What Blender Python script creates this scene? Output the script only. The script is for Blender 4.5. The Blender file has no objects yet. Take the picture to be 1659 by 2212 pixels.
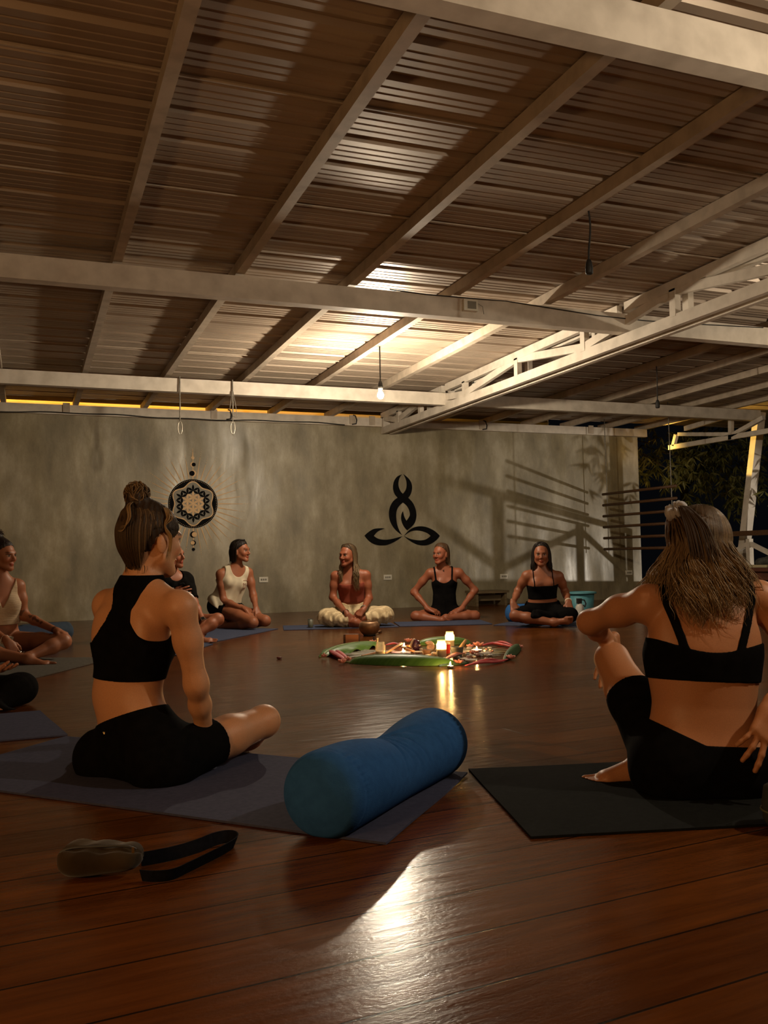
import bpy, bmesh, math, random
import numpy as np
from mathutils import Vector, Matrix
SC = bpy.context.scene
COL = SC.collection
random.seed(7)
RNG = np.random.default_rng(7)

# ------------------------------------------------------------------ camera
# Building axes: +X runs along the concrete wall, +Y towards it, Z up, the camera above the origin.
F_PX, CAM_H = 1960.0, 0.72
PITCH, ROLL, YAW = math.radians(2.92), math.radians(-1.05), math.radians(21.5)
CX, CY = 829.5, 1106.0
_F = np.array([math.sin(YAW) * math.cos(PITCH), math.cos(YAW) * math.cos(PITCH), math.sin(PITCH)])
_R0 = np.array([math.cos(YAW), -math.sin(YAW), 0.0])
_U0 = np.cross(_R0, _F)
_R = math.cos(ROLL) * _R0 + math.sin(ROLL) * _U0
_U = -math.sin(ROLL) * _R0 + math.cos(ROLL) * _U0
CAM = np.array([0.0, 0.0, CAM_H])
cam_data = bpy.data.cameras.new('camera')
cam_data.sensor_fit = 'HORIZONTAL'
cam_data.sensor_width = 36.0
cam_data.lens = F_PX / 1659.0 * 36.0
cam_data.clip_start = 0.05
cam = bpy.data.objects.new('camera', cam_data)
COL.objects.link(cam)
m = Matrix(((_R[0], _U[0], -_F[0], 0), (_R[1], _U[1], -_F[1], 0), (_R[2], _U[2], -_F[2], CAM_H), (0, 0, 0, 1)))
cam.matrix_world = m
SC.camera = cam


def at(px, py, d):
    """world point seen at photo pixel (px, py) at distance d along the view axis (metres)"""
    return CAM + (_F + _R * (px - CX) / F_PX - _U * (py - CY) / F_PX) * d


def on_floor(px, py, z=0.0):
    r = _F + _R * (px - CX) / F_PX - _U * (py - CY) / F_PX
    return CAM + r * (z - CAM_H) / r[2]


def on_wall(px, py, y=12.2):
    r = _F + _R * (px - CX) / F_PX - _U * (py - CY) / F_PX
    return CAM + r * y / r[1]


def on_x(px, py, x):
    r = _F + _R * (px - CX) / F_PX - _U * (py - CY) / F_PX
    return CAM + r * x / r[0]


# ------------------------------------------------------------------ exposure, world, lights
SC.view_settings.view_transform = 'Standard'
SC.view_settings.look = 'None'
SC.view_settings.gamma = 1.0
SC.view_settings.use_curve_mapping = False
SC.view_settings.exposure = 2.2
try:
    SC.cycles.use_denoising = True
    SC.cycles.max_bounces = 7
    SC.cycles.diffuse_bounces = 4
    SC.cycles.glossy_bounces = 3
    SC.cycles.transparent_max_bounces = 12
    SC.cycles.sample_clamp_indirect = 3.0
    SC.cycles.caustics_reflective = False
    SC.cycles.caustics_refractive = False
except Exception:
    pass
world = bpy.data.worlds.new('night_sky')
SC.world = world
world.use_nodes = True
world.node_tree.nodes['Background'].inputs[0].default_value = (0.55, 0.6, 0.8, 1)
world.node_tree.nodes['Background'].inputs[1].default_value = 0.0006

BULB_STRENGTH = 1080.0      # the lit bulb over the circle
SIDE_BULB_STRENGTH = 340.0
REAR_BULB_STRENGTH = 540.0   # bulbs of the same row of fittings, right of and behind the photographer
BULB_COLOUR = (1.0, 0.84, 0.62)
FLAME_STRENGTH = 270.0
FILL_LAMP = (-2.0, 0.4, 1.1)   # added fill lamp, unseen, left of the photographer; warms skin and ceiling
FILL_LAMP_COLOUR = (1.0, 0.55, 0.22)
FILL_LAMP_STRENGTH = 30.0


def lamp(name, kind, loc, power, colour, size=0.05, target=None, spot=None, blend=0.3):
    ld = bpy.data.lights.new(name, kind)
    ld.energy = power
    ld.color = colour
    ld.shadow_soft_size = size
    if spot:
        ld.spot_size = math.radians(spot)
        ld.spot_blend = blend
    o = bpy.data.objects.new(name, ld)
    o.location = loc
    if target is not None:
        o.rotation_euler = (Vector(target) - Vector(loc)).to_track_quat('-Z', 'Y').to_euler()
    COL.objects.link(o)
    return o


# garden floodlight standing low beside the deck: throws the railing's shadow on the wall
lamp('garden_floodlight', 'SPOT', (13.0, 4.6, 0.14), 155, (1.0, 0.88, 0.72), 0.05, (8.25, 12.2, 1.0), 27, 0.45)
# amber garden lamps beyond the wall and by the trees
for lx_, lp_ in ((-2.4, 85), (-0.2, 85), (2.0, 75), (4.3, 24)):
    lamp('eave_lamp_light', 'SPOT', (lx_, 12.95, 1.3), lp_, (1.0, 0.50, 0.08), 0.06, (lx_ + 0.15, 13.8, 3.0), 120, 0.6)
lamp('garden_lamp_light', 'SPOT', (9.19, 12.95, 2.30), 300, (1.0, 0.60, 0.12), 0.02, (9.47, 11.75, 2.40), 30, 0.15)
lamp('garden_lamp_light', 'POINT', (9.6, 13.2, 1.2), 2.0, (1.0, 0.62, 0.14), 0.06)

# ------------------------------------------------------------------ materials
MATS = {}


def nodes_of(name):
    mt = bpy.data.materials.new(name)
    mt.use_nodes = True
    nt = mt.node_tree
    return mt, nt, nt.nodes['Principled BSDF'], nt.nodes, nt.links


def setb(b, colour=None, rough=None, metal=None, spec=None, sheen=None, coat=None):
    if colour is not None:
        b.inputs['Base Color'].default_value = (*colour, 1)
    if rough is not None:
        b.inputs['Roughness'].default_value = rough
    if metal is not None:
        b.inputs['Metallic'].default_value = metal
    if spec is not None:
        b.inputs['Specular IOR Level'].default_value = spec
    if sheen is not None:
        b.inputs['Sheen Weight'].default_value = sheen
    if coat is not None:
        b.inputs['Coat Weight'].default_value = coat


def mat(name, c1, c2=None, scale=8.0, rough=0.6, metal=0.0, spec=0.4, bump=0.0, stretch=(1, 1, 1), detail=5.0,
        lo=0.35, hi=0.65, bump_scale=None, rough2=None, sheen=0.0, coat=0.0):
    """plain procedural material: two colours mixed by noise, optional bump"""
    if name in MATS:
        return MATS[name]
    mt, nt, b, N, L = nodes_of(name)
    setb(b, c1, rough, metal, spec, sheen, coat)
    tc = N.new('ShaderNodeTexCoord')
    mp = N.new('ShaderNodeMapping')
    mp.inputs['Scale'].default_value = stretch
    L.new(tc.outputs['Object'], mp.inputs[0])
    nz = N.new('ShaderNodeTexNoise')
    nz.inputs['Scale'].default_value = scale
    nz.inputs['Detail'].default_value = detail
    L.new(mp.outputs[0], nz.inputs['Vector'])
    if c2 is not None:
        rp = N.new('ShaderNodeValToRGB')
        rp.color_ramp.elements[0].position = lo
        rp.color_ramp.elements[1].position = hi
        rp.color_ramp.elements[0].color = (*c1, 1)
        rp.color_ramp.elements[1].color = (*c2, 1)
        L.new(nz.outputs['Fac'], rp.inputs[0])
        L.new(rp.outputs[0], b.inputs['Base Color'])
    if rough2 is not None:
        mr = N.new('ShaderNodeMapRange')
        mr.inputs['From Min'].default_value = lo
        mr.inputs['From Max'].default_value = hi
        mr.inputs['To Min'].default_value = rough
        mr.inputs['To Max'].default_value = rough2
        L.new(nz.outputs['Fac'], mr.inputs['Value'])
        L.new(mr.outputs[0], b.inputs['Roughness'])
    if bump > 0:
        bp = N.new('ShaderNodeBump')
        bp.inputs['Strength'].default_value = bump
        bp.inputs['Distance'].default_value = 0.01
        if bump_scale:
            n2 = N.new('ShaderNodeTexNoise')
            n2.inputs['Scale'].default_value = bump_scale
            n2.inputs['Detail'].default_value = 4
            L.new(mp.outputs[0], n2.inputs['Vector'])
            L.new(n2.outputs['Fac'], bp.inputs['Height'])
        else:
            L.new(nz.outputs['Fac'], bp.inputs['Height'])
        L.new(bp.outputs[0], b.inputs['Normal'])
    MATS[name] = mt
    return mt


def glow(name, colour, strength):
    if name in MATS:
        return MATS[name]
    mt, nt, b, N, L = nodes_of(name)
    setb(b, colour, 0.5)
    b.inputs['Emission Color'].default_value = (*colour, 1)
    b.inputs['Emission Strength'].default_value = strength
    MATS[name] = mt
    return mt


def vcol_mat(name, rough=0.5, spec=0.4, bump=0.0, bump_scale=200.0, streak=0.0, sss=0.0):
    """material whose colour is the surface's own colour attribute (skin, hair)"""
    if name in MATS:
        return MATS[name]
    mt, nt, b, N, L = nodes_of(name)
    setb(b, None, rough, 0.0, spec)
    at_ = N.new('ShaderNodeAttribute')
    at_.attribute_name = 'Col'
    tc = N.new('ShaderNodeTexCoord')
    nz = N.new('ShaderNodeTexNoise')
    nz.inputs['Scale'].default_value = bump_scale
    L.new(tc.outputs['Object'], nz.inputs['Vector'])
    mx = N.new('ShaderNodeMix')
    mx.data_type = 'RGBA'
    mx.blend_type = 'MULTIPLY'
    mx.inputs['Factor'].default_value = 0.25 if streak == 0 else streak
    L.new(at_.outputs['Color'], mx.inputs[6])
    L.new(nz.outputs['Fac'], mx.inputs[7])
    L.new(mx.outputs[2], b.inputs['Base Color'])
    if sss:
        b.inputs['Subsurface Weight'].default_value = sss
        b.inputs['Subsurface Radius'].default_value = (0.02, 0.007, 0.004)
        b.inputs['Subsurface Scale'].default_value = 0.5
    if bump:
        bp = N.new('ShaderNodeBump')
        bp.inputs['Strength'].default_value = bump
        bp.inputs['Distance'].default_value = 0.003
        L.new(nz.outputs['Fac'], bp.inputs['Height'])
        L.new(bp.outputs[0], b.inputs['Normal'])
    MATS[name] = mt
    return mt


# ------------------------------------------------------------------ object helpers
def tag(o, label=None, cat=None, group=None, kind=None):
    if label: o['label'] = label
    if cat: o['category'] = cat
    if group: o['group'] = group
    if kind: o['kind'] = kind
    return o


def link_mesh(name, verts, faces, material, parent=None, smooth=False, cols=None):
    me = bpy.data.meshes.new(name)
    me.from_pydata([tuple(map(float, v)) for v in verts], [], [tuple(map(int, f)) for f in faces])
    me.materials.append(material)
    if smooth:
        me.polygons.foreach_set('use_smooth', np.ones(len(me.polygons), dtype=bool))
    if cols is not None:
        a = me.color_attributes.new('Col', 'FLOAT_COLOR', 'POINT')
        c = np.ones((len(verts), 4), np.float32)
        c[:, :3] = cols
        a.data.foreach_set('color', c.ravel())
    me.update()
    o = bpy.data.objects.new(name, me)
    COL.objects.link(o)
    if parent is not None:
        o.parent = parent
        o.matrix_parent_inverse = parent.matrix_world.inverted()
    return o


def link_bm(name, bm, material, parent=None, smooth=False, bevel=0.0):
    if bevel > 0:
        bmesh.ops.bevel(bm, geom=[e for e in bm.edges if e.calc_face_angle(0) > 0.6], offset=bevel, segments=2, affect='EDGES', profile=0.6)
    bmesh.ops.recalc_face_normals(bm, faces=bm.faces)
    me = bpy.data.meshes.new(name)
    bm.to_mesh(me)
    bm.free()
    me.materials.append(material)
    if smooth:
        me.polygons.foreach_set('use_smooth', np.ones(len(me.polygons), dtype=bool))
    o = bpy.data.objects.new(name, me)
    COL.objects.link(o)
    if parent is not None:
        o.parent = parent
        o.matrix_parent_inverse = parent.matrix_world.inverted()
    return o


def thing(name, label, cat, loc=(0, 0, 0), group=None, kind=None):
    o = bpy.data.objects.new(name, None)
    o.empty_display_size = 0.1
    o.location = Vector([float(v) for v in loc])
    COL.objects.link(o)
    o.matrix_world = Matrix.Translation(o.location)
    return tag(o, label, cat, group, kind)


def box(bm, lo, hi, M=None):
    vs = []
    for x in (lo[0], hi[0]):
        for y in (lo[1], hi[1]):
            for z in (lo[2], hi[2]):
                v = Vector((x, y, z))
                vs.append(bm.verts.new(M @ v if M else v))
    for f in ((0, 1, 3, 2), (4, 6, 7, 5), (0, 4, 5, 1), (2, 3, 7, 6), (0, 2, 6, 4), (1, 5, 7, 3)):
        bm.faces.new([vs[i] for i in f])
    return bm


def bar(bm, a, b, w, h, up=(0, 0, 1)):
    """rectangular bar from a to b, w wide (sideways) and h high"""
    a, b = Vector([float(v) for v in a]), Vector([float(v) for v in b])
    d = (b - a).normalized()
    s = d.cross(Vector(up)).normalized()
    t = s.cross(d).normalized()
    vs = []
    for p in (a, b):
        for sx, sz in ((-1, -1), (1, -1), (1, 1), (-1, 1)):
            vs.append(bm.verts.new(p + s * (sx * w / 2) + t * (sz * h / 2)))
    for f in ((3, 2, 1, 0), (4, 5, 6, 7), (0, 1, 5, 4), (1, 2, 6, 5), (2, 3, 7, 6), (3, 0, 4, 7)):
        bm.faces.new([vs[i] for i in f])
    return bm


def tube(bm, pts, r, seg=8, cap=True):
    """round tube through pts; r a number or a list"""
    pts = [Vector([float(v) for v in p]) for p in pts]
    n = len(pts)
    rr = r if hasattr(r, '__len__') else [r] * n
    rings = []
    ref = None
    for i, p in enumerate(pts):
        d = (pts[min(i + 1, n - 1)] - pts[max(i - 1, 0)])
        d = d.normalized() if d.length > 1e-9 else Vector((0, 0, 1))
        if ref is None:
            ref = d.orthogonal().normalized()
        ref = (ref - d * ref.dot(d))
        ref = ref.normalized() if ref.length > 1e-6 else d.orthogonal().normalized()
        s = d.cross(ref)
        rings.append([bm.verts.new(p + (ref * math.cos(2 * math.pi * k / seg) + s * math.sin(2 * math.pi * k / seg)) * rr[i]) for k in range(seg)])
    for i in range(n - 1):
        for k in range(seg):
            bm.faces.new((rings[i][k], rings[i][(k + 1) % seg], rings[i + 1][(k + 1) % seg], rings[i + 1][k]))
    if cap:
        bm.faces.new(rings[0][::-1])
        bm.faces.new(rings[-1])
    return bm


def lathe(bm, prof, c, seg=20, axis=None):
    """profile [(r, z)] turned round the vertical through c"""
    c = Vector([float(v) for v in c])
    rings = []
    for r, z in prof:
        if r < 1e-6:
            rings.append([bm.verts.new(c + Vector((0, 0, z)))])
        else:
            rings.append([bm.verts.new(c + Vector((r * math.cos(2 * math.pi * k / seg), r * math.sin(2 * math.pi * k / seg), z))) for k in range(seg)])
    for a, b in zip(rings[:-1], rings[1:]):
        for k in range(seg):
            k2 = (k + 1) % seg
            if len(a) == 1 and len(b) == 1:
                continue
            if len(a) == 1:
                bm.faces.new((a[0], b[k2], b[k]))
            elif len(b) == 1:
                bm.faces.new((a[k], a[k2], b[0]))
            else:
                bm.faces.new((a[k], a[k2], b[k2], b[k]))
    return bm


def blob(bm, c, rx, ry, rz, seed=0, rough=0.15, sub=2, M=None):
    """lumpy pebble"""
    rnd = random.Random(seed)
    tmp = bmesh.new()
    bmesh.ops.create_icosphere(tmp, subdivisions=sub, radius=1)
    k = [Vector((rnd.uniform(-1, 1), rnd.uniform(-1, 1), rnd.uniform(-1, 1))) * 3 for _ in range(4)]
    mp = {}
    for v in tmp.verts:
        s = 1 + rough * sum(math.sin(v.co.dot(q) + i) for i, q in enumerate(k)) / 2
        p = Vector((v.co.x * rx, v.co.y * ry, v.co.z * rz)) * s
        if M: p = M @ p
        mp[v] = bm.verts.new(Vector([float(q) for q in c]) + p)
    for f in tmp.faces:
        bm.faces.new([mp[v] for v in f.verts])
    tmp.free()
    return bm


def new():
    return bmesh.new()
# ================================================================== THE SETTING
def floor_material():
    mt, nt, b, N, L = nodes_of('varnished_plank_floor')
    setb(b, (0.16, 0.06, 0.02), 0.3, 0, 0.09)
    tc = N.new('ShaderNodeTexCoord')
    mp = N.new('ShaderNodeMapping')
    mp.inputs['Rotation'].default_value = (0, 0, math.radians(-5))
    L.new(tc.outputs['Object'], mp.inputs[0])
    br = N.new('ShaderNodeTexBrick')
    br.inputs['Scale'].default_value = 1.0
    br.inputs['Brick Width'].default_value = 3.4
    br.inputs['Row Height'].default_value = 0.19
    br.inputs['Mortar Size'].default_value = 0.0032
    br.inputs['Mortar Smooth'].default_value = 0.3
    br.inputs['Color1'].default_value = (0.122, 0.039, 0.008, 1)
    br.inputs['Color2'].default_value = (0.072, 0.022, 0.0045, 1)
    br.inputs['Mortar'].default_value = (0.012, 0.006, 0.003, 1)
    br.offset = 0.37
    L.new(mp.outputs[0], br.inputs['Vector'])
    st = N.new('ShaderNodeMapping')
    st.inputs['Scale'].default_value = (1.1, 11, 1)
    L.new(mp.outputs[0], st.inputs[0])
    nz = N.new('ShaderNodeTexNoise')
    nz.inputs['Scale'].default_value = 2.2
    nz.inputs['Detail'].default_value = 9
    nz.inputs['Roughness'].default_value = 0.65
    L.new(st.outputs[0], nz.inputs['Vector'])
    rp = N.new('ShaderNodeValToRGB')
    rp.color_ramp.elements[0].position = 0.3
    rp.color_ramp.elements[1].position = 0.75
    rp.color_ramp.elements[0].color = (0.5, 0.45, 0.42, 1)
    rp.color_ramp.elements[1].color = (1.35, 1.3, 1.2, 1)
    L.new(nz.outputs['Fac'], rp.inputs[0])
    mx = N.new('ShaderNodeMix')
    mx.data_type = 'RGBA'
    mx.blend_type = 'MULTIPLY'
    mx.inputs['Factor'].default_value = 0.85
    L.new(br.outputs['Color'], mx.inputs[6])
    L.new(rp.outputs[0], mx.inputs[7])
    L.new(mx.outputs[2], b.inputs['Base Color'])
    # worn varnish: gloss comes and goes along the boards
    n3 = N.new('ShaderNodeTexNoise')
    n3.inputs['Scale'].default_value = 5
    n3.inputs['Detail'].default_value = 8
    L.new(st.outputs[0], n3.inputs['Vector'])
    mr = N.new('ShaderNodeMapRange')
    mr.inputs['From Min'].default_value = 0.3
    mr.inputs['From Max'].default_value = 0.7
    mr.inputs['To Min'].default_value = 0.13
    mr.inputs['To Max'].default_value = 0.27
    L.new(n3.outputs['Fac'], mr.inputs['Value'])
    L.new(mr.outputs[0], b.inputs['Roughness'])
    # height: board gaps, grain and a fine pebbled varnish
    n4 = N.new('ShaderNodeTexNoise')
    n4.inputs['Scale'].default_value = 105
    n4.inputs['Detail'].default_value = 6
    mp4 = N.new('ShaderNodeMapping')
    mp4.inputs['Scale'].default_value = (0.8, 1.3, 1)
    L.new(mp.outputs[0], mp4.inputs[0])
    L.new(mp4.outputs[0], n4.inputs['Vector'])
    ma = N.new('ShaderNodeMath')
    ma.operation = 'MULTIPLY_ADD'
    ma.inputs[1].default_value = 0.6
    L.new(n4.outputs['Fac'], ma.inputs[0])
    L.new(nz.outputs['Fac'], ma.inputs[2])
    ms = N.new('ShaderNodeMath')
    ms.operation = 'SUBTRACT'
    L.new(ma.outputs[0], ms.inputs[0])
    L.new(br.outputs['Fac'], ms.inputs[1])
    bp = N.new('ShaderNodeBump')
    bp.inputs['Strength'].default_value = 0.34
    bp.inputs['Distance'].default_value = 0.0022
    L.new(ms.outputs[0], bp.inputs['Height'])
    L.new(bp.outputs[0], b.inputs['Normal'])
    return mt


def wall_material():
    mt, nt, b, N, L = nodes_of('trowelled_concrete')
    setb(b, (0.25, 0.21, 0.13), 0.5, 0, 0.75)
    tc = N.new('ShaderNodeTexCoord')
    mp = N.new('ShaderNodeMapping')
    mp.inputs['Scale'].default_value = (1.0, 1.0, 0.45)
    L.new(tc.outputs['Object'], mp.inputs[0])
    nz = N.new('ShaderNodeTexNoise')
    nz.inputs['Scale'].default_value = 2.3
    nz.inputs['Detail'].default_value = 10
    nz.inputs['Roughness'].default_value = 0.68
    L.new(mp.outputs[0], nz.inputs['Vector'])
    rp = N.new('ShaderNodeValToRGB')
    cr = rp.color_ramp
    cr.elements[0].position = 0.36
    cr.elements[0].color = (0.185, 0.154, 0.092, 1)
    cr.elements[1].position = 0.66
    cr.elements[1].color = (0.43, 0.38, 0.275, 1)
    e = cr.elements.new(0.5)
    e.color = (0.278, 0.236, 0.148, 1)
    L.new(nz.outputs['Fac'], rp.inputs[0])
    # rain runs: narrow vertical streaks
    mp2 = N.new('ShaderNodeMapping')
    mp2.inputs['Scale'].default_value = (1.9, 1.9, 0.42)
    L.new(tc.outputs['Object'], mp2.inputs[0])
    n2 = N.new('ShaderNodeTexNoise')
    n2.inputs['Scale'].default_value = 1.5
    n2.inputs['Detail'].default_value = 7
    n2.inputs['Roughness'].default_value = 0.55
    L.new(mp2.outputs[0], n2.inputs['Vector'])
    r2 = N.new('ShaderNodeValToRGB')
    r2.color_ramp.elements[0].position = 0.3
    r2.color_ramp.elements[0].color = (0.74, 0.72, 0.68, 1)
    r2.color_ramp.elements[1].position = 0.62
    r2.color_ramp.elements[1].color = (1.04, 1.03, 1.0, 1)
    L.new(n2.outputs['Fac'], r2.inputs[0])
    mx = N.new('ShaderNodeMix')
    mx.data_type = 'RGBA'
    mx.blend_type = 'MULTIPLY'
    mx.inputs['Factor'].default_value = 0.8
    L.new(rp.outputs[0], mx.inputs[6])
    L.new(r2.outputs[0], mx.inputs[7])
    L.new(mx.outputs[2], b.inputs['Base Color'])
    mr = N.new('ShaderNodeMapRange')
    mr.inputs['From Min'].default_value = 0.38
    mr.inputs['From Max'].default_value = 0.62
    mr.inputs['To Min'].default_value = 0.58
    mr.inputs['To Max'].default_value = 0.30
    L.new(n2.outputs['Fac'], mr.inputs['Value'])
    L.new(mr.outputs[0], b.inputs['Roughness'])
    ad = N.new('ShaderNodeMath')
    ad.operation = 'ADD'
    L.new(nz.outputs['Fac'], ad.inputs[0])
    L.new(n2.outputs['Fac'], ad.inputs[1])
    bp = N.new('ShaderNodeBump')
    bp.inputs['Strength'].default_value = 0.45
    bp.inputs['Distance'].default_value = 0.012
    L.new(ad.outputs[0], bp.inputs['Height'])
    L.new(bp.outputs[0], b.inputs['Normal'])
    return mt


M_FLOOR = floor_material()
M_WALL = wall_material()
M_STEEL = mat('painted_steel', (0.68, 0.61, 0.52), (0.50, 0.44, 0.365), 7, 0.6, 0, 0.3, 0.08, detail=8, lo=0.4, hi=0.75)
M_PURLIN = mat('dull_painted_steel', (0.50, 0.415, 0.325), (0.36, 0.295, 0.225), 9, 0.6, 0, 0.3, 0.08, detail=8, lo=0.4, hi=0.75)
M_SHEET = mat('galvanised_roof_sheet', (0.41, 0.325, 0.25), (0.32, 0.25, 0.19), 2.5, 0.42, 0.25, 0.5, 0.05, stretch=(0.4, 3, 1), rough2=0.5)
M_BLACK = mat('black_rubber', (0.012, 0.011, 0.010), (0.02, 0.018, 0.016), 30, 0.6)
M_WOOD = mat('brown_wood', (0.12, 0.055, 0.02), (0.07, 0.03, 0.011), 5, 0.5, stretch=(1, 12, 12), bump=0.1)
M_WHITE = mat('white_plastic', (0.72, 0.68, 0.58), (0.66, 0.62, 0.52), 12, 0.4)
M_FASCIA = mat('fascia_board', (0.75, 0.62, 0.38), (0.68, 0.55, 0.33), 3, 0.7, stretch=(0.6, 6, 12))

bm = new()
box(bm, (-5.5, -4.5, -0.12), (9.6, 12.2, 0.0))
tag(link_bm('floor', bm, M_FLOOR), 'brown varnished plank floor', None, None, 'structure')

WALL_Y, WALL_END = 12.2, 9.28
bm = new()
box(bm, (-5.5, WALL_Y, -0.12), (WALL_END, WALL_Y + 0.16, 2.63))
tag(link_bm('wall_back', bm, M_WALL), 'grey brown trowelled concrete wall behind the circle', None, None, 'structure')
bm = new()
box(bm, (-5.65, -4.5, -0.12), (-5.5, WALL_Y + 0.16, 2.74))
tag(link_bm('wall_left', bm, M_WALL), 'concrete side wall left of the frame', None, None, 'structure')
bm = new()
box(bm, (-5.5, -4.65, -0.12), (9.6, -4.5, 2.9))
tag(link_bm('wall_front', bm, M_WALL), 'concrete wall behind the photographer', None, None, 'structure')


# corrugated roof sheets: main ribs every 0.31 m with three small ridges between, running along X
def roof_z(y):
    return 2.745 + 0.01 * (12.2 - y)


prof = []
y = -4.6
while y < 12.0:
    for dy, dz in ((0.0, 0.0), (0.045, 0.0), (0.049, 0.0045), (0.059, 0.0045), (0.063, 0.0), (0.105, 0.0), (0.109, 0.0045), (0.119, 0.0045), (0.123, 0.0),
                   (0.165, 0.0), (0.169, 0.0045), (0.179, 0.0045), (0.183, 0.0), (0.225, 0.0), (0.241, 0.027), (0.287, 0.027), (0.303, 0.0)):
        prof.append((y + dy, dz))
    y += 0.31
xs = [-5.6, -2, 1.0, 4.0, 7.0, 10.6, 13.6]
vs, fs = [], []
for x in xs:
    for (yy, dz) in prof:
        vs.append((x, yy, roof_z(yy) + 0.088 + dz))
n = len(prof)
for i in range(len(xs) - 1):
    for j in range(n - 1):
        a = i * n + j
        fs.append((a, a + 1, a + n + 1, a + n))
tag(link_mesh('ceiling', vs, fs, M_SHEET), 'corrugated metal roof sheets seen from below', None, None, 'structure')
# the sheets' lap joints: a dark lip where one sheet overlaps the next
bm = new()
for yl in (0.9, 4.02, 5.25, 7.05, 9.22, 11.4):
    box(bm, (-5.6, yl, roof_z(yl) + 0.078), (10.6, yl + 0.012, roof_z(yl) + 0.086))
tag(link_bm('trim_1', bm, M_PURLIN), 'lap joints of the roof sheets', None, None, 'structure')

# purlins under the sheets, running towards the wall
PURLINS = [-4.6, -3.74, -2.87, -2.0, -1.14, -0.28, 0.58, 1.44, 2.31, 3.18, 4.02, 5.70, 6.53, 7.26, 7.98, 8.70, 9.42]
for x in PURLINS:
    bm = new()
    y0, y1 = (-4.4, 12.42)
    a, b_ = (x, y0, roof_z(y0) + 0.043), (x, y1, roof_z(y1) + 0.043)
    bar(bm, a, b_, 0.062, 0.082)
    o = link_bm('roof_purlin', bm, M_PURLIN, bevel=0.004)
    tag(o, 'steel purlin under the roof sheets running towards the concrete wall', 'beam', 'roof purlins', 'structure')

# girders across the purlins
for nm, y0, zt, zb, x0, x1, lab in (
        ('g0', 2.72, 2.795, 2.625, -5.5, 9.6, 'pale steel girder nearest the camera, crossing the top right corner'),
        ('g1', 6.40, 2.785, 2.62, -5.5, 9.6, 'pale steel girder with a socket box, second from the camera'),
        ('g2', 10.0, 2.735, 2.585, -5.5, 9.75, 'pale steel girder behind the lit bulb, third from the camera')):
    bm = new()
    box(bm, (x0, y0, zb), (x1, y0 + 0.10, zt - 0.002))
    tag(link_bm('roof_girder', bm, M_STEEL, bevel=0.006), lab, 'girder', None, 'structure')

# double steel truss carrying the girders, running to the wall
TR_X = 4.80
tr = thing('roof_truss', 'double steel truss with zigzag web running from top right to the concrete wall', 'truss', (TR_X, 12.15, 2.5), None, 'structure')
nodes = [(12.12, 't'), (11.55, 'b'), (10.8, 't'), (9.5, 'b'), (8.27, 't'), (7.04, 'b'), (5.78, 't'), (4.5, 'b'), (3.25, 't'), (2.0, 'b'), (0.75, 't')]
ZB, ZT = 2.565, 2.81
for k, dx in enumerate((0.0, 0.13)):
    bm = new()
    bar(bm, (TR_X + dx, 0.6, ZB), (TR_X + dx, 12.18, ZB), 0.05, 0.095)
    link_bm('bottom_chord', bm, M_STEEL, tr, bevel=0.004)
    for (ya, yb) in ((0.6, 2.72), (2.82, 6.4), (6.5, 10.0), (10.1, 12.18)):
        bm = new()
        bar(bm, (TR_X + dx, ya, roof_z(ya) + 0.035), (TR_X + dx, yb, roof_z(yb) + 0.035), 0.055, 0.085)
        link_bm('top_chord', bm, M_STEEL, tr, bevel=0.004)
    for (yy, tb) in nodes:
        bm = new()
        bar(bm, (TR_X + dx, yy, ZB + 0.03), (TR_X + dx, yy, roof_z(yy) + 0.01), 0.055, 0.07, up=(0, 1, 0))
        link_bm('web_post', bm, M_STEEL, tr)
    if k == 0:
        for (p, q) in zip(nodes[:-1], nodes[1:]):
            za = ZB + 0.07 if p[1] == 'b' else roof_z(p[0]) + 0.0
            zb = ZB + 0.07 if q[1] == 'b' else roof_z(q[0]) + 0.0
            bm = new()
            bar(bm, (TR_X, p[0], za), (TR_X, q[0], zb), 0.045, 0.075)
            link_bm('diagonal', bm, M_STEEL, tr)

# ledger tube on top of the wall with joint brackets
bm = new()
box(bm, (-5.5, WALL_Y - 0.06, 2.622), (WALL_END + 0.15, WALL_Y + 0.02, 2.745))
tag(link_bm('trim_2', bm, M_STEEL, bevel=0.004), 'steel ledger tube on top of the concrete wall', None, None, 'structure')
bm = new()
for x in (-1.7, 0.42, 2.3, 4.28, 4.58, 6.35, 8.3):
    box(bm, (x, WALL_Y - 0.075, 2.64), (x + 0.085, WALL_Y - 0.055, 2.768))
tag(link_bm('trim_3', bm, M_PURLIN), 'joint plates of the ledger tube', None, None, 'structure')
# fascia outside the gap above the wall, lit by the garden lamps
bm = new()
box(bm, (-6.5, 13.8, 2.5), (8.6, 13.9, 3.6))
box(bm, (-6.5, 13.77, 3.055), (8.6, 13.8, 3.063))
tag(link_bm('trim_4', bm, M_FASCIA), 'fascia board outside the gap above the wall', None, None, 'structure')

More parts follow.
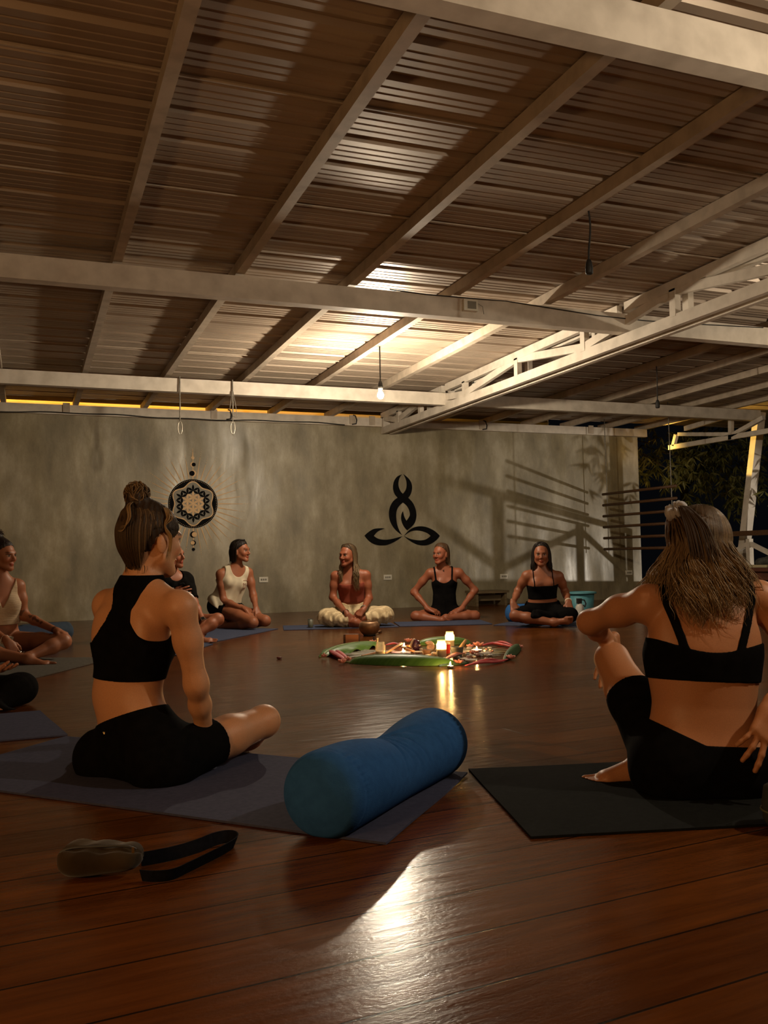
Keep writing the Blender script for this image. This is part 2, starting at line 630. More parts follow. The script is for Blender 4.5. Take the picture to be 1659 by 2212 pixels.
# black cable sagging along the ledger and along the second girder
bm = new()
pts = [(x, WALL_Y - 0.075, 2.632 + 0.010 * math.sin(x * 2.3) + 0.006 * math.sin(x * 7.1)) for x in np.linspace(-3.5, 4.2, 60)]
tube(bm, pts, 0.008, 6)
tag(link_bm('electric_cable', bm, M_BLACK, smooth=True), 'black cable running under the ledger on top of the concrete wall', 'cable')
bm = new()
pts = [(2.6, 6.395, 2.79), (2.9, 6.385, 2.776), (3.3, 6.385, 2.78), (3.62, 6.385, 2.785), (4.0, 6.385, 2.765), (4.5, 6.39, 2.74), (5.0, 6.39, 2.735), (5.6, 6.39, 2.75), (6.3, 6.39, 2.775)]
tube(bm, pts, 0.0045, 6)
tag(link_bm('electric_cable', bm, M_BLACK, smooth=True), 'black cable sagging along the top of the girder with the socket box', 'cable')
for x, lab in ((4.36, 'short black cable loop beside the end of the truss on the wall'), (2.56, 'short black cable loop under the gap left of the lit bulb'), (6.45, 'short black cable loop on the ledger right of the truss')):
    bm = new()
    tube(bm, [(x - 0.03, WALL_Y - 0.075, 2.77), (x, WALL_Y - 0.085, 2.76), (x + 0.02, WALL_Y - 0.085, 2.70), (x + 0.01, WALL_Y - 0.085, 2.645), (x - 0.05, WALL_Y - 0.075, 2.636)], 0.009, 6)
    tag(link_bm('electric_cable', bm, M_BLACK, smooth=True), lab, 'cable')

# ------------------------------------------------------------------ deck edge: kerb, railing, leaning post, outer truss
bm = new()
box(bm, (9.42, -4.5, 0.0), (9.58, 12.2, 0.26))
tag(link_bm('trim_5', bm, M_WALL), 'low kerb along the open side of the deck', None, None, 'structure')
rail = thing('deck_railing', 'steel railing with slanted braces along the open right side of the deck', 'railing', (9.5, 9.4, 0.26), None, 'structure')
for y in (8.8, 10.05, 11.35, 7.5, 6.2):
    bm = new()
    bar(bm, (9.5, y, 0.26), (9.5, y, 0.98 if y != 10.05 else 0.9), 0.07, 0.07, up=(0, 1, 0))
    link_bm('post', bm, M_STEEL, rail)
for (ya, za, yb, zb) in ((10.05, 0.84, 8.8, 0.34), (10.05, 0.84, 11.35, 0.32), (8.8, 0.36, 7.95, 0.78), (7.5, 0.36, 6.3, 0.84)):
    bm = new()
    bar(bm, (9.5, ya, za), (9.5, yb, zb), 0.045, 0.06)
    link_bm('brace', bm, M_STEEL, rail)
bm = new()
bar(bm, (9.5, 6.1, 0.98), (9.5, 11.4, 0.98), 0.06, 0.07)
link_bm('handrail', bm, M_WOOD, rail)
bm = new()
p0, p1 = at(1640, 900, 13.23), at(1604, 1215, 13.33)
dd = (p1 - p0)
p1 = p0 + dd * (p0[2] + 0.4) / (p0[2] - p1[2])
bar(bm, p1, p0 + (p0 - p1) * 0.02, 0.13, 0.11, up=(0, 1, 0))
tag(link_bm('roof_post', bm, M_STEEL, bevel=0.005), 'pale leaning steel post at the open right side', 'post', None, 'structure')
ot = thing('roof_truss', 'small steel truss at the open right side, its far end lit amber', 'truss', (9.45, 11.4, 2.3), None, 'structure')
OX = 9.45
pa, pb = on_x(1446, 967, OX), on_x(1659, 931, OX)
bm = new(); bar(bm, pa, pb + (pb - pa) * 0.6, 0.05, 0.07); link_bm('bottom_chord', bm, M_STEEL, ot)
pc, pd = on_x(1466, 938, OX), on_x(1575, 938, OX)
bm = new(); bar(bm, pc, pd, 0.05, 0.055); link_bm('tie', bm, M_STEEL, ot)
bm = new(); bar(bm, on_x(1461, 939, OX), on_x(1455, 963, OX), 0.05, 0.06, up=(0, 1, 0)); link_bm('web_post', bm, M_STEEL, ot)
bm = new(); bar(bm, on_x(1579, 950, OX), on_x(1579, 898, OX), 0.05, 0.065, up=(0, 1, 0)); link_bm('web_post', bm, M_STEEL, ot)
bm = new(); bar(bm, on_x(1582, 940, OX), on_x(1650, 902, OX), 0.05, 0.06); link_bm('diagonal', bm, M_STEEL, ot)
bm = new(); bar(bm, on_x(1480, 926, OX), on_x(1600, 890, OX), 0.05, 0.07); link_bm('top_chord', bm, M_STEEL, ot)
# ground outside
bm = new()
box(bm, (9.6, -6, -0.5), (30, 34, -0.4))
box(bm, (-8, 12.36, -0.5), (9.6, 34, -0.4))
tag(link_bm('garden_ground', bm, mat('dark_soil', (0.02, 0.017, 0.01), (0.035, 0.03, 0.015), 4, 0.9)), 'dark ground outside the building', None, None, 'structure')
# ================================================================== THINGS ON THE WALL
M_GOLD = mat('gold_paint', (0.66, 0.42, 0.19), (0.55, 0.34, 0.15), 20, 0.5)
M_INK = mat('black_paint', (0.004, 0.004, 0.0045), (0.007, 0.007, 0.0075), 20, 0.85, spec=0.08)
M_GREYP = mat('grey_paint', (0.24, 0.22, 0.17), (0.19, 0.17, 0.13), 10, 0.6)


def flat_poly(bm, pts, y, th=0.002):
    """flat plate on the wall: outline pts [(x, z)], front face at y, th thick"""
    f = [bm.verts.new((p[0], y, p[1])) for p in pts]
    k = [bm.verts.new((p[0], y + th, p[1])) for p in pts]
    n = len(pts)
    bm.faces.new(f)
    bm.faces.new(k[::-1])
    for i in range(n):
        bm.faces.new((f[i], k[i], k[(i + 1) % n], f[(i + 1) % n]))


MC = on_wall(417, 1088)
S = 0.086
mx0, mz0 = MC[0], MC[2]


def circ(cx, cz, r, n=28, a0=0):
    return [(cx + r * math.cos(a0 + 2 * math.pi * i / n), cz + r * math.sin(a0 + 2 * math.pi * i / n)) for i in range(n)]


mural = thing('sunburst_mural', 'painted gold and black flower sunburst with moon phases on the concrete wall', 'mural', (mx0, 12.2, mz0))
yw = 12.197
bm = new(); flat_poly(bm, circ(mx0, mz0, 3.8 * S, 72), yw - 0.003, 0.003)
link_bm('disc', bm, M_INK, mural)


def hexafoil(scale):
    return [(mx0 + S * (3.2 * scale + 0.3 * math.cos(6 * (t - math.pi / 2))) * math.cos(t), mz0 + S * (3.2 * scale + 0.3 * math.cos(6 * (t - math.pi / 2))) * math.sin(t))
            for t in np.linspace(0, 2 * math.pi, 120, endpoint=False)]


bm = new(); flat_poly(bm, hexafoil(1.0), yw - 0.0045, 0.002); link_bm('scalloped_band', bm, M_GOLD, mural)
bm = new(); flat_poly(bm, hexafoil(0.945), yw - 0.006, 0.002); link_bm('inner_field', bm, M_GREYP, mural)


def petal(bm, a, b, y, fat=0.18):
    a, b = np.array(a), np.array(b)
    d = b - a
    nrm = np.array([-d[1], d[0]])
    ts = np.linspace(0, 1, 9)
    side = [a + d * t + nrm * fat * math.sin(math.pi * t) for t in ts]
    oth = [a + d * t - nrm * fat * math.sin(math.pi * t) for t in ts[1:-1]][::-1]
    flat_poly(bm, [tuple(p) for p in side + oth], y)


lat = []
for i in range(-4, 5):
    for j in range(-4, 5):
        p = np.array([i * math.cos(math.radians(30)) * 1.0, (j + (0.5 if i % 2 else 0.0)) * 1.0])
        lat.append(p * S)
goldp, blackp = new(), new()
for i in range(len(lat)):
    for j in range(i + 1, len(lat)):
        d = np.linalg.norm(lat[i] - lat[j])
        if abs(d - S) > 0.02 * S: continue
        ri, rj = np.linalg.norm(lat[i]) / S, np.linalg.norm(lat[j]) / S
        a = (mx0 + lat[i][0], mz0 + lat[i][1]); b = (mx0 + lat[j][0], mz0 + lat[j][1])
        lo_, hi_ = min(ri, rj), max(ri, rj)
        if lo_ < 1.1:
            petal(goldp, a, b, yw - 0.008)
        elif hi_ < 3.05 and not (lo_ > 2.1):
            petal(blackp, a, b, yw - 0.0075)
link_bm('gold_petals', goldp, M_GOLD, mural)
link_bm('black_petals', blackp, M_INK, mural)
bm = new()
for t in np.linspace(0, 2 * math.pi, 84, endpoint=False):
    flat_poly(bm, circ(mx0 + 3.62 * S * math.cos(t), mz0 + 3.62 * S * math.sin(t), 0.045 * S, 8), yw - 0.006)
link_bm('bead_ring', bm, M_GOLD, mural)
rays = new(); dots = rays
for k in range(1, 40):
    t = math.pi / 2 - 2 * math.pi * k / 40
    dv = abs(math.sin(t))
    if abs(k - 20) < 1: continue
    L = 6.9 + 0.5 * math.sin(k * 2.1) + (0.6 if 4 < k < 16 else 0.0) + (-0.2 if 14 < k < 26 else 0.0)
    c, s_ = math.cos(t), math.sin(t)
    w0, w1 = 0.085 * S, 0.03 * S
    flat_poly(rays, [(mx0 + 3.95 * S * c - w0 * s_, mz0 + 3.95 * S * s_ + w0 * c), (mx0 + 3.95 * S * c + w0 * s_, mz0 + 3.95 * S * s_ - w0 * c),
                     (mx0 + L * S * c + w1 * s_, mz0 + L * S * s_ - w1 * c), (mx0 + L * S * c - w1 * s_, mz0 + L * S * s_ + w1 * c)], yw - 0.003, 0.003)
    for q in range(4):
        rr = (L + 0.3 + 0.32 * q) * S
        flat_poly(dots, circ(mx0 + rr * c, mz0 + rr * s_, (0.06 - 0.009 * q) * S, 8), yw - 0.003, 0.003)
for zz in (7.5, 7.75, 8.0, 8.25, 8.5):
    flat_poly(dots, circ(mx0, mz0 + zz * S, (0.13 - 0.02 * (zz - 7.5) * 3) * S, 10), yw - 0.003, 0.003)
chain = rays
flat_poly(chain, [(mx0 - 0.08 * S, mz0 + 3.8 * S), (mx0 + 0.08 * S, mz0 + 3.8 * S), (mx0 + 0.05 * S, mz0 + 7.2 * S), (mx0 - 0.05 * S, mz0 + 7.2 * S)], yw - 0.0025, 0.0025)
flat_poly(chain, [(mx0 - 0.06 * S, mz0 - 7.3 * S), (mx0 + 0.06 * S, mz0 - 7.3 * S), (mx0 + 0.08 * S, mz0 - 3.8 * S), (mx0 - 0.08 * S, mz0 - 3.8 * S)], yw - 0.0025, 0.0025)
link_bm('rays', rays, M_GOLD, mural)
for zz, r, dx, g in ((4.72, 0.52, 0.14, 1), (6.1, 0.40, -0.14, 1), (7.15, 0.26, 0, 0), (-4.8, 0.50, 0.16, 2), (-6.1, 0.40, -0.12, 2), (-7.1, 0.25, 0, 3)):
    if g in (1, 2):
        bm = new(); flat_poly(bm, circ(mx0, mz0 + zz * S, r * S), yw - 0.004, 0.004)
        mo = link_bm('moon', bm, M_INK if g == 2 else M_GOLD, mural)
        bm = new()
        flat_poly(bm, circ(mx0 + (dx if g == 2 else -dx) * S, mz0 + zz * S, r * S * 0.78), yw - 0.0055, 0.001)
        link_bm('moon_shade', bm, M_GOLD if g == 2 else M_INK, mo)
    else:
        bm = new(); flat_poly(bm, circ(mx0, mz0 + zz * S, r * S), yw - 0.004, 0.004)
        link_bm('moon', bm, M_INK if g == 3 else M_GOLD, mural)


def chaikin(p, n=2):
    p = [np.array(q, float) for q in p]
    for _ in range(n):
        out = []
        m_ = len(p)
        for i in range(m_):
            a, b, c = p[i - 1], p[i], p[(i + 1) % m_]
            u, v = b - a, c - b
            cosv = u @ v / (np.linalg.norm(u) * np.linalg.norm(v) + 1e-9)
            if cosv < 0.45:
                out.append(b)
            else:
                out.append(b - u * 0.25)
                out.append(b + v * 0.25)
        p = out
    return p


G1 = [(810, 138), (720, 170), (660, 250), (632, 350), (635, 450), (670, 540), (725, 600), (640, 660), (580, 760), (550, 870), (555, 1000), (590, 1110), (660, 1220), (740, 1295), (808, 1342),
      (760, 1270), (715, 1160), (695, 1040), (690, 930), (705, 840), (750, 760), (828, 695), (900, 750), (950, 830), (972, 920), (965, 970), (900, 1065), (860, 1000), (838, 930), (828, 872),
      (800, 930), (793, 1010), (805, 1080), (840, 1160), (880, 1215), (912, 1248), (1000, 1180), (1060, 1110), (1090, 1020), (1097, 920), (1075, 810), (1020, 690), (930, 602), (975, 550), (1005, 460),
      (1010, 370), (990, 290), (930, 205), (840, 135), (880, 210), (905, 290), (905, 390), (880, 460), (828, 525), (780, 480), (745, 400), (733, 330), (745, 240), (775, 175)]
G2 = [(810, 1370), (700, 1400), (600, 1425), (490, 1440), (370, 1430), (300, 1402), (247, 1362), (300, 1290), (370, 1245), (468, 1215), (400, 1207), (270, 1213), (190, 1250), (110, 1310), (65, 1358),
      (120, 1430), (200, 1500), (300, 1542), (420, 1553), (520, 1540), (640, 1490), (740, 1430)]
G3 = [(860, 1350), (930, 1265), (1020, 1200), (1120, 1170), (1240, 1170), (1340, 1200), (1450, 1255), (1530, 1325), (1560, 1362), (1510, 1430), (1420, 1500), (1320, 1545), (1220, 1553), (1110, 1535),
      (1000, 1480), (920, 1425), (855, 1368), (950, 1415), (1050, 1440), (1170, 1453), (1270, 1440), (1340, 1400), (1382, 1360), (1330, 1310), (1240, 1272), (1150, 1252), (1060, 1250), (980, 1270), (920, 1305)]
em = thing('lotus_emblem', 'black cut-out emblem of a seated meditating figure above lotus petals on the wall', 'wall emblem', tuple(on_wall(868, 1180)))
for nm, g in (('figure', G1), ('petal', G2), ('petal', G3)):
    P_ = chaikin([on_wall(780 + x / 9.217, 1010 + y / 9.217)[[0, 2]] for x, y in g])
    bm = new()
    flat_poly(bm, [tuple(q) for q in P_], 12.197 - 0.012, 0.012)
    link_bm(nm, bm, M_INK, em)

# socket plates
for (px, py), lab in (((569, 1252), 'white socket plate on the wall right of the person in the white sleeveless shirt'), ((837, 1247), 'white socket plate on the wall under the black lotus emblem'),
                      ((1088, 1245), 'white socket plate left of the person with the black bandeau top'), ((1358, 1237), 'white socket plate near the right end of the concrete wall')):
    c = on_wall(px, py)
    t = thing('wall_socket', lab, 'socket', c)
    bm = new(); box(bm, (c[0] - 0.062, 12.185, c[2] - 0.037), (c[0] + 0.062, 12.2, c[2] + 0.037)); link_bm('plate', bm, M_WHITE, t, bevel=0.003)
    for dx in (-0.03, 0.0, 0.03):
        bm = new()
        box(bm, (c[0] + dx - 0.011, 12.183, c[2] - 0.013), (c[0] + dx + 0.011, 12.186, c[2] + 0.013))
        o = link_bm('outlet', bm, M_GREYP, t)
c = at(1012, 662, 6.4 / 0.9287 * 1.0)
k = CAM + (c - CAM) * (6.4 / c[1])
t = thing('socket_box', 'white socket box fixed to the girder in the roof', 'socket', k)
bm = new(); box(bm, (k[0] - 0.062, 6.355, k[2] - 0.045), (k[0] + 0.062, 6.4, k[2] + 0.045)); link_bm('box', bm, M_WHITE, t, bevel=0.004)
bm = new(); box(bm, (k[0] - 0.03, 6.352, k[2] - 0.03), (k[0] + 0.045, 6.356, k[2] + 0.03)); link_bm('cover', bm, M_GREYP, t)
bm = new(); tube(bm, [(k[0] + 0.06, 6.38, k[2] + 0.03), (k[0] + 0.11, 6.37, k[2] + 0.0), (k[0] + 0.12, 6.37, k[2] - 0.06)], 0.003, 5); link_bm('loose_wire', bm, M_GREYP, t)


# ================================================================== LAMPS AND CORDS
def pendant(loc, ztop, lab, lit, wob, strength=0):
    x, y, z = loc
    t = thing('pendant_light' if lit else 'lamp_cord', lab, 'lamp' if lit else 'lamp cord', (x, y, ztop))
    bm = new()
    n_ = 14
    tube(bm, [(x + wob * math.sin(i / n_ * 5.0) * (1 - i / n_ * 0.4), y, ztop + (z + 0.06 - ztop) * i / n_) for i in range(n_ + 1)], 0.0062, 6)
    link_bm('cord', bm, M_BLACK, t, smooth=True)
    ex = x + wob * math.sin(5.0) * 0.6
    bm = new()
    lathe(bm, [(0.0, 0.085), (0.012, 0.083), (0.020, 0.06), (0.024, 0.03), (0.024, 0.0), (0.018, -0.008), (0, -0.008)], (ex, y, z), 14)
    link_bm('socket', bm, M_BLACK, t, smooth=True)
    if lit:
        bm = new()
        prof_ = [(0.012, 0.0), (0.013, -0.015)] + [(0.031 * math.sin(a), -0.05 - 0.031 * math.cos(a) * -1.0 * -1.0) for a in np.linspace(0.5, math.pi, 9)]
        prof_ = [(0.012, -0.002), (0.014, -0.02), (0.024, -0.036), (0.031, -0.056), (0.030, -0.07), (0.022, -0.085), (0.011, -0.092), (0.0, -0.094)]
        lathe(bm, prof_, (ex, y, z), 14)
        link_bm('bulb', bm, glow('lit_bulb_glass_%d' % strength, BULB_COLOUR, strength), t, smooth=True)


bx = on_x(822, 852, 3.20)
pendant((bx[0], bx[1], bx[2] + 0.05), roof_z(bx[1]), 'lit bare bulb on a thin cord above the circle, in front of a girder', True, 0.0, BULB_STRENGTH)
c1 = on_x(1275, 590, 3.20)
pendant(c1, roof_z(c1[1]) + 0.01, 'black lamp cord with an empty socket hanging from a purlin at upper right', False, 0.012)
c2 = on_x(1421, 880, 6.50)
pendant(c2, roof_z(c2[1]) + 0.01, 'black lamp cord with an empty socket in front of the far right girder', False, 0.004)
pendant((6.5, 4.62, 2.33), roof_z(4.6), 'lit bare bulb out of frame to the right', True, 0.0, SIDE_BULB_STRENGTH)
pendant((3.2, 1.12, 2.33), roof_z(1.1), 'lit bare bulb above and right of the photographer', True, 0.0, REAR_BULB_STRENGTH)

# added fill lamp in lantern shape, out of view beside the photographer
ln = thing('added_fill_lamp', 'added warm fill lamp on a thin stand, unseen, left of the photographer', 'fill lamp', (FILL_LAMP[0], FILL_LAMP[1], 0))
bm = new(); lathe(bm, [(0, 0), (0.16, 0), (0.16, 0.02), (0.012, 0.03), (0.012, FILL_LAMP[2] - 0.15), (0, FILL_LAMP[2] - 0.15)], (FILL_LAMP[0], FILL_LAMP[1], 0), 20); link_bm('stand', bm, M_BLACK, ln, smooth=True)
bm = new(); lathe(bm, [(0.0, -0.16), (0.06, -0.155), (0.12, -0.11), (0.15, 0.0), (0.12, 0.11), (0.06, 0.155), (0.0, 0.16)], (FILL_LAMP[0], FILL_LAMP[1], FILL_LAMP[2]), 20); link_bm('shade', bm, glow('fill_lamp_glow', FILL_LAMP_COLOUR, FILL_LAMP_STRENGTH), ln, smooth=True)

# ------------------------------------------------------------------ ropes with snap hooks on the girder
M_ROPE = mat('grey_cord', (0.30, 0.27, 0.22), (0.18, 0.16, 0.13), 60, 0.8)


def rope(px, y0, y1, loops, lab):
    a = on_wall(px, y0, 9.985)
    b = on_wall(px + 1, y1, 9.985)
    t = thing('hanging_rope', lab, 'rope', (a[0], a[1], a[2] + 0.02))
    bm = new()
    tube(bm, [(a[0], 9.985, a[2] + 0.03), (a[0], 9.975, (a[2] + b[2]) / 2), (b[0], 9.98, b[2] + 0.14)], 0.0075, 6)
    link_bm('cord', bm, M_ROPE, t, smooth=True)
    if loops:
        bm = new()
        tube(bm, [(a[0] - 0.006, 9.975, a[2] - 0.1), (a[0] - 0.035, 9.97, a[2] - 0.3), (a[0] + 0.0, 9.97, b[2] + 0.2), (a[0] + 0.05, 9.97, b[2] + 0.18), (a[0] + 0.03, 9.975, a[2] - 0.25), (a[0] + 0.005, 9.978, a[2] - 0.1)], 0.004, 5)
        link_bm('loose_loop', bm, M_ROPE, t, smooth=True)
    bm = new()
    tube(bm, [(b[0] + 0.024 * math.sin(q), 9.98, b[2] + 0.07 - 0.07 * math.cos(q)) for q in np.linspace(0, 2 * math.pi, 20)], 0.005, 6)
    link_bm('snap_hook', bm, mat('steel_hook', (0.5, 0.46, 0.38), None, 5, 0.35, 0.8), t, smooth=True)
    return t


rope(388, 818, 938, False, 'grey hanging rope with a snap hook loop, left of the two above the mural')
rope(502, 826, 938, True, 'grey hanging rope with tangled loops, right of the two above the mural')

# ------------------------------------------------------------------ hanging rod ladder at the right end of the wall
LX = 8.42
ladder = thing('hanging_rod_ladder', 'ladder of six brown wooden rods on thin ropes at the right end of the wall', 'rope ladder', (LX, 11.0, 2.75))
for k in range(6):
    z = 0.795 + k * 0.172
    bm = new()
    tube(bm, [(LX, 10.25, z), (LX, 11.98, z + 0.004)], 0.021, 10)
    link_bm('rod', bm, M_WOOD, ladder, smooth=True)
for y in (10.36, 11.88):
    bm = new()
    tube(bm, [(LX + 0.01, y, 0.72), (LX + 0.008, y, 1.7), (LX, y, roof_z(y) + 0.095)], 0.007, 6)
    link_bm('rope', bm, M_ROPE, ladder, smooth=True)

# ================================================================== FURNITURE BY THE WALL
M_BENCH = mat('bench_wood', (0.17, 0.12, 0.06), (0.11, 0.075, 0.035), 5, 0.6, stretch=(1, 8, 8))
bn = thing('low_bench', 'low wooden bench against the foot of the concrete wall', 'bench', (6.3, 11.95, 0))
bm = new(); box(bm, (6.03, 11.75, 0.185), (6.58, 12.1, 0.22)); link_bm('seat', bm, M_BENCH, bn, bevel=0.004)
for x in (6.05, 6.52):
    bm = new(); box(bm, (x, 11.78, 0.0), (x + 0.035, 12.08, 0.185)); link_bm('leg', bm, M_BENCH, bn)
bm = new(); box(bm, (6.085, 11.90, 0.07), (6.52, 11.93, 0.15)); link_bm('stretcher', bm, M_BENCH, bn)

M_TEAL = mat('teal_plastic', (0.09, 0.27, 0.31), (0.07, 0.22, 0.26), 6, 0.4)
tb = on_floor(1256, 1331)
tub = thing('plastic_tub', 'round teal plastic tub with a wide rim standing on the floor', 'tub', (tb[0], tb[1], 0))
bm = new()
lathe(bm, [(0, 0), (0.125, 0.0), (0.135, 0.01), (0.155, 0.265), (0.150, 0.265), (0.13, 0.015), (0.0, 0.012)], (tb[0], tb[1], 0), 32)
link_bm('body', bm, M_TEAL, tub, smooth=True)
bm = new()
lathe(bm, [(0.150, 0.262), (0.178, 0.262), (0.182, 0.270), (0.180, 0.285), (0.150, 0.287), (0.150, 0.262)], (tb[0], tb[1], 0), 32)
link_bm('rim', bm, M_TEAL, tub, smooth=True)
sb = on_floor(1253, 1340)
spray = thing('spray_bottle', 'translucent white bottle with a black trigger pump in front of the teal tub', 'bottle', (sb[0], sb[1], 0))
bm = new()
lathe(bm, [(0, 0), (0.042, 0), (0.045, 0.01), (0.045, 0.15), (0.03, 0.175), (0.014, 0.185), (0, 0.185)], (sb[0], sb[1], 0), 18)
link_bm('body', bm, mat('milky_plastic', (0.45, 0.42, 0.38), None, 4, 0.3), spray, smooth=True)
bm = new()
box(bm, (sb[0] - 0.03, sb[1] - 0.018, 0.185), (sb[0] + 0.02, sb[1] + 0.018, 0.24))
tube(bm, [(sb[0] + 0.02, sb[1], 0.225), (sb[0] + 0.06, sb[1] - 0.005, 0.22), (sb[0] + 0.075, sb[1] - 0.01, 0.18), (sb[0] + 0.062, sb[1] - 0.01, 0.145), (sb[0] + 0.045, sb[1] - 0.005, 0.165)], 0.008, 7)
link_bm('trigger_pump', bm, M_BLACK, spray)

M_REDWOOD = mat('red_brown_wood', (0.10, 0.030, 0.014), (0.06, 0.018, 0.009), 5, 0.5, stretch=(10, 1, 1))
tc_ = at(1650, 1226, 10.4)
tab = thing('side_table', 'red brown wooden table at the far right edge', 'table', (tc_[0], tc_[1], 0))
bm = new(); box(bm, (tc_[0] - 0.15, tc_[1] - 0.3, tc_[2] - 0.04), (tc_[0] + 0.9, tc_[1] + 0.3, tc_[2])); link_bm('tabletop', bm, M_REDWOOD, tab, bevel=0.004)
bm = new(); box(bm, (tc_[0] - 0.1, tc_[1] - 0.25, tc_[2] - 0.14), (tc_[0] + 0.85, tc_[1] + 0.25, tc_[2] - 0.04)); link_bm('apron', bm, M_REDWOOD, tab)
for dx, dy in ((-0.1, -0.25), (0.8, -0.25), (-0.1, 0.2), (0.8, 0.2)):
    bm = new(); box(bm, (tc_[0] + dx, tc_[1] + dy, 0), (tc_[0] + dx + 0.05, tc_[1] + dy + 0.05, tc_[2] - 0.04)); link_bm('leg', bm, M_REDWOOD, tab)
tc_ = tc_ + np.array([0, 0, 0.003])
tray = thing('tray_of_things', 'pale rimmed tray with dark cloths on the red brown table', 'tray', (tc_[0] + 0.1, tc_[1], tc_[2]))
bm = new(); box(bm, (tc_[0] - 0.1, tc_[1] - 0.15, tc_[2]), (tc_[0] + 0.5, tc_[1] + 0.15, tc_[2] + 0.03)); link_bm('rim', bm, mat('pale_straw', (0.30, 0.26, 0.15), None, 5, 0.7), tray, bevel=0.006)
bm = new()
for q in range(4): blob(bm, (tc_[0] + 0.0 + 0.12 * q, tc_[1], tc_[2] + 0.06 + 0.02 * (q % 2)), 0.09, 0.1, 0.05, q, 0.2)
link_bm('dark_cloth', bm, mat('dark_cloth', (0.025, 0.025, 0.022), (0.06, 0.06, 0.05), 20, 0.8), tray, smooth=True)

# ================================================================== MATS, BOLSTERS, POUCH
M_MAT_BLUE = mat('slate_blue_mat', (0.048, 0.052, 0.092), (0.062, 0.066, 0.112), 60, 0.92, spec=0.12, bump=0.12, bump_scale=400)
M_MAT_BLACK = mat('black_mat', (0.008, 0.0085, 0.008), (0.011, 0.012, 0.011), 60, 0.95, spec=0.06, bump=0.12, bump_scale=400)
M_MAT_GREY = mat('grey_brown_mat', (0.085, 0.075, 0.062), (0.11, 0.098, 0.08), 60, 0.9, spec=0.15, bump=0.12, bump_scale=400)
M_MAT_FAR = mat('dark_blue_mat', (0.045, 0.055, 0.095), (0.06, 0.07, 0.115), 60, 0.9, spec=0.12, bump=0.1, bump_scale=400)


def yoga_mat(corners, material, lab, z0=0.0, th=0.006, curl=None):
    """mat through four floor corners (x, y) in order; slightly wavy surface; curl = (corner index, lift)"""
    c = [np.array(q, float) for q in corners]
    nu, nv = 40, 18
    top, bot = [], []
    for i in range(nu + 1):
        for j in range(nv + 1):
            u, v = i / nu, j / nv
            p = (c[0] * (1 - u) + c[1] * u) * (1 - v) + (c[3] * (1 - u) + c[2] * u) * v
            z = z0 + th + 0.0012 * (1 + math.sin(u * 13 + v * 3) * math.sin(v * 7))
            if curl:
                for ci, amt in curl:
                    cu, cv = ((0, 0), (1, 0), (1, 1), (0, 1))[ci]
                    d = math.hypot((u - cu) * 1.7, (v - cv) * 0.75)
                    z += amt * max(0, 1 - d / 0.28) ** 2
            top.append((p[0], p[1], z))
            bot.append((p[0], p[1], z - th))
    vs = top + bot
    N_ = len(top)
    fs = []
    W = nv + 1
    for i in range(nu):
        for j in range(nv):
            a = i * W + j
            fs.append((a, a + W, a + W + 1, a + 1))
            fs.append((N_ + a, N_ + a + 1, N_ + a + W + 1, N_ + a + W))
    for i in range(nu):
        a = i * W; fs.append((a, N_ + a, N_ + a + W, a + W))
        a = i * W + nv; fs.append((a, a + W, N_ + a + W, N_ + a))
    for j in range(nv):
        a = j; fs.append((a, a + 1, N_ + a + 1, N_ + a))
        a = nu * W + j; fs.append((a, N_ + a, N_ + a + 1, a + 1))
    o = link_mesh('yoga_mat', vs, fs, material, smooth=False)
    return tag(o, lab, 'yoga mat')


def rect(a, b, depth, flip=1):
    """rectangle with front edge a-b and the given depth to its far side"""
    a, b = np.array(a[:2], float), np.array(b[:2], float)
    d = (b - a) / np.linalg.norm(b - a)
    n_ = np.array([-d[1], d[0]]) * flip
    return [a, b, b + n_ * depth, a + n_ * depth]


A_, B_ = np.array([0.84, 2.16]), np.array([1.35, 2.72])
dL = np.array([-0.92, 1.01]); dL /= np.linalg.norm(dL)
yoga_mat([A_, A_ + dL * 1.78, B_ + dL * 1.78, B_], M_MAT_BLUE, 'slate blue yoga mat under the person with a bun, nearest the camera on the left', curl=[(3, 0.006)])
yoga_mat([(0.16, 4.07), (-1.55, 4.05), (-1.55, 4.75), (0.06, 4.80)], M_MAT_BLUE, 'slate blue yoga mat with its corner showing at the left edge behind the front mat', z0=0.0)
A2, B2 = on_floor(1147, 1813)[:2], on_floor(1012, 1665)[:2]
dR = np.array([0.965, -0.26]); dR /= np.linalg.norm(dR)
yoga_mat([A2, A2 + dR * 1.78, B2 + dR * 1.78, B2], M_MAT_BLACK, 'black yoga mat under the person with wavy hair at right')
p0, p1 = on_floor(66, 1468)[:2], on_floor(200, 1434)[:2]
dd = (p1 - p0) / np.linalg.norm(p1 - p0)
yoga_mat(rect(p0 - dd * 0.5, p0 + dd * 1.2, 0.72), M_MAT_GREY, 'grey brown yoga mat under the person in a cream crop top at left')
p0, p1 = on_floor(480, 1384)[:2], on_floor(612, 1357)[:2]
dd = (p1 - p0) / np.linalg.norm(p1 - p0)
yoga_mat(rect(p0 - dd * 0.35, p0 + dd * 1.3, 0.7), M_MAT_FAR, 'dark blue yoga mat under the person in the white sleeveless shirt')
p0, p1 = on_floor(613, 1362)[:2], on_floor(862, 1355)[:2]
yoga_mat(rect(p0, p1, 0.62), M_MAT_FAR, 'dark blue yoga mat under the person in patterned trousers', z0=0.0)
p0, p1 = on_floor(864, 1354)[:2], on_floor(1064, 1349)[:2]
yoga_mat(rect(p0, p1, 0.66), M_MAT_FAR, 'dark blue yoga mat under the person in the black tank top with hands on hips')
p0, p1 = on_floor(1066, 1351.5)[:2], on_floor(1262, 1355)[:2]
yoga_mat(rect(p0, p1, 0.66), M_MAT_FAR, 'dark blue yoga mat under the person in the black bandeau top')
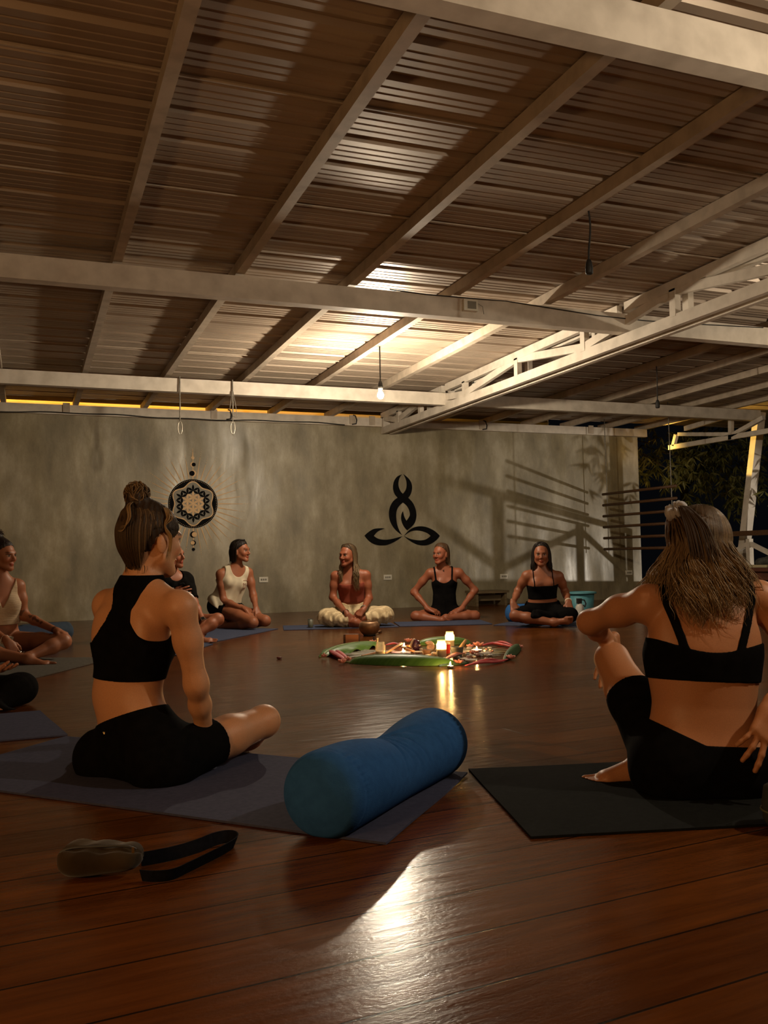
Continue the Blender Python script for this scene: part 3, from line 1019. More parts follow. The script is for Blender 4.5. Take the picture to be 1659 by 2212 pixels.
p0, p1 = on_floor(400, 1412)[:2], on_floor(476, 1387)[:2]
dd = (p1 - p0) / np.linalg.norm(p1 - p0)
yoga_mat(rect(p0 - dd * 0.15, p0 + dd * 0.75, 0.7), M_MAT_FAR, 'dark mat under the person in a black tee, mostly hidden behind the front person')

M_BLUE = mat('blue_cotton', (0.028, 0.105, 0.29), (0.023, 0.087, 0.245), 40, 0.95, spec=0.1, bump=0.15, bump_scale=300)
M_NAVY = mat('navy_cotton', (0.020, 0.035, 0.075), (0.016, 0.028, 0.062), 40, 0.85, bump=0.1, bump_scale=300)


def bolster(name, a, b, r, material, lab, dip=0.0, dip_at=0.5, wrinkle=1.0, nr=150, ns=120):
    """stuffed cylinder lying from a to b (floor points), sagging in the middle by dip"""
    a, b = np.array([a[0], a[1], 0.0]), np.array([b[0], b[1], 0.0])
    ax = b - a; L = np.linalg.norm(ax); ax /= L
    sd = np.array([ax[1], -ax[0], 0.0])
    vs = []
    for i in range(nr + 1):
        u = i / nr
        for j in range(ns):
            t = 2 * math.pi * j / ns
            # rounded ends
            e = min(u, 1 - u) * L
            rad = r
            er = 0.055
            if e < er:
                q = 1 - e / er
                rad = r * (0.72 + 0.28 * math.sqrt(max(0.0, 1 - q * q)))
            up = math.sin(t)
            g = math.exp(-((u - dip_at) / 0.20) ** 2)
            rr = rad * (1 - dip * g * (0.5 + 0.5 * up))
            if dip > 0:
                # fine creases fanning out from the sag, strongest on top
                for q, off in enumerate((-0.10, -0.065, -0.03, 0.0, 0.03, 0.06, 0.09, 0.12)):
                    cen = dip_at + off + (off * 0.9 + 0.05) * (math.cos(t) - 0.2) + 0.02 * math.sin(2 * t + q)
                    w = u - cen
                    rr -= (0.0050 if q % 2 else 0.0075) * wrinkle * math.exp(-(w / 0.009) ** 2) * max(0, math.sin(t * 0.85 + 0.35)) ** 1.5
                rr -= 0.009 * math.exp(-((u - dip_at - 0.10 * math.cos(t)) / 0.014) ** 2) * max(0, math.sin(t)) ** 2
            # gathers along parts of the end seam
            s = math.exp(-((e - 0.065) / 0.020) ** 2)
            rr += wrinkle * 0.0034 * s * math.sin(t * 44 + 2 * math.sin(3 * t)) * max(0, math.sin(1.5 * t + 0.6)) ** 2
            rr -= 0.0016 * math.exp(-((e - 0.056) / 0.004) ** 2)
            z = r * 0.96 + rr * math.sin(t)
            hx = rr * math.cos(t) * 1.04
            p = a + ax * (u * L) + sd * hx
            vs.append((p[0], p[1], max(0.007, z)))
    fs = []
    for i in range(nr):
        for j in range(ns):
            j2 = (j + 1) % ns
            fs.append((i * ns + j, i * ns + j2, (i + 1) * ns + j2, (i + 1) * ns + j))
    # puffed end discs
    for end in (0, nr):
        base = end * ns
        ring0 = list(range(base, base + ns))
        sgn = -1 if end == 0 else 1
        cen = np.mean([vs[k] for k in ring0], axis=0)
        prev = ring0
        for fac, push in ((0.8, 0.010), (0.55, 0.016), (0.28, 0.019)):
            cur = []
            for k in ring0:
                p = cen + (np.array(vs[k]) - cen) * fac + ax * sgn * push
                vs.append(tuple(p)); cur.append(len(vs) - 1)
            for j in range(ns):
                j2 = (j + 1) % ns
                q = (prev[j], prev[j2], cur[j2], cur[j])
                fs.append(q if end else q[::-1])
            prev = cur
        vs.append(tuple(cen + ax * sgn * 0.02))
        ci = len(vs) - 1
        for j in range(ns):
            q = (prev[j], prev[(j + 1) % ns], ci)
            fs.append(q if end else q[::-1])
    o = link_mesh(name, vs, fs, material, smooth=True)
    return tag(o, lab, 'bolster')


bolster('yoga_bolster', (0.690, 2.262), (1.285, 2.80), 0.114, M_BLUE, 'large blue cylindrical bolster sagging in the middle on the front mat', dip=0.30, dip_at=0.54)
q0 = on_floor(1097, 1344)
bolster('yoga_bolster', (q0[0], q0[1]), (q0[0] + 0.60, q0[1] - 0.12), 0.10, M_BLUE, 'blue bolster under the person in the black bandeau top, its end showing at left', nr=40, ns=40)
q0 = at(60, 1378, 7.75)
bolster('yoga_bolster', (q0[0] - 0.30, q0[1] - 0.05), (q0[0] + 0.22, q0[1] + 0.18), 0.10, M_NAVY, 'navy bolster behind the person in a cream crop top', nr=40, ns=40)
q0 = at(128, 1366, 8.5)
bolster('yoga_bolster', (q0[0] - 0.35, q0[1] - 0.1), (q0[0] + 0.10, q0[1] + 0.1), 0.09, mat('grey_blue_cotton', (0.035, 0.055, 0.085), (0.028, 0.045, 0.07), 40, 0.85), 'grey blue bolster further back by the wall at left', nr=40, ns=40)
# unidentified dark round thing at the right edge, modelled like a cushion
q0 = at(1703, 1760, 2.35)
bm = new()
lathe(bm, [(0, 0.0), (0.05, 0.0), (0.062, 0.02), (0.064, 0.06), (0.058, 0.10), (0.03, 0.118), (0, 0.12)], (q0[0], q0[1], 0.007), 28)
t = tag(link_bm('round_object', bm, mat('dark_green_cloth', (0.02, 0.024, 0.018), (0.03, 0.034, 0.025), 20, 0.8), smooth=True), 'dark green rounded object cut off at the right edge', 'object')
bm = new()
tube(bm, [(q0[0] + 0.0655 * math.cos(a), q0[1] + 0.0655 * math.sin(a), 0.05) for a in np.linspace(0, 2 * math.pi, 30)], 0.003, 6, cap=False)
link_bm('rim_band', bm, mat('olive_rim', (0.10, 0.11, 0.06), None, 5, 0.7), t, smooth=True)

# ------------------------------------------------------------------ belt pouch
M_VELVET = mat('brown_velvet', (0.022, 0.013, 0.005), (0.045, 0.028, 0.012), 9, 0.9, spec=0.1, sheen=0.15, bump=0.3, bump_scale=22)
pc = on_floor(215, 1893)
pa, pb = on_floor(122, 1898)[:2], on_floor(308, 1890)[:2]
pouch = thing('belt_pouch', 'brown velvet belt pouch with a black strap on the floor at lower left', 'pouch', (pc[0], pc[1], 0))
ax_ = np.array([*(pb - pa), 0.0]); PL = np.linalg.norm(ax_); ax_ /= PL
sd_ = np.array([-ax_[1], ax_[0], 0])
vs, fs = [], []
nr, ns = 60, 40
for i in range(nr + 1):
    u = i / nr
    for j in range(ns):
        t = 2 * math.pi * j / ns
        endf = (1 - abs(2 * u - 1) ** 5) ** 0.5
        hgt = 0.036 * endf * (0.92 + 0.12 * math.sin(5 * u + 0.6))
        dep = 0.052 * endf
        x_ = dep * math.copysign(abs(math.cos(t)) ** 0.75, math.cos(t))
        z_ = hgt * math.copysign(abs(math.sin(t)) ** 0.75, math.sin(t))
        # zip crease along the upper front
        z_ -= 0.007 * math.exp(-((t - 1.85 - 0.35 * math.sin(3 * u)) / 0.16) ** 2)
        z_ += 0.003 * math.sin(u * 19 + 3 * t) * max(0, math.sin(t))
        p = np.array([pa[0], pa[1], 0.04]) + ax_ * (u * PL) + sd_ * (x_ + 0.012) + np.array([0, 0, z_])
        vs.append((p[0], p[1], max(0.001, p[2])))
for i in range(nr):
    for j in range(ns):
        fs.append((i * ns + j, i * ns + (j + 1) % ns, (i + 1) * ns + (j + 1) % ns, (i + 1) * ns + j))
fs.append(tuple(range(ns))[::-1]); fs.append(tuple(nr * ns + j for j in range(ns)))
link_mesh('body', vs, fs, M_VELVET, pouch, smooth=True)
bm = new()
zp = [np.array([pa[0], pa[1], 0]) + ax_ * (u * PL) + sd_ * (0.012 - 0.026) + np.array([0, 0, 0.04 + 0.033 * (1 - abs(2 * u - 1) ** 5) ** 0.5]) for u in np.linspace(0.06, 0.94, 24)]
tube(bm, zp, 0.003, 5)
link_bm('zip', bm, M_BLACK, pouch)
bm = new()
e_ = zp[-2]
box(bm, (-0.003, -0.0015, -0.02), (0.003, 0.0015, 0.0), Matrix.Translation((e_[0], e_[1] - 0.004, e_[2] + 0.002)))
link_bm('zip_pull', bm, mat('brass', (0.6, 0.45, 0.2), None, 5, 0.3, 1.0), pouch)


def ribbon(name, pts, w, material, parent, th=0.003):
    """webbing standing on edge along pts; w its height"""
    P_ = [np.array(p, float) for p in pts]
    # resample with Catmull-Rom
    out = []
    n_ = len(P_)
    for i in range(n_ - 1):
        p0_, p1_, p2_, p3_ = P_[max(i - 1, 0)], P_[i], P_[i + 1], P_[min(i + 2, n_ - 1)]
        for s in np.linspace(0, 1, 10, endpoint=False):
            out.append(0.5 * ((2 * p1_) + (-p0_ + p2_) * s + (2 * p0_ - 5 * p1_ + 4 * p2_ - p3_) * s ** 2 + (-p0_ + 3 * p1_ - 3 * p2_ + p3_) * s ** 3))
    out.append(P_[-1])
    vs, fs = [], []
    for i, p in enumerate(out):
        d = out[min(i + 1, len(out) - 1)] - out[max(i - 1, 0)]
        s = np.array([-d[1], d[0], 0]); s /= np.linalg.norm(s) + 1e-9
        lean = s * 0.012
        for q in (p - s * th / 2, p + s * th / 2, p + s * th / 2 + lean + np.array([0, 0, w]), p - s * th / 2 + lean + np.array([0, 0, w])):
            vs.append((q[0], q[1], max(q[2], 0.0005)))
    for i in range(len(out) - 1):
        for k in range(4):
            a = i * 4 + k; b = i * 4 + (k + 1) % 4
            fs.append((a, b, b + 4, a + 4))
    fs.append((3, 2, 1, 0)); e = (len(out) - 1) * 4; fs.append((e, e + 1, e + 2, e + 3))
    return link_mesh(name, vs, fs, material, parent)


sp = [on_floor(*q) for q in ((306, 1872), (340, 1866), (385, 1856), (430, 1842), (470, 1826), (497, 1822), (503, 1832), (480, 1848), (445, 1866), (405, 1886), (370, 1902), (335, 1906), (308, 1904))]
sp = [(q[0], q[1], 0.001) for q in sp]
ribbon('strap', sp, 0.029, mat('black_webbing', (0.006, 0.006, 0.008), (0.009, 0.009, 0.012), 80, 0.95, spec=0.05), pouch)
sc_ = on_floor(603, 1424)
bm = new(); blob(bm, (sc_[0], sc_[1], 0.008), 0.022, 0.014, 0.010, 5, 0.15)
tag(link_bm('dry_petal', bm, mat('dried_red_petal', (0.10, 0.02, 0.014), None, 5, 0.6), smooth=True), 'small dark red dried petal alone on the floor left of the altar', 'petal')
# ================================================================== THE ALTAR ON THE FLOOR
M_LEAF = mat('banana_leaf_green', (0.055, 0.135, 0.022), (0.085, 0.19, 0.035), 4, 0.42, stretch=(1, 18, 1), bump=0.1)
M_LEAFD = mat('dark_leaf_green', (0.028, 0.065, 0.024), (0.045, 0.10, 0.035), 6, 0.5, stretch=(1, 14, 1))
M_RIB = mat('leaf_midrib', (0.20, 0.27, 0.09), None, 5, 0.5)
M_PALM = mat('palm_leaflet', (0.27, 0.235, 0.14), (0.14, 0.13, 0.07), 12, 0.6, stretch=(1, 6, 1))
M_PETR = mat('red_petal', (0.50, 0.06, 0.06), (0.32, 0.03, 0.04), 14, 0.5)
M_PETP = mat('pink_petal', (0.72, 0.30, 0.22), (0.58, 0.20, 0.15), 20, 0.6)
M_WAX = mat('candle_wax', (0.78, 0.62, 0.38), None, 5, 0.5)
M_FLAME = glow('candle_flame', (1.0, 0.55, 0.18), FLAME_STRENGTH)


def glass_mat(name, tint, clear=0.62):
    mt, nt, b, N, L = nodes_of(name)
    setb(b, tint, 0.1, 0, 0.5)
    out = [n for n in N if n.type == 'OUTPUT_MATERIAL'][0]
    tr_ = N.new('ShaderNodeBsdfTransparent'); tr_.inputs[0].default_value = (*[min(1, c * 0.2 + 0.8) for c in tint], 1)
    tl = N.new('ShaderNodeBsdfTranslucent'); tl.inputs[0].default_value = (*tint, 1)
    mx = N.new('ShaderNodeMixShader'); mx.inputs[0].default_value = 0.5
    L.new(b.outputs[0], mx.inputs[1]); L.new(tl.outputs[0], mx.inputs[2])
    m2 = N.new('ShaderNodeMixShader'); m2.inputs[0].default_value = 1 - clear
    L.new(tr_.outputs[0], m2.inputs[1]); L.new(mx.outputs[0], m2.inputs[2])
    L.new(m2.outputs[0], out.inputs[0])
    MATS[name] = mt
    return mt


M_GLASS = glass_mat('jar_glass', (0.8, 0.74, 0.6), 0.74)
M_RGLASS = glass_mat('red_jar_glass', (0.8, 0.10, 0.06), 0.35)
AC = on_floor(905, 1410)


def leaf(a, b, hw, arch, material, lab, bend=0.0, lift=0.004, tear=0.0, name='banana_leaf', rib=True, tilt=0.0):
    """leaf lying from a to b (floor points): hw half width, arch height of its middle, bend sideways, tilt raises one edge"""
    a, b = np.array([a[0], a[1], 0.0]), np.array([b[0], b[1], 0.0])
    d = b - a; L_ = np.linalg.norm(d); d /= L_
    s = np.array([-d[1], d[0], 0.0])
    nu, nv = 44, 14
    vs, fs = [], []
    for i in range(nu + 1):
        u = i / nu
        w = hw * (math.sin(math.pi * min(1, u * 0.96 + 0.03)) ** 0.55)
        for j in range(nv + 1):
            v = 2 * j / nv - 1
            ang = v * 1.25
            off = w * math.sin(ang) / math.sin(1.25)
            z = lift + arch * (math.cos(ang) - math.cos(1.25)) / (1 - math.cos(1.25)) * (math.sin(math.pi * u) ** 0.4) + tilt * (v + 1) / 2
            if abs(v) > 0.55 and tear:
                z += tear * math.sin(u * 21 + (3 if v > 0 else 0)) * (abs(v) - 0.55)
            z -= 0.004 * math.exp(-(v / 0.08) ** 2)
            p = a + d * (u * L_) + s * (off + bend * math.sin(math.pi * u)) + np.array([0, 0, z])
            vs.append((p[0], p[1], max(0.003, p[2])))
    W = nv + 1
    n0 = len(vs)
    vs += [(x, y, max(0.001, z - 0.003)) for x, y, z in vs]
    for i in range(nu):
        for j in range(nv):
            q = i * W + j
            fs.append((q, q + W, q + W + 1, q + 1))
            fs.append((n0 + q, n0 + q + 1, n0 + q + W + 1, n0 + q + W))
    for i in range(nu):
        q = i * W; fs.append((q, n0 + q, n0 + q + W, q + W))
        q = i * W + nv; fs.append((q, q + W, n0 + q + W, n0 + q))
    o = link_mesh(name, vs, fs, material, smooth=True)
    tag(o, lab, 'leaf')
    if rib:
        bm = new()
        pts = [np.array(vs[i * W + nv // 2]) + np.array([0, 0, 0.001]) for i in range(0, nu + 1, 2)]
        tube(bm, [pts[0] - d * 0.05] + pts, [0.006] * 3 + [0.005 * (1 - k / len(pts)) + 0.0015 for k in range(len(pts) - 2)], 6)
        link_bm('midrib', bm, M_RIB, o, smooth=True)
    return o


leaf(on_floor(697, 1419), on_floor(822, 1393), 0.125, 0.055, M_LEAF, 'broad green leaf with a wavy torn edge at the left end of the altar', bend=0.03, tear=0.05)
leaf(on_floor(757, 1433), on_floor(983, 1437), 0.088, 0.062, M_LEAF, 'long green leaf lying across the front of the altar', bend=-0.02, tilt=0.012)
leaf(on_floor(902, 1394), on_floor(1018, 1391), 0.075, 0.062, M_LEAF, 'green leaf at the back of the altar behind the tall candle jar', bend=0.02)
leaf(on_floor(1090, 1428), on_floor(1123, 1399), 0.038, 0.055, M_LEAFD, 'dark green rolled leaf at the right end of the altar', rib=False)
leaf(on_floor(950, 1440), on_floor(1012, 1432), 0.04, 0.014, M_LEAFD, 'dark leaf tip beside the right end of the long front leaf', rib=False)

# palm leaflets fanned out flat under everything
k = 0
for (a0, a1, n_, r0, r1, lab) in ((-35, 32, 13, 0.22, 0.66, 'dry palm leaflet fanned out at the right side of the altar'), (150, 214, 9, 0.26, 0.60, 'dry palm leaflet fanned out at the left side of the altar')):
    for q in range(n_):
        a = math.radians(a0 + (a1 - a0) * q / (n_ - 1)) - YAW
        c, s = math.cos(a), math.sin(a)
        p = (AC[0] + r0 * c, AC[1] + r0 * s); e = (AC[0] + (r1 + 0.05 * math.sin(q * 3)) * c, AC[1] + (r1 + 0.05 * math.sin(q * 3)) * s)
        o = leaf(p, e, 0.016, 0.006, M_PALM, lab, name='palm_leaflet', rib=False, lift=0.002 + 0.0006 * (q % 3))
        o['group'] = 'dry palm leaflets on the right' if a0 < 0 else 'dry palm leaflets on the left'


def strip(pts, w, material, lab, name='long_petal', group=None):
    """thick curling petal strip through floor points with heights"""
    P_ = [np.array(p, float) for p in pts]
    bm = new()
    n_ = 16
    out = []
    for i in range(len(P_) - 1):
        for s in np.linspace(0, 1, 6, endpoint=False): out.append(P_[i] * (1 - s) + P_[i + 1] * s)
    out.append(P_[-1])
    for _ in range(4):
        out = [out[0]] + [(out[i - 1] + 2 * out[i] + out[i + 1]) / 4 for i in range(1, len(out) - 1)] + [out[-1]]
    n_ = len(out)
    prev = None
    for i, p in enumerate(out):
        d = out[min(i + 1, n_ - 1)] - out[max(i - 1, 0)]
        s = np.array([-d[1], d[0], 0]); s /= np.linalg.norm(s) + 1e-9
        f = math.sin(math.pi * (i + 0.6) / (n_ + 0.2)) ** 0.6
        ring = []
        for q in range(8):
            t = 2 * math.pi * q / 8
            v = p + s * (w * f * math.cos(t)) + np.array([0, 0, 0.45 * w * f * math.sin(t) + 0.01])
            v[2] = max(v[2], 0.002)
            ring.append(bm.verts.new(tuple(v)))
        if prev:
            for q in range(8): bm.faces.new((prev[q], prev[(q + 1) % 8], ring[(q + 1) % 8], ring[q]))
        else: bm.faces.new(ring[::-1])
        prev = ring
    bm.faces.new(prev)
    o = link_bm(name, bm, material, smooth=True)
    return tag(o, lab, 'petal', group)


def fl(px, py, z=0.0):
    p = on_floor(px, py); return np.array([p[0], p[1], z])


for pts, w, lab in (
        ((fl(707, 1411, .02), fl(725, 1421, .02), fl(748, 1430)), 0.028, 'long red petal at the left end of the altar'),
        ((fl(718, 1410, .02), fl(735, 1418, .02), fl(752, 1426)), 0.02, 'second red petal close to the left end of the altar'),
        ((fl(1005, 1441), fl(1040, 1437, .012), fl(1075, 1433), fl(1097, 1427)), 0.022, 'long red petal along the front right edge of the altar'),
        ((fl(1022, 1436, .006), fl(1055, 1433, .02), fl(1088, 1430)), 0.016, 'thin red petal behind the front right edge of the altar'),
        ((fl(1040, 1397), fl(1068, 1394, .012), fl(1110, 1400)), 0.026, 'long red petal at the back right of the altar'),
        ((fl(1062, 1392, .0), fl(1085, 1393, .02), fl(1108, 1397)), 0.02, 'second red petal at the back right of the altar'),
        ((fl(833, 1396), fl(850, 1394, .01), fl(866, 1395)), 0.02, 'red petal at the back left of the altar behind the glass jar'),
        ((fl(958, 1430), fl(985, 1424, .03), fl(1005, 1420, .02)), 0.024, 'salmon petal beside the dark mortar on the altar')):
    strip(pts, w, M_PETR if 'salmon' not in lab else M_PETP, lab)


def flower(c, r, seed, lab, h=0.04):
    """torn ginger blossom: a few cupped petals round a core"""
    rnd = random.Random(seed)
    c = np.array(c, float)
    t = thing('pink_blossom', lab, 'flower', (c[0], c[1], 0))
    for q in range(5):
        a = 2 * math.pi * q / 5 + rnd.uniform(-.4, .4)
        bm = new()
        M_ = Matrix.Rotation(a, 3, 'Z') @ Matrix.Rotation(-0.55 + rnd.uniform(-.3, .3), 3, 'Y')
        blob(bm, (c[0] + 0.55 * r * math.cos(a), c[1] + 0.55 * r * math.sin(a), h * 0.55), r * 0.6, r * 0.36, 0.009, seed + q, 0.12, 2, M_)
        for v in bm.verts: v.co.z = max(v.co.z, 0.003)
        link_bm('petal', bm, M_PETP, t, smooth=True)
    bm = new(); blob(bm, (c[0], c[1], h * 0.6), r * 0.35, r * 0.35, h * 0.4, seed, 0.15)
    link_bm('core', bm, M_PETP, t, smooth=True)


for i, (px, py, r, lab) in enumerate((
        (716, 1411, 0.034, 'pink blossom on the broad leaf at the left end of the altar'), (700, 1423, 0.022, 'small pink blossom outermost at the left end of the altar'),
        (739, 1435, 0.032, 'pink blossom before the left tip of the long front leaf'), (752, 1430, 0.026, 'pink blossom touching the left tip of the long front leaf'),
        (992, 1436, 0.034, 'brownish pink blossom at the right tip of the long front leaf'), (1104, 1426, 0.032, 'pink blossom at the near end of the dark rolled leaf'),
        (1123, 1403, 0.026, 'pink blossom at the far end of the dark rolled leaf'), (882, 1389, 0.036, 'pink blossom behind the left tealight flame'),
        (1034, 1398, 0.044, 'large pink blossom behind the right tealight flame'), (1016, 1402, 0.030, 'pink blossom left of the right tealight flame'),
        (1024, 1416, 0.036, 'pink blossom in front of the right tealight'), (805, 1392, 0.03, 'pink blossom beside the small black bottle'), (866, 1397, 0.02, 'red pink bud left of the left tealight flame'))):
    flower(fl(px, py), r, 20 + i, lab)


def flame(c, h, parent):
    bm = new()
    lathe(bm, [(0, 0), (h * 0.16, h * 0.12), (h * 0.21, h * 0.3), (h * 0.15, h * 0.6), (h * 0.05, h * 0.88), (0, h)], c, 10)
    return link_bm('flame', bm, M_FLAME, parent, smooth=True)


def candle_jar(px, py, r, h, lab, wax=0.45):
    p = fl(px, py)
    t = thing('candle_jar', lab, 'candle', (p[0], p[1], 0))
    bm = new()
    lathe(bm, [(0, 0.0), (r * 0.96, 0.0), (r, 0.006), (r, h * 0.80), (r * 0.80, h * 0.88), (r * 0.82, h), (r * 0.78, h), (r * 0.76, h * 0.88), (r * 0.95, h * 0.79), (r * 0.95, 0.008), (0, 0.008)], (p[0], p[1], 0.004), 26)
    link_bm('glass', bm, M_GLASS, t, smooth=True)
    bm = new()
    lathe(bm, [(0, 0), (r * 0.9, 0), (r * 0.9, h * wax), (r * 0.3, h * wax - 0.004), (0, h * wax - 0.004)], (p[0], p[1], 0.014), 22)
    link_bm('wax', bm, M_WAX, t, smooth=True)
    bm = new(); tube(bm, [(p[0], p[1], 0.012 + h * wax), (p[0] + 0.001, p[1], 0.012 + h * wax + 0.012)], 0.0012, 5); link_bm('wick', bm, M_BLACK, t)
    flame((p[0], p[1], 0.014 + h * wax + 0.008), 0.030, t)


candle_jar(972, 1403, 0.036, 0.135, 'tall glass jar with a lit candle at the back of the altar')
candle_jar(954, 1424, 0.036, 0.130, 'glass jar with a lit candle just behind the long front leaf')


def tealight(px, py, z, lab):
    p = fl(px, py)
    t = thing('tealight', lab, 'candle', (p[0], p[1], z))
    bm = new(); lathe(bm, [(0, 0), (0.02, 0), (0.021, 0.015), (0.019, 0.015), (0.018, 0.010), (0, 0.010)], (p[0], p[1], z + 0.003), 18)
    link_bm('cup', bm, mat('aluminium_cup', (0.6, 0.58, 0.52), None, 5, 0.35, 0.8), t, smooth=True)
    bm = new(); lathe(bm, [(0, 0.012), (0.0185, 0.012), (0.0185, 0.004)], (p[0], p[1], z + 0.003), 18); link_bm('wax', bm, M_WAX, t)
    flame((p[0], p[1], z + 0.018), 0.026, t)


M_DISH = mat('purple_clay', (0.20, 0.12, 0.17), (0.14, 0.09, 0.12), 12, 0.5)


def dish(px, py, r, h, material, lab, name='clay_dish'):
    p = fl(px, py)
    bm = new(); lathe(bm, [(0, 0), (r * 0.6, 0), (r, h), (r * 0.93, h), (r * 0.55, 0.006), (0, 0.006)], (p[0], p[1], 0.003), 24)
    return tag(link_bm(name, bm, material, smooth=True), lab, 'dish')


dish(867, 1416, 0.075, 0.022, M_DISH, 'wide shallow purple dish behind the long front leaf')
tealight(871, 1416, 0.008, 'lit tealight in the shallow purple dish')
tealight(873, 1402, 0.006, 'lit tealight behind the purple dish, left side of the altar')
dish(1030, 1413, 0.042, 0.03, M_DISH, 'small purple dish under the right tealight')
tealight(1030, 1412, 0.010, 'lit tealight at the right side of the altar among pink blossoms')
tealight(973, 1444, 0.0, 'lit tealight low on the floor before the right tip of the long front leaf')

# red glass, clear jar, stick, bottle, box
p = fl(966, 1413)
rg = thing('red_candle_glass', 'small red glass between the two candle jars', 'candle glass', (p[0], p[1], 0))
bm = new(); lathe(bm, [(0, 0), (0.022, 0), (0.024, 0.07), (0.021, 0.07), (0.02, 0.006), (0, 0.006)], (p[0], p[1], 0.003), 18); link_bm('glass', bm, M_RGLASS, rg, smooth=True)
bm = new(); lathe(bm, [(0, 0.0), (0.0245, 0.0), (0.0245, 0.012), (0, 0.012)], (p[0], p[1], 0.074), 18); link_bm('rim', bm, M_WAX, rg)
p = fl(822, 1417)
gj = thing('glass_jar', 'clear unlit glass jar at the left of the altar behind the long front leaf', 'jar', (p[0], p[1], 0))
bm = new(); lathe(bm, [(0, 0), (0.036, 0), (0.038, 0.008), (0.038, 0.075), (0.03, 0.083), (0.032, 0.1), (0.029, 0.1), (0.027, 0.083), (0.035, 0.073), (0.035, 0.01), (0, 0.01)], (p[0], p[1], 0.003), 26); link_bm('glass', bm, M_GLASS, gj, smooth=True)
bm = new(); lathe(bm, [(0, 0), (0.034, 0), (0.034, 0.022), (0, 0.022)], (p[0], p[1], 0.014), 22); link_bm('wax', bm, M_WAX, gj, smooth=True)
p = fl(815, 1402)
bm = new(); tube(bm, [(p[0], p[1], 0.003), (p[0], p[1], 0.05), (p[0] + 0.002, p[1], 0.088)], [0.004, 0.008, 0.009], 8)
tag(link_bm('pale_candle_stub', bm, M_WAX, smooth=True), 'thin pale candle standing behind the clear glass jar', 'candle')
p = fl(808, 1391)
bb = thing('dropper_bottle', 'tiny black bottle behind the broad leaf at left', 'bottle', (p[0], p[1], 0))
bm = new(); lathe(bm, [(0, 0), (0.013, 0), (0.013, 0.035), (0.006, 0.042), (0, 0.042)], (p[0], p[1], 0.003), 14); link_bm('body', bm, M_BLACK, bb, smooth=True)
bm = new(); lathe(bm, [(0.0055, 0.04), (0.007, 0.042), (0.006, 0.062), (0, 0.062)], (p[0], p[1], 0.003), 12); link_bm('cap', bm, M_BLACK, bb, smooth=True)
p = fl(760, 1391)
cb = thing('card_box', 'small brown card box with an orange front behind the broad leaf', 'box', (p[0], p[1], 0))
Mb = Matrix.Translation((p[0], p[1], 0.003)) @ Matrix.Rotation(-0.55, 4, 'Z')
bm = new(); box(bm, (-0.065, -0.035, 0), (0.065, 0.035, 0.080), Mb); link_bm('body', bm, mat('brown_card', (0.10, 0.05, 0.03), None, 5, 0.7), cb, bevel=0.002)
bm = new(); box(bm, (-0.045, -0.0375, 0.004), (0.066, -0.0345, 0.079), Mb); link_bm('front_label', bm, mat('orange_card', (0.5, 0.20, 0.09), None, 5, 0.6), cb)

# amethyst, shell, mortar, pots
p = fl(901, 1406)
am = thing('amethyst_geode', 'upright amethyst geode with a pale rind in the middle of the altar', 'crystal', (p[0], p[1], 0))
bm = new()
for (x, y, z) in []: pass
blob(bm, (p[0], p[1], 0.047), 0.043, 0.03, 0.047, 3, 0.10, 3)
for v in bm.verts:
    h_ = v.co.z / 0.095
    v.co.x = p[0] + (v.co.x - p[0]) * (1.15 - 0.6 * max(0, h_)) - 0.012 * h_
    v.co.z = max(v.co.z, 0.003)
link_bm('crystal_mass', bm, mat('amethyst', (0.085, 0.022, 0.055), (0.035, 0.010, 0.030), 60, 0.25, spec=0.6, bump=0.5), am, smooth=False)
bm = new()
cdv = np.array([p[0], p[1], 0.0]) / math.hypot(p[0], p[1])
blob(bm, (p[0] + cdv[0] * 0.020 - 0.010, p[1] + cdv[1] * 0.020 + 0.004, 0.049), 0.043, 0.034, 0.049, 3, 0.10, 3)
for v in bm.verts:
    h_ = v.co.z / 0.095
    v.co.x = p[0] + (v.co.x - p[0]) * (1.15 - 0.6 * max(0, h_)) - 0.012 * h_
    v.co.z = max(v.co.z, 0.003)
link_bm('rind', bm, mat('pale_rock', (0.50, 0.36, 0.29), (0.36, 0.25, 0.2), 30, 0.8, bump=0.3), am, smooth=True)
bm = new()
rnd = random.Random(4)
for q in range(46):
    a, h_ = rnd.uniform(-0.8, 0.9), rnd.uniform(0.008, 0.082)
    w_ = (0.043 * (1.15 - 0.6 * h_ / 0.095)) * 0.75
    cx_, cy_ = p[0] + a * w_ - 0.012 * h_ / 0.095 + 0.006, p[1] - 0.028 * math.sqrt(max(0.05, 1 - a * a)) * (1 - 0.35 * h_ / 0.095)
    M_ = Matrix.Translation((cx_, cy_, h_)) @ Matrix.Rotation(1.2 + rnd.uniform(-.4, .4), 4, 'X') @ Matrix.Rotation(rnd.uniform(0, 6), 4, 'Z')
    r_ = rnd.uniform(0.005, 0.009)
    base = [bm.verts.new(M_ @ Vector((r_ * math.cos(t), r_ * math.sin(t), -0.006))) for t in np.linspace(0, 2 * math.pi, 6, endpoint=False)]
    tip = bm.verts.new(M_ @ Vector((0, 0, 0.014)))
    for i in range(6): bm.faces.new((base[i], base[(i + 1) % 6], tip))
link_bm('crystals', bm, MATS['amethyst'], am)
p = fl(927, 1407)
bm = new()
pr = None
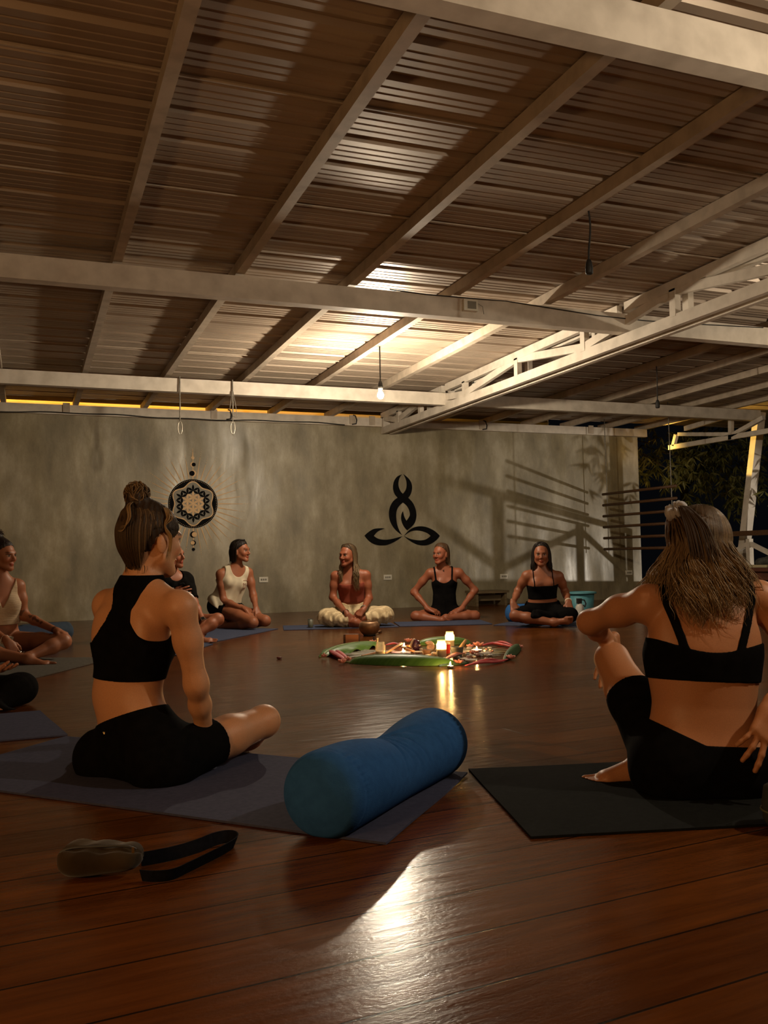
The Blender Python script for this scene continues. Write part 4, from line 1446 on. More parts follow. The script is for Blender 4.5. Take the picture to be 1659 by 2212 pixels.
for i in range(46):
    th_ = i / 45 * 2.3 * 2 * math.pi
    rr = 0.0045 * math.exp(0.145 * th_)
    c = Vector((p[0] + rr * math.cos(th_ + 0.5), p[1] - 0.012, 0.034 + rr * math.sin(th_ + 0.5)))
    rt = 0.45 * rr + 0.002
    rad = Vector((math.cos(th_ + 0.5), 0, math.sin(th_ + 0.5)))
    ring = [bm.verts.new(c + rad * (rt * math.cos(q)) + Vector((0, rt * math.sin(q) * 1.1, 0))) for q in np.linspace(0, 2 * math.pi, 10, endpoint=False)]
    if pr:
        for q in range(10): bm.faces.new((pr[q], pr[(q + 1) % 10], ring[(q + 1) % 10], ring[q]))
    pr = ring
bm.faces.new(pr)
for v in bm.verts: v.co.z = max(v.co.z, 0.003)
tag(link_bm('spiral_shell', bm, mat('pale_shell', (0.62, 0.40, 0.28), (0.48, 0.30, 0.2), 20, 0.4), smooth=True), 'pale pink spiral shell right of the amethyst', 'shell')
M_STONE = mat('dark_stone', (0.06, 0.065, 0.06), (0.09, 0.095, 0.085), 25, 0.7, bump=0.2)
p = fl(988, 1422)
mo = thing('stone_mortar', 'dark stone mortar with a pale stick leaning in it', 'mortar', (p[0], p[1], 0))
bm = new(); lathe(bm, [(0, 0), (0.034, 0), (0.032, 0.01), (0.047, 0.07), (0.049, 0.078), (0.041, 0.078), (0.03, 0.03), (0, 0.025)], (p[0], p[1], 0.003), 24); link_bm('bowl', bm, M_STONE, mo, smooth=True)
bm = new(); tube(bm, [(p[0] - 0.005, p[1], 0.035), (p[0] + 0.035, p[1] - 0.01, 0.09), (p[0] + 0.06, p[1] - 0.02, 0.125), (p[0] + 0.064, p[1] - 0.022, 0.13)], [0.012, 0.013, 0.011, 0.007], 9)
tag(link_bm('smudge_stick', bm, mat('pale_stick', (0.50, 0.33, 0.18), (0.36, 0.22, 0.11), 30, 0.7), smooth=True), 'short pale stick leaning out of the dark mortar', 'stick')
dish(921, 1418, 0.034, 0.045, mat('brown_clay', (0.26, 0.14, 0.08), (0.2, 0.1, 0.05), 20, 0.7), 'small brown clay pot in front of the spiral shell', 'clay_pot')
M_PALO = mat('orange_wood_stick', (0.55, 0.27, 0.12), (0.42, 0.19, 0.08), 12, 0.6, stretch=(1, 6, 1))
for (a, b, lab) in ((fl(833, 1417, .02), fl(868, 1403, .05), 'orange wooden stick left of the flames pointing to the back'), (fl(877, 1407, .02), fl(895, 1413, .02), 'orange wooden stick between the flames and the amethyst'),
                    (fl(782, 1420, .01), fl(820, 1412, .014), 'orange wooden stick left of the clear glass jar'), (fl(880, 1398, .012), fl(888, 1400, .012), 'short orange wooden stick behind the left flame')):
    bm = new(); bar(bm, a, b, 0.013, 0.012)
    tag(link_bm('wooden_stick', bm, M_PALO, bevel=0.002), lab, 'stick')
# cards and small stones between them
for i, (px, py, rz, lab) in enumerate(((845, 1409, 0.3, 'pale card left of the purple dish'), (940, 1430, -0.2, 'pale card in front of the candle jar'), (1005, 1427, 0.6, 'grey card right of the mortar near the front'),
                                       (1012, 1412, 0.2, 'pale card between the mortar and the right tealight'), (905, 1413, -0.4, 'pale card in front of the amethyst'), (1048, 1416, 0.1, 'patterned card right of the right tealight'),
                                       (1018, 1432, -0.5, 'grey card at the front right of the altar'))):
    p = fl(px, py)
    bm = new(); box(bm, (-0.04, -0.028, 0), (0.04, 0.028, 0.002), Matrix.Translation((p[0], p[1], 0.010 + 0.002 * i)) @ Matrix.Rotation(rz, 4, 'Z') @ Matrix.Rotation(0.06, 4, 'X'))
    tag(link_bm('picture_card', bm, mat('card_grey', (0.30, 0.29, 0.27), (0.5, 0.42, 0.34), 60, 0.5) if 'grey' in lab or 'patt' in lab else mat('card_pale', (0.62, 0.5, 0.36), (0.45, 0.33, 0.22), 60, 0.5)), lab, 'card')
stones = [mat('stone_cream', (0.62, 0.48, 0.34), None, 5, 0.4), mat('stone_rose', (0.5, 0.25, 0.2), None, 5, 0.35), mat('stone_grey', (0.40, 0.38, 0.36), None, 5, 0.4), mat('stone_white', (0.7, 0.64, 0.55), None, 5, 0.25)]
rnd = random.Random(11)
proto = []
for i in range(4):
    bm = new(); blob(bm, (0, 0, 0), 0.016, 0.011, 0.009, 40 + i, 0.22, 2)
    o = link_bm('pebble', bm, stones[i], smooth=True); proto.append(o)
ri = 0
for i in range(64):
    src = proto[i % 4]
    o = src if i < 4 else src.copy()
    if i >= 4: COL.objects.link(o)
    if i < 34: px, py = rnd.uniform(990, 1070), rnd.uniform(1403, 1428)
    elif i < 52: px, py = rnd.uniform(900, 965), rnd.uniform(1403, 1428)
    else: px, py = rnd.uniform(838, 900), rnd.uniform(1398, 1422)
    p = fl(px, py)
    o.location = (p[0], p[1], 0.012 + 0.004 * rnd.random())
    o.rotation_euler = (rnd.uniform(-.4, .4), rnd.uniform(-.4, .4), rnd.uniform(0, 6))
    s_ = rnd.uniform(0.7, 1.35)
    o.scale = (s_, s_, s_)
    tag(o, 'small %s stone scattered between the candles on the altar' % ('cream', 'rose', 'grey', 'white')[i % 4], 'stone', '%s stones on the altar' % ('cream', 'rose', 'grey', 'white')[i % 4])

# ------------------------------------------------------------------ singing bowl, mallet, cup
M_BRASS = mat('old_brass', (0.30, 0.17, 0.09), (0.18, 0.09, 0.045), 10, 0.42, 0.55)
p = fl(798, 1373)
bm = new()
lathe(bm, [(0, 0.002), (0.055, 0.0), (0.075, 0.012), (0.094, 0.045), (0.098, 0.075), (0.09, 0.105), (0.072, 0.122), (0.068, 0.120), (0.085, 0.10), (0.09, 0.07), (0.07, 0.02), (0, 0.012)], (p[0], p[1], 0.012), 36)
sbw = thing('singing_bowl', 'round brown metal bowl on the floor before the person in patterned trousers', 'bowl', (p[0], p[1], 0))
link_bm('bowl', bm, M_BRASS, sbw, smooth=True)
bm = new(); tube(bm, [(p[0] + 0.05 * math.cos(t), p[1] + 0.05 * math.sin(t), 0.01) for t in np.linspace(0, 2 * math.pi, 20)], 0.010, 7, cap=False); link_bm('ring_cushion', bm, M_BLACK, sbw, smooth=True)
a, b = fl(808, 1371, .014), fl(823, 1367, .014)
bm = new(); tube(bm, [a, a * 0.3 + b * 0.7, a * 0.25 + b * 0.75, b], [0.006, 0.006, 0.014, 0.013], 8)
tag(link_bm('bowl_mallet', bm, M_WOOD, smooth=True), 'small dark mallet on the floor right of the metal bowl', 'mallet')
p = fl(671, 1357)
cu = thing('small_cup', 'small grey green cup standing left of the person in patterned trousers', 'cup', (p[0], p[1], 0.008))
bm = new(); lathe(bm, [(0, 0), (0.024, 0), (0.026, 0.004), (0.03, 0.085), (0.027, 0.085), (0.023, 0.008), (0, 0.008)], (p[0], p[1], 0.009), 22); link_bm('body', bm, mat('grey_green_glaze', (0.12, 0.12, 0.085), (0.09, 0.09, 0.065), 15, 0.4), cu, smooth=True)
bm = new(); lathe(bm, [(0.0265, 0), (0.0305, 0), (0.031, 0.004), (0.027, 0.004), (0.0265, 0)], (p[0], p[1], 0.093), 22); link_bm('rim', bm, mat('dark_rim', (0.05, 0.05, 0.04), None, 5, 0.4), cu, smooth=True)
# ================================================================== PEOPLE
# A figure is a signed distance field (tapered limbs, smoothly joined) turned into one continuous surface;
# clothes are offset surfaces of the same field cut at their hems.
M_SKIN = vcol_mat('skin', 0.48, 0.35, 0.06, 260, sss=0.08)
M_HAIR = vcol_mat('hair', 0.55, 0.25, 0.25, 160, streak=0.5)


def nz(v):
    v = np.asarray(v, float)
    return v / (np.linalg.norm(v) + 1e-12)


class Field:
    def __init__(s, lo, hi, h):
        s.lo = np.asarray(lo, float); s.h = h
        s.n = (np.ceil((np.asarray(hi) - s.lo) / h).astype(int) + 1)
        s.ax = [(s.lo[i] + h * np.arange(s.n[i])).astype(np.float32) for i in range(3)]

    def empty(s, v=0.3):
        return np.full(tuple(s.n), v, np.float32)

    def sub(s, lo, hi):
        a = np.clip(np.floor((np.asarray(lo) - s.lo) / s.h).astype(int), 0, s.n - 1)
        b = np.clip(np.ceil((np.asarray(hi) - s.lo) / s.h).astype(int) + 1, 1, s.n)
        return tuple(slice(int(a[i]), int(max(b[i], a[i] + 1))) for i in range(3))

    def pts(s, sl):
        return s.ax[0][sl[0]][:, None, None], s.ax[1][sl[1]][None, :, None], s.ax[2][sl[2]][None, None, :]


def smin(a, b, k):
    h = np.maximum(k - np.abs(a - b), 0.0) / k
    return np.minimum(a, b) - h * h * k * 0.25


class Cone:
    """tapered capsule; flat = (direction, factor) squashes it along direction"""
    def __init__(s, a, b, ra, rb=None, flat=None, k=None):
        s.a, s.b = np.asarray(a, float), np.asarray(b, float); s.ra = ra; s.rb = ra if rb is None else rb; s.flat = flat; s.k = k

    def box(s, m):
        r = max(s.ra, s.rb) + m
        return np.minimum(s.a, s.b) - r, np.maximum(s.a, s.b) + r

    def d(s, X, Y, Z):
        ba = s.b - s.a
        px, py, pz = X - s.a[0], Y - s.a[1], Z - s.a[2]
        if s.flat is not None:
            n, f = s.flat
            g = (px * n[0] + py * n[1] + pz * n[2]) * (1 / f - 1)
            px, py, pz = px + n[0] * g, py + n[1] * g, pz + n[2] * g
            ba = ba + n * (ba @ n) * (1 / f - 1)
        L2 = float(ba @ ba) + 1e-12
        t = np.clip((px * ba[0] + py * ba[1] + pz * ba[2]) / L2, 0, 1)
        q = np.sqrt((px - ba[0] * t) ** 2 + (py - ba[1] * t) ** 2 + (pz - ba[2] * t) ** 2)
        return q - (s.ra + (s.rb - s.ra) * t)


class Ell:
    def __init__(s, c, r, axes=None, k=None):
        s.c = np.asarray(c, float); s.r = np.asarray(r, float); s.A = np.eye(3) if axes is None else np.asarray(axes, float); s.k = k

    def box(s, m):
        r = max(s.r) + m
        return s.c - r, s.c + r

    def d(s, X, Y, Z):
        px, py, pz = X - s.c[0], Y - s.c[1], Z - s.c[2]
        u = [px * s.A[i][0] + py * s.A[i][1] + pz * s.A[i][2] for i in range(3)]
        k0 = np.sqrt((u[0] / s.r[0]) ** 2 + (u[1] / s.r[1]) ** 2 + (u[2] / s.r[2]) ** 2) + 1e-6
        k1 = np.sqrt((u[0] / s.r[0] ** 2) ** 2 + (u[1] / s.r[1] ** 2) ** 2 + (u[2] / s.r[2] ** 2) ** 2) + 1e-6
        return k0 * (k0 - 1) / k1


def chain_field(F, prims, k=0.02, m=0.07):
    out = F.empty()
    for p in prims:
        lo, hi = p.box(m)
        if isinstance(p, Cone) and p.flat is not None:
            lo, hi = lo - 0.0, hi + 0.0
        sl = F.sub(lo, hi)
        dd = p.d(*F.pts(sl)).astype(np.float32)
        out[sl] = smin(out[sl], dd, p.k or k)
    return out


def surface_nets(D, F, off=(0, 0, 0)):
    ins = D < 0
    nx, ny, nz_ = D.shape
    c = ins[:-1, :-1, :-1].astype(np.int8)
    cnt = np.zeros((nx - 1, ny - 1, nz_ - 1), np.int8)
    for dx in (0, 1):
        for dy in (0, 1):
            for dz in (0, 1):
                cnt += ins[dx:nx - 1 + dx, dy:ny - 1 + dy, dz:nz_ - 1 + dz]
    act = (cnt > 0) & (cnt < 8)
    I, J, K = np.nonzero(act)
    if len(I) == 0:
        return np.zeros((0, 3)), np.zeros((0, 4), int)
    idx = np.full(act.shape, -1, np.int32)
    idx[I, J, K] = np.arange(len(I))
    acc = np.zeros((len(I), 3)); w = np.zeros(len(I))
    corner = [(0, 0, 0), (1, 0, 0), (0, 1, 0), (1, 1, 0), (0, 0, 1), (1, 0, 1), (0, 1, 1), (1, 1, 1)]
    val = [D[I + a, J + b, K + c_] for a, b, c_ in corner]
    for a in range(8):
        for b in range(a + 1, 8):
            ca, cb = np.array(corner[a]), np.array(corner[b])
            if np.abs(ca - cb).sum() != 1: continue
            m_ = (val[a] < 0) != (val[b] < 0)
            t = val[a] / (val[a] - val[b] + 1e-12)
            t = np.clip(t, 0, 1)
            p = ca[None, :] + (cb - ca)[None, :] * t[:, None]
            acc[m_] += p[m_]; w[m_] += 1
    V = (np.stack([I, J, K], 1) + acc / w[:, None]) * F.h + F.lo + np.asarray(off)
    quads = []
    for ax in range(3):
        s0 = [slice(None)] * 3; s1 = [slice(None)] * 3
        s0[ax] = slice(0, -1); s1[ax] = slice(1, None)
        a_, b_ = ins[tuple(s0)], ins[tuple(s1)]
        ch = a_ != b_
        o1, o2 = [(1, 2), (2, 0), (0, 1)][ax]
        # need neighbours in o1, o2 >= 1 and within cells
        E = np.argwhere(ch)
        ok = (E[:, o1] >= 1) & (E[:, o2] >= 1) & (E[:, o1] < idx.shape[o1]) & (E[:, o2] < idx.shape[o2])
        E = E[ok]
        e1 = np.zeros(3, int); e1[o1] = 1
        e2 = np.zeros(3, int); e2[o2] = 1
        q = [idx[tuple((E - d).T)] for d in (0 * e1, e1, e1 + e2, e2)]
        Q = np.stack(q, 1)
        flip = a_[tuple(E.T)]
        Q[~flip] = Q[~flip][:, ::-1]
        quads.append(Q)
    Q = np.concatenate(quads)
    Q = Q[(Q >= 0).all(1)]
    return V, Q


def quick_mesh(name, V, Q, material, parent=None, cols=None):
    me = bpy.data.meshes.new(name)
    nf = len(Q)
    me.vertices.add(len(V)); me.loops.add(nf * 4); me.polygons.add(nf)
    me.vertices.foreach_set('co', np.asarray(V, np.float32).ravel())
    me.loops.foreach_set('vertex_index', np.asarray(Q, np.int32).ravel())
    me.polygons.foreach_set('loop_start', np.arange(0, nf * 4, 4, dtype=np.int32))
    me.polygons.foreach_set('loop_total', np.full(nf, 4, np.int32))
    me.update(calc_edges=True)
    me.validate()
    me.polygons.foreach_set('use_smooth', np.ones(len(me.polygons), dtype=bool))
    me.materials.append(material)
    if cols is not None:
        a = me.color_attributes.new('Col', 'FLOAT_COLOR', 'POINT')
        c = np.ones((len(me.vertices), 4), np.float32); c[:, :3] = cols
        a.data.foreach_set('color', c.ravel())
    o = bpy.data.objects.new(name, me)
    COL.objects.link(o)
    if parent is not None:
        o.parent = parent
        o.matrix_parent_inverse = parent.matrix_world.inverted()
    return o


def hand_prims(w, d, n, thumb_side, curl=0.35, spread=0.12, s=1.0, thumb_curl=0.4, L=None):
    """wrist point w, direction d to the fingertips, palm normal n (the way the palm looks), thumb_side +1/-1 along lateral axis"""
    d = nz(d); n = nz(n - d * (n @ d)); lat = np.cross(d, n)
    pr = []
    kn = []
    for i, (o, ml) in enumerate(((0.030, 0.080), (0.010, 0.086), (-0.010, 0.082), (-0.028, 0.074))):
        base = w + d * 0.012 * s + lat * (o * 0.55 * thumb_side * s)
        k_ = w + d * ml * s + lat * (o * 1.0 * thumb_side * s)
        pr.append(Cone(base, k_, 0.0145 * s, 0.0125 * s, k=0.018))
        kn.append(k_)
    pr.append(Cone(w - d * 0.03 * s, w + d * 0.02 * s, 0.022 * s, 0.022 * s, flat=(n, 0.75), k=0.02))
    lens = ((0.040, 0.024, 0.019), (0.044, 0.028, 0.020), (0.041, 0.026, 0.020), (0.032, 0.020, 0.017))
    cu = curl if hasattr(curl, '__len__') else [curl] * 4
    for i in range(4):
        p = kn[i]
        ang = 0.0
        sp = (1.5 - i) * spread * thumb_side
        base_d = nz(d + lat * sp)
        r = (0.0088, 0.0092, 0.0088, 0.0076)[i] * s
        for j in range(3):
            ang += cu[i] * (0.8, 1.1, 0.7)[j]
            dd = base_d * math.cos(ang) + n * math.sin(ang)
            q = p + dd * lens[i][j] * s
            pr.append(Cone(p, q, r * (1 - 0.06 * j), r * (0.94 - 0.07 * j), k=0.005))
            p = q
    # thumb: leaves the side of the palm near its base
    tb = w + d * 0.022 * s + lat * (0.022 * thumb_side * s)
    t1 = tb + (d * 0.62 + lat * thumb_side * 0.70 + n * 0.25) * 0.036 * s
    t2 = t1 + nz(d * 0.85 + lat * thumb_side * 0.35 + n * (0.2 + thumb_curl * 0.6)) * 0.031 * s
    t3 = t2 + nz(d * 0.95 + lat * thumb_side * 0.05 + n * (0.2 + thumb_curl)) * 0.024 * s
    pr += [Cone(tb, t1, 0.0145 * s, 0.0115 * s, k=0.014), Cone(t1, t2, 0.0105 * s, 0.0098 * s, k=0.006), Cone(t2, t3, 0.0098 * s, 0.0080 * s, k=0.006)]
    return pr


def foot_prims(an, d, sole, s=1.0, big_side=1):
    """ankle an, direction d to the toes, sole = the way the sole looks; big_side +1: big toe along cross(d, sole)"""
    d = nz(d); sole = nz(sole - d * (sole @ d)); lat = np.cross(d, sole)
    heel = an - d * 0.035 * s + sole * 0.040 * s
    ball = an + d * 0.125 * s + sole * 0.048 * s
    pr = [Cone(an, heel, 0.032 * s, 0.030 * s, k=0.03), Cone(an + sole * 0.005, ball, 0.033 * s, 0.026 * s, flat=(sole, 0.9), k=0.03),
          Cone(heel, ball - lat * big_side * 0.020 * s, 0.026 * s, 0.022 * s, k=0.025), Cone(ball - lat * big_side * 0.022 * s, ball + lat * big_side * 0.022 * s, 0.019 * s, 0.021 * s, flat=(sole, 0.8), k=0.02)]
    for i, (o, L_, r) in enumerate(((0.030, 0.058, 0.0125), (0.010, 0.056, 0.0092), (-0.006, 0.050, 0.0088), (-0.020, 0.043, 0.0082), (-0.033, 0.034, 0.0078))):
        a = ball + lat * big_side * o * s * 0.9 + d * 0.004 + sole * 0.003
        b = a + d * L_ * s + sole * 0.004
        pr.append(Cone(a, b, r * s, r * s * 0.95, k=0.006))
    return pr


def head_prims(c, f, u, s=1.0):
    f = nz(f); u = nz(u - f * (u @ f)); r = np.cross(f, u)
    P = lambda a, b, c_: c + (r * a + f * b + u * c_) * s
    A = [r, f, u]
    E = lambda p, rad, k=None: Ell(P(*p), np.array(rad) * s, A, k)
    K = lambda p, q, ra, rb, k=None: Cone(P(*p), P(*q), ra * s, rb * s, k=k)
    pr = [E((0, -0.012, 0.030), (0.073, 0.093, 0.083)), E((0, 0.028, -0.018), (0.060, 0.062, 0.078), 0.03),
          K((-0.046, 0.012, -0.060), (-0.014, 0.066, -0.094), 0.022, 0.018, 0.03), K((0.046, 0.012, -0.060), (0.014, 0.066, -0.094), 0.022, 0.018, 0.03),
          E((0, 0.070, -0.097), (0.018, 0.016, 0.015), 0.02),
          E((-0.036, 0.062, -0.028), (0.022, 0.022, 0.022), 0.025), E((0.036, 0.062, -0.028), (0.022, 0.022, 0.022), 0.025),
          K((-0.03, 0.082, 0.018), (0.03, 0.082, 0.018), 0.012, 0.012, 0.02),
          K((0, 0.090, 0.006), (0, 0.108, -0.028), 0.0075, 0.0105, 0.012), E((0.010, 0.096, -0.034), (0.008, 0.010, 0.007), 0.008), E((-0.010, 0.096, -0.034), (0.008, 0.010, 0.007), 0.008),
          E((0, 0.086, -0.060), (0.022, 0.010, 0.0062), 0.006), E((0, 0.084, -0.072), (0.019, 0.010, 0.0068), 0.006),
          E((-0.074, -0.008, -0.016), (0.009, 0.019, 0.030), 0.01), E((0.074, -0.008, -0.016), (0.009, 0.019, 0.030), 0.01)]
    carve = [E((-0.031, 0.094, 0.001), (0.017, 0.015, 0.010)), E((0.031, 0.094, 0.001), (0.017, 0.015, 0.010))]
    balls = [E((-0.031, 0.0765, 0.000), (0.0125, 0.0125, 0.0125)), E((0.031, 0.0765, 0.000), (0.0125, 0.0125, 0.0125))]
    return pr, carve, balls, (c, r, f, u, s)


class Person:
    def __init__(s, name, label, J, h=0.0052, wt=1.0, skin=(0.42, 0.19, 0.10), head_f=None, head_u=None, head_s=1.0, zfloor=0.008,
                 hands=None, feet=None, bust=1.0, lean=None, front=None):
        s.J = J = {k: np.asarray(v, float) for k, v in J.items()}
        s.skin = np.array(skin)
        u = nz(J['neck'] - J['pelvis'])
        r = J['shR'] - J['shL']; r = nz(r - u * (r @ u))
        f = np.cross(u, r)
        s.u, s.r, s.f = u, r, f
        s.wt = wt
        fl_ = (f, 0.68)
        pe, wa, ch, ne = J['pelvis'], J['waist'], J['chest'], J['neck']
        hipw = nz(J['hipR'] - J['hipL'])
        hf = np.cross(u, nz(hipw - u * (hipw @ u)))
        tor = [Cone(pe - hipw * 0.062 * wt, pe + hipw * 0.062 * wt, 0.112 * wt, k=0.05, flat=(hf, 0.92)),
               Ell(J['hipL'] - hf * 0.045, (0.098 * wt, 0.105, 0.098), [hipw, hf, u], 0.05), Ell(J['hipR'] - hf * 0.045, (0.098 * wt, 0.105, 0.098), [hipw, hf, u], 0.05),
               Cone(pe + u * 0.03, wa, 0.140 * wt, 0.120 * wt, flat=(f, 0.72), k=0.06), Cone(wa, ch, 0.120 * wt, 0.136 * wt, flat=fl_, k=0.06),
               Cone(ch, ne - u * 0.085, 0.137 * wt, 0.115 * wt, flat=fl_, k=0.06),
               Cone(J['shL'] + r * 0.015 - u * 0.012, J['shR'] - r * 0.015 - u * 0.012, 0.048, flat=(f, 0.95), k=0.06),
               Cone(ne - u * 0.005 - f * 0.012, J['shL'] + r * 0.03, 0.040, 0.034, k=0.05), Cone(ne - u * 0.005 - f * 0.012, J['shR'] - r * 0.03, 0.040, 0.034, k=0.05),
               Ell(ch - f * 0.055 + r * 0.075 * wt + u * 0.055, (0.062, 0.030, 0.075), [r, f, u], 0.05), Ell(ch - f * 0.055 - r * 0.075 * wt + u * 0.055, (0.062, 0.030, 0.075), [r, f, u], 0.05)]
        if bust > 0:
            for sg in (-1, 1):
                tor.append(Ell(ch + r * sg * 0.066 * wt + f * (0.068 * wt) + u * 0.012, np.array((0.056, 0.050, 0.056)) * bust, [r, f, u], 0.035))
        hc = J['head']
        hf_ = nz(head_f if head_f is not None else f)
        hu_ = nz(head_u if head_u is not None else u * 0.5 + np.array([0, 0, 0.5]))
        hp, carve, balls, s.hd = head_prims(hc, hf_, hu_, head_s)
        hu2 = s.hd[3]; hf2 = s.hd[2]
        neck = [Cone(ne - f * 0.006, hc - hu2 * 0.055 - hf2 * 0.022, 0.053, 0.049, k=0.03)]
        chains = {}
        s.hands, s.feet = {}, {}
        for sd in 'LR':
            sh, el, wr = J['sh' + sd], J['el' + sd], J['wr' + sd]
            a = [Cone(sh - u * 0.008, sh * 0.55 + el * 0.45, 0.050 * wt ** 0.5, 0.042 * wt ** 0.5, k=0.03), Cone(sh * 0.55 + el * 0.45, el, 0.042 * wt ** 0.5, 0.0355, k=0.035),
                 Cone(el, el * 0.68 + wr * 0.32, 0.0350, 0.0345, k=0.035), Cone(el * 0.68 + wr * 0.32, wr, 0.0345, 0.0245, k=0.025)]
            if hands and sd in hands:
                a += hand_prims(wr, **hands[sd])
            chains['arm' + sd] = (a, sh)
            hp_, kn, an = J['hip' + sd], J['kn' + sd], J['an' + sd]
            leg = [Cone(hp_, hp_ * 0.4 + kn * 0.6, 0.088 * wt, 0.068 * wt ** 0.7, k=0.03), Cone(hp_ * 0.4 + kn * 0.6, kn, 0.068 * wt ** 0.7, 0.054, k=0.03)]
            leg2 = [Cone(kn, kn * 0.68 + an * 0.32, 0.053, 0.053, k=0.03), Cone(kn * 0.68 + an * 0.32, an, 0.053, 0.033, k=0.03)]
            if feet and sd in feet:
                leg2 += foot_prims(an, **feet[sd])
            chains['leg' + sd] = (leg, hp_)
            chains['shin' + sd] = (leg2, kn)
        allp = tor + hp + neck + [p for c_ in chains.values() for p in c_[0]]
        lo = np.min([p.box(0.05)[0] for p in allp], axis=0); hi = np.max([p.box(0.05)[1] for p in allp], axis=0)
        lo[2] = zfloor - 0.03
        s.F = F = Field(lo, hi, h)
        s.zf = zfloor
        D = {}
        D['torso'] = chain_field(F, tor, 0.05, 0.10)
        D['neck'] = chain_field(F, neck, 0.03, 0.09)
        hd = chain_field(F, hp, 0.03, 0.07)
        for e_ in carve:
            sl = F.sub(*e_.box(0.03)); q = e_.d(*F.pts(sl)).astype(np.float32)
            hd[sl] = -smin(-hd[sl], q, 0.008)
        for e_ in balls:
            sl = F.sub(*e_.box(0.03)); q = e_.d(*F.pts(sl)).astype(np.float32)
            hd[sl] = smin(hd[sl], q, 0.003)
        D['head'] = hd
        body = smin(D['torso'], D['neck'], 0.045)
        body = smin(body, D['head'], 0.022)
        for key, (pr, jt) in chains.items():
            dd = chain_field(F, pr, 0.02, 0.07)
            D[key] = dd
            sl = F.sub(np.min([p.box(0.06)[0] for p in pr], axis=0), np.max([p.box(0.06)[1] for p in pr], axis=0))
            X, Y, Z = F.pts(sl)
            r2 = (X - jt[0]) ** 2 + (Y - jt[1]) ** 2 + (Z - jt[2]) ** 2
            kk = (0.005 + (0.050 if 'leg' in key else 0.040) * np.exp(-r2 / 0.10 ** 2)).astype(np.float32)
            body[sl] = smin(body[sl], dd[sl], kk)
        s.D = D
        Zg = F.ax[2][None, None, :]
        s.body = np.maximum(body, zfloor - Zg)
        s.root = tag(bpy.data.objects.new('person', None), label, 'person')
        s.root.location = Vector((float(J['pelvis'][0]), float(J['pelvis'][1]), zfloor))
        COL.objects.link(s.root)
        s.root.matrix_world = Matrix.Translation(s.root.location)
        V, Q = surface_nets(s.body, F)
        s.body_obj = quick_mesh('body', V, Q, M_SKIN, s.root, s.colour(V))
        s.Vb = V

    def local(s, V):
        c, r, f, u, sc = s.hd
        q = (V - c) / sc
        return q @ r, q @ f, q @ u

    def colour(s, V):
        col = np.tile(s.skin, (len(V), 1))
        a, b, c = s.local(V)
        near = (np.abs(a) < 0.09) & (np.abs(b) < 0.13) & (np.abs(c) < 0.13)
        def paint(mask, rgb, w=1.0):
            col[mask] = col[mask] * (1 - w) + np.array(rgb) * w
        front = near & (b > 0.055)
        lips = front & ((a / 0.024) ** 2 + ((c + 0.066) / 0.0125) ** 2 < 1)
        paint(lips, s.skin * np.array((0.85, 0.48, 0.50)))
        aa = np.abs(a)
        brow = front & (((aa - 0.032) / 0.021) ** 2 + ((c - 0.022 - 0.05 * (0.03 - np.abs(aa - 0.03))) / 0.0045) ** 2 < 1)
        paint(brow, (0.03, 0.017, 0.01), 0.7)
        eye = front & (((aa - 0.031) / 0.0155) ** 2 + ((c - 0.000) / 0.0080) ** 2 < 1)
        paint(eye, (0.40, 0.34, 0.29), 0.55)
        iris = front & (((aa - 0.031) / 0.0068) ** 2 + ((c - 0.000) / 0.0075) ** 2 < 1)
        paint(iris, (0.02, 0.012, 0.008))
        lash = front & (((aa - 0.031) / 0.018) ** 2 + ((c - 0.0085) / 0.0032) ** 2 < 1)
        paint(lash, (0.02, 0.012, 0.008), 0.9)
        cheek = front & (((aa - 0.042) / 0.022) ** 2 + ((c + 0.032) / 0.02) ** 2 < 1)
        paint(cheek, s.skin * np.array((1.05, 0.85, 0.82)), 0.6)
        return np.clip(col, 0, 1)

    def paint_more(s, fn):
        """fn(V, col) -> col, to add e.g. tattoos"""
        me = s.body_obj.data
        n = len(me.vertices)
        V = np.empty(n * 3, np.float32); me.vertices.foreach_get('co', V); V = V.reshape(-1, 3)
        a = me.color_attributes['Col']
        c = np.empty(n * 4, np.float32); a.data.foreach_get('color', c); c = c.reshape(-1, 4)
        c[:, :3] = fn(V, c[:, :3])
        a.data.foreach_set('color', c.ravel())

    def coords(s, org=None):
        X, Y, Z = s.F.ax[0][:, None, None], s.F.ax[1][None, :, None], s.F.ax[2][None, None, :]
        o = s.J['neck'] if org is None else np.asarray(org, float)
        g = lambda d: ((X - o[0]) * d[0] + (Y - o[1]) * d[1] + (Z - o[2]) * d[2])
        return g(s.r), g(s.f), g(s.u)

    def plane(s, p, n):
        n = nz(n); X, Y, Z = s.F.ax[0][:, None, None], s.F.ax[1][None, :, None], s.F.ax[2][None, None, :]
        return (X - p[0]) * n[0] + (Y - p[1]) * n[1] + (Z - p[2]) * n[2]

    def cloth(s, name, keys, t, clip, material, k=0.03, disp=None, cols=None, label=None):
        """garment: the named parts grown by t, kept where clip < 0"""
        d = s.D[keys[0]].copy()
        for q in keys[1:]: d = smin(d, s.D[q], k)
        d = d - t
        if disp is not None: d = d + disp
        d = np.maximum(d, clip)
        d = np.maximum(d, s.zf - 0.001 - s.F.ax[2][None, None, :])
        V, Q = surface_nets(d.astype(np.float32), s.F)
        o = quick_mesh(name, V, Q, material, s.root, cols(V) if cols else None)
        if label: o['label'] = label
        return o

    def leg_clip(s, sd, frac, key='leg'):
        """< 0 on the hip side of the plane at frac of the way from hip to knee (or knee to ankle)"""
        a, b = (s.J['hip' + sd], s.J['kn' + sd]) if key == 'leg' else (s.J['kn' + sd], s.J['an' + sd])
        return s.plane(a + (b - a) * frac, b - a)

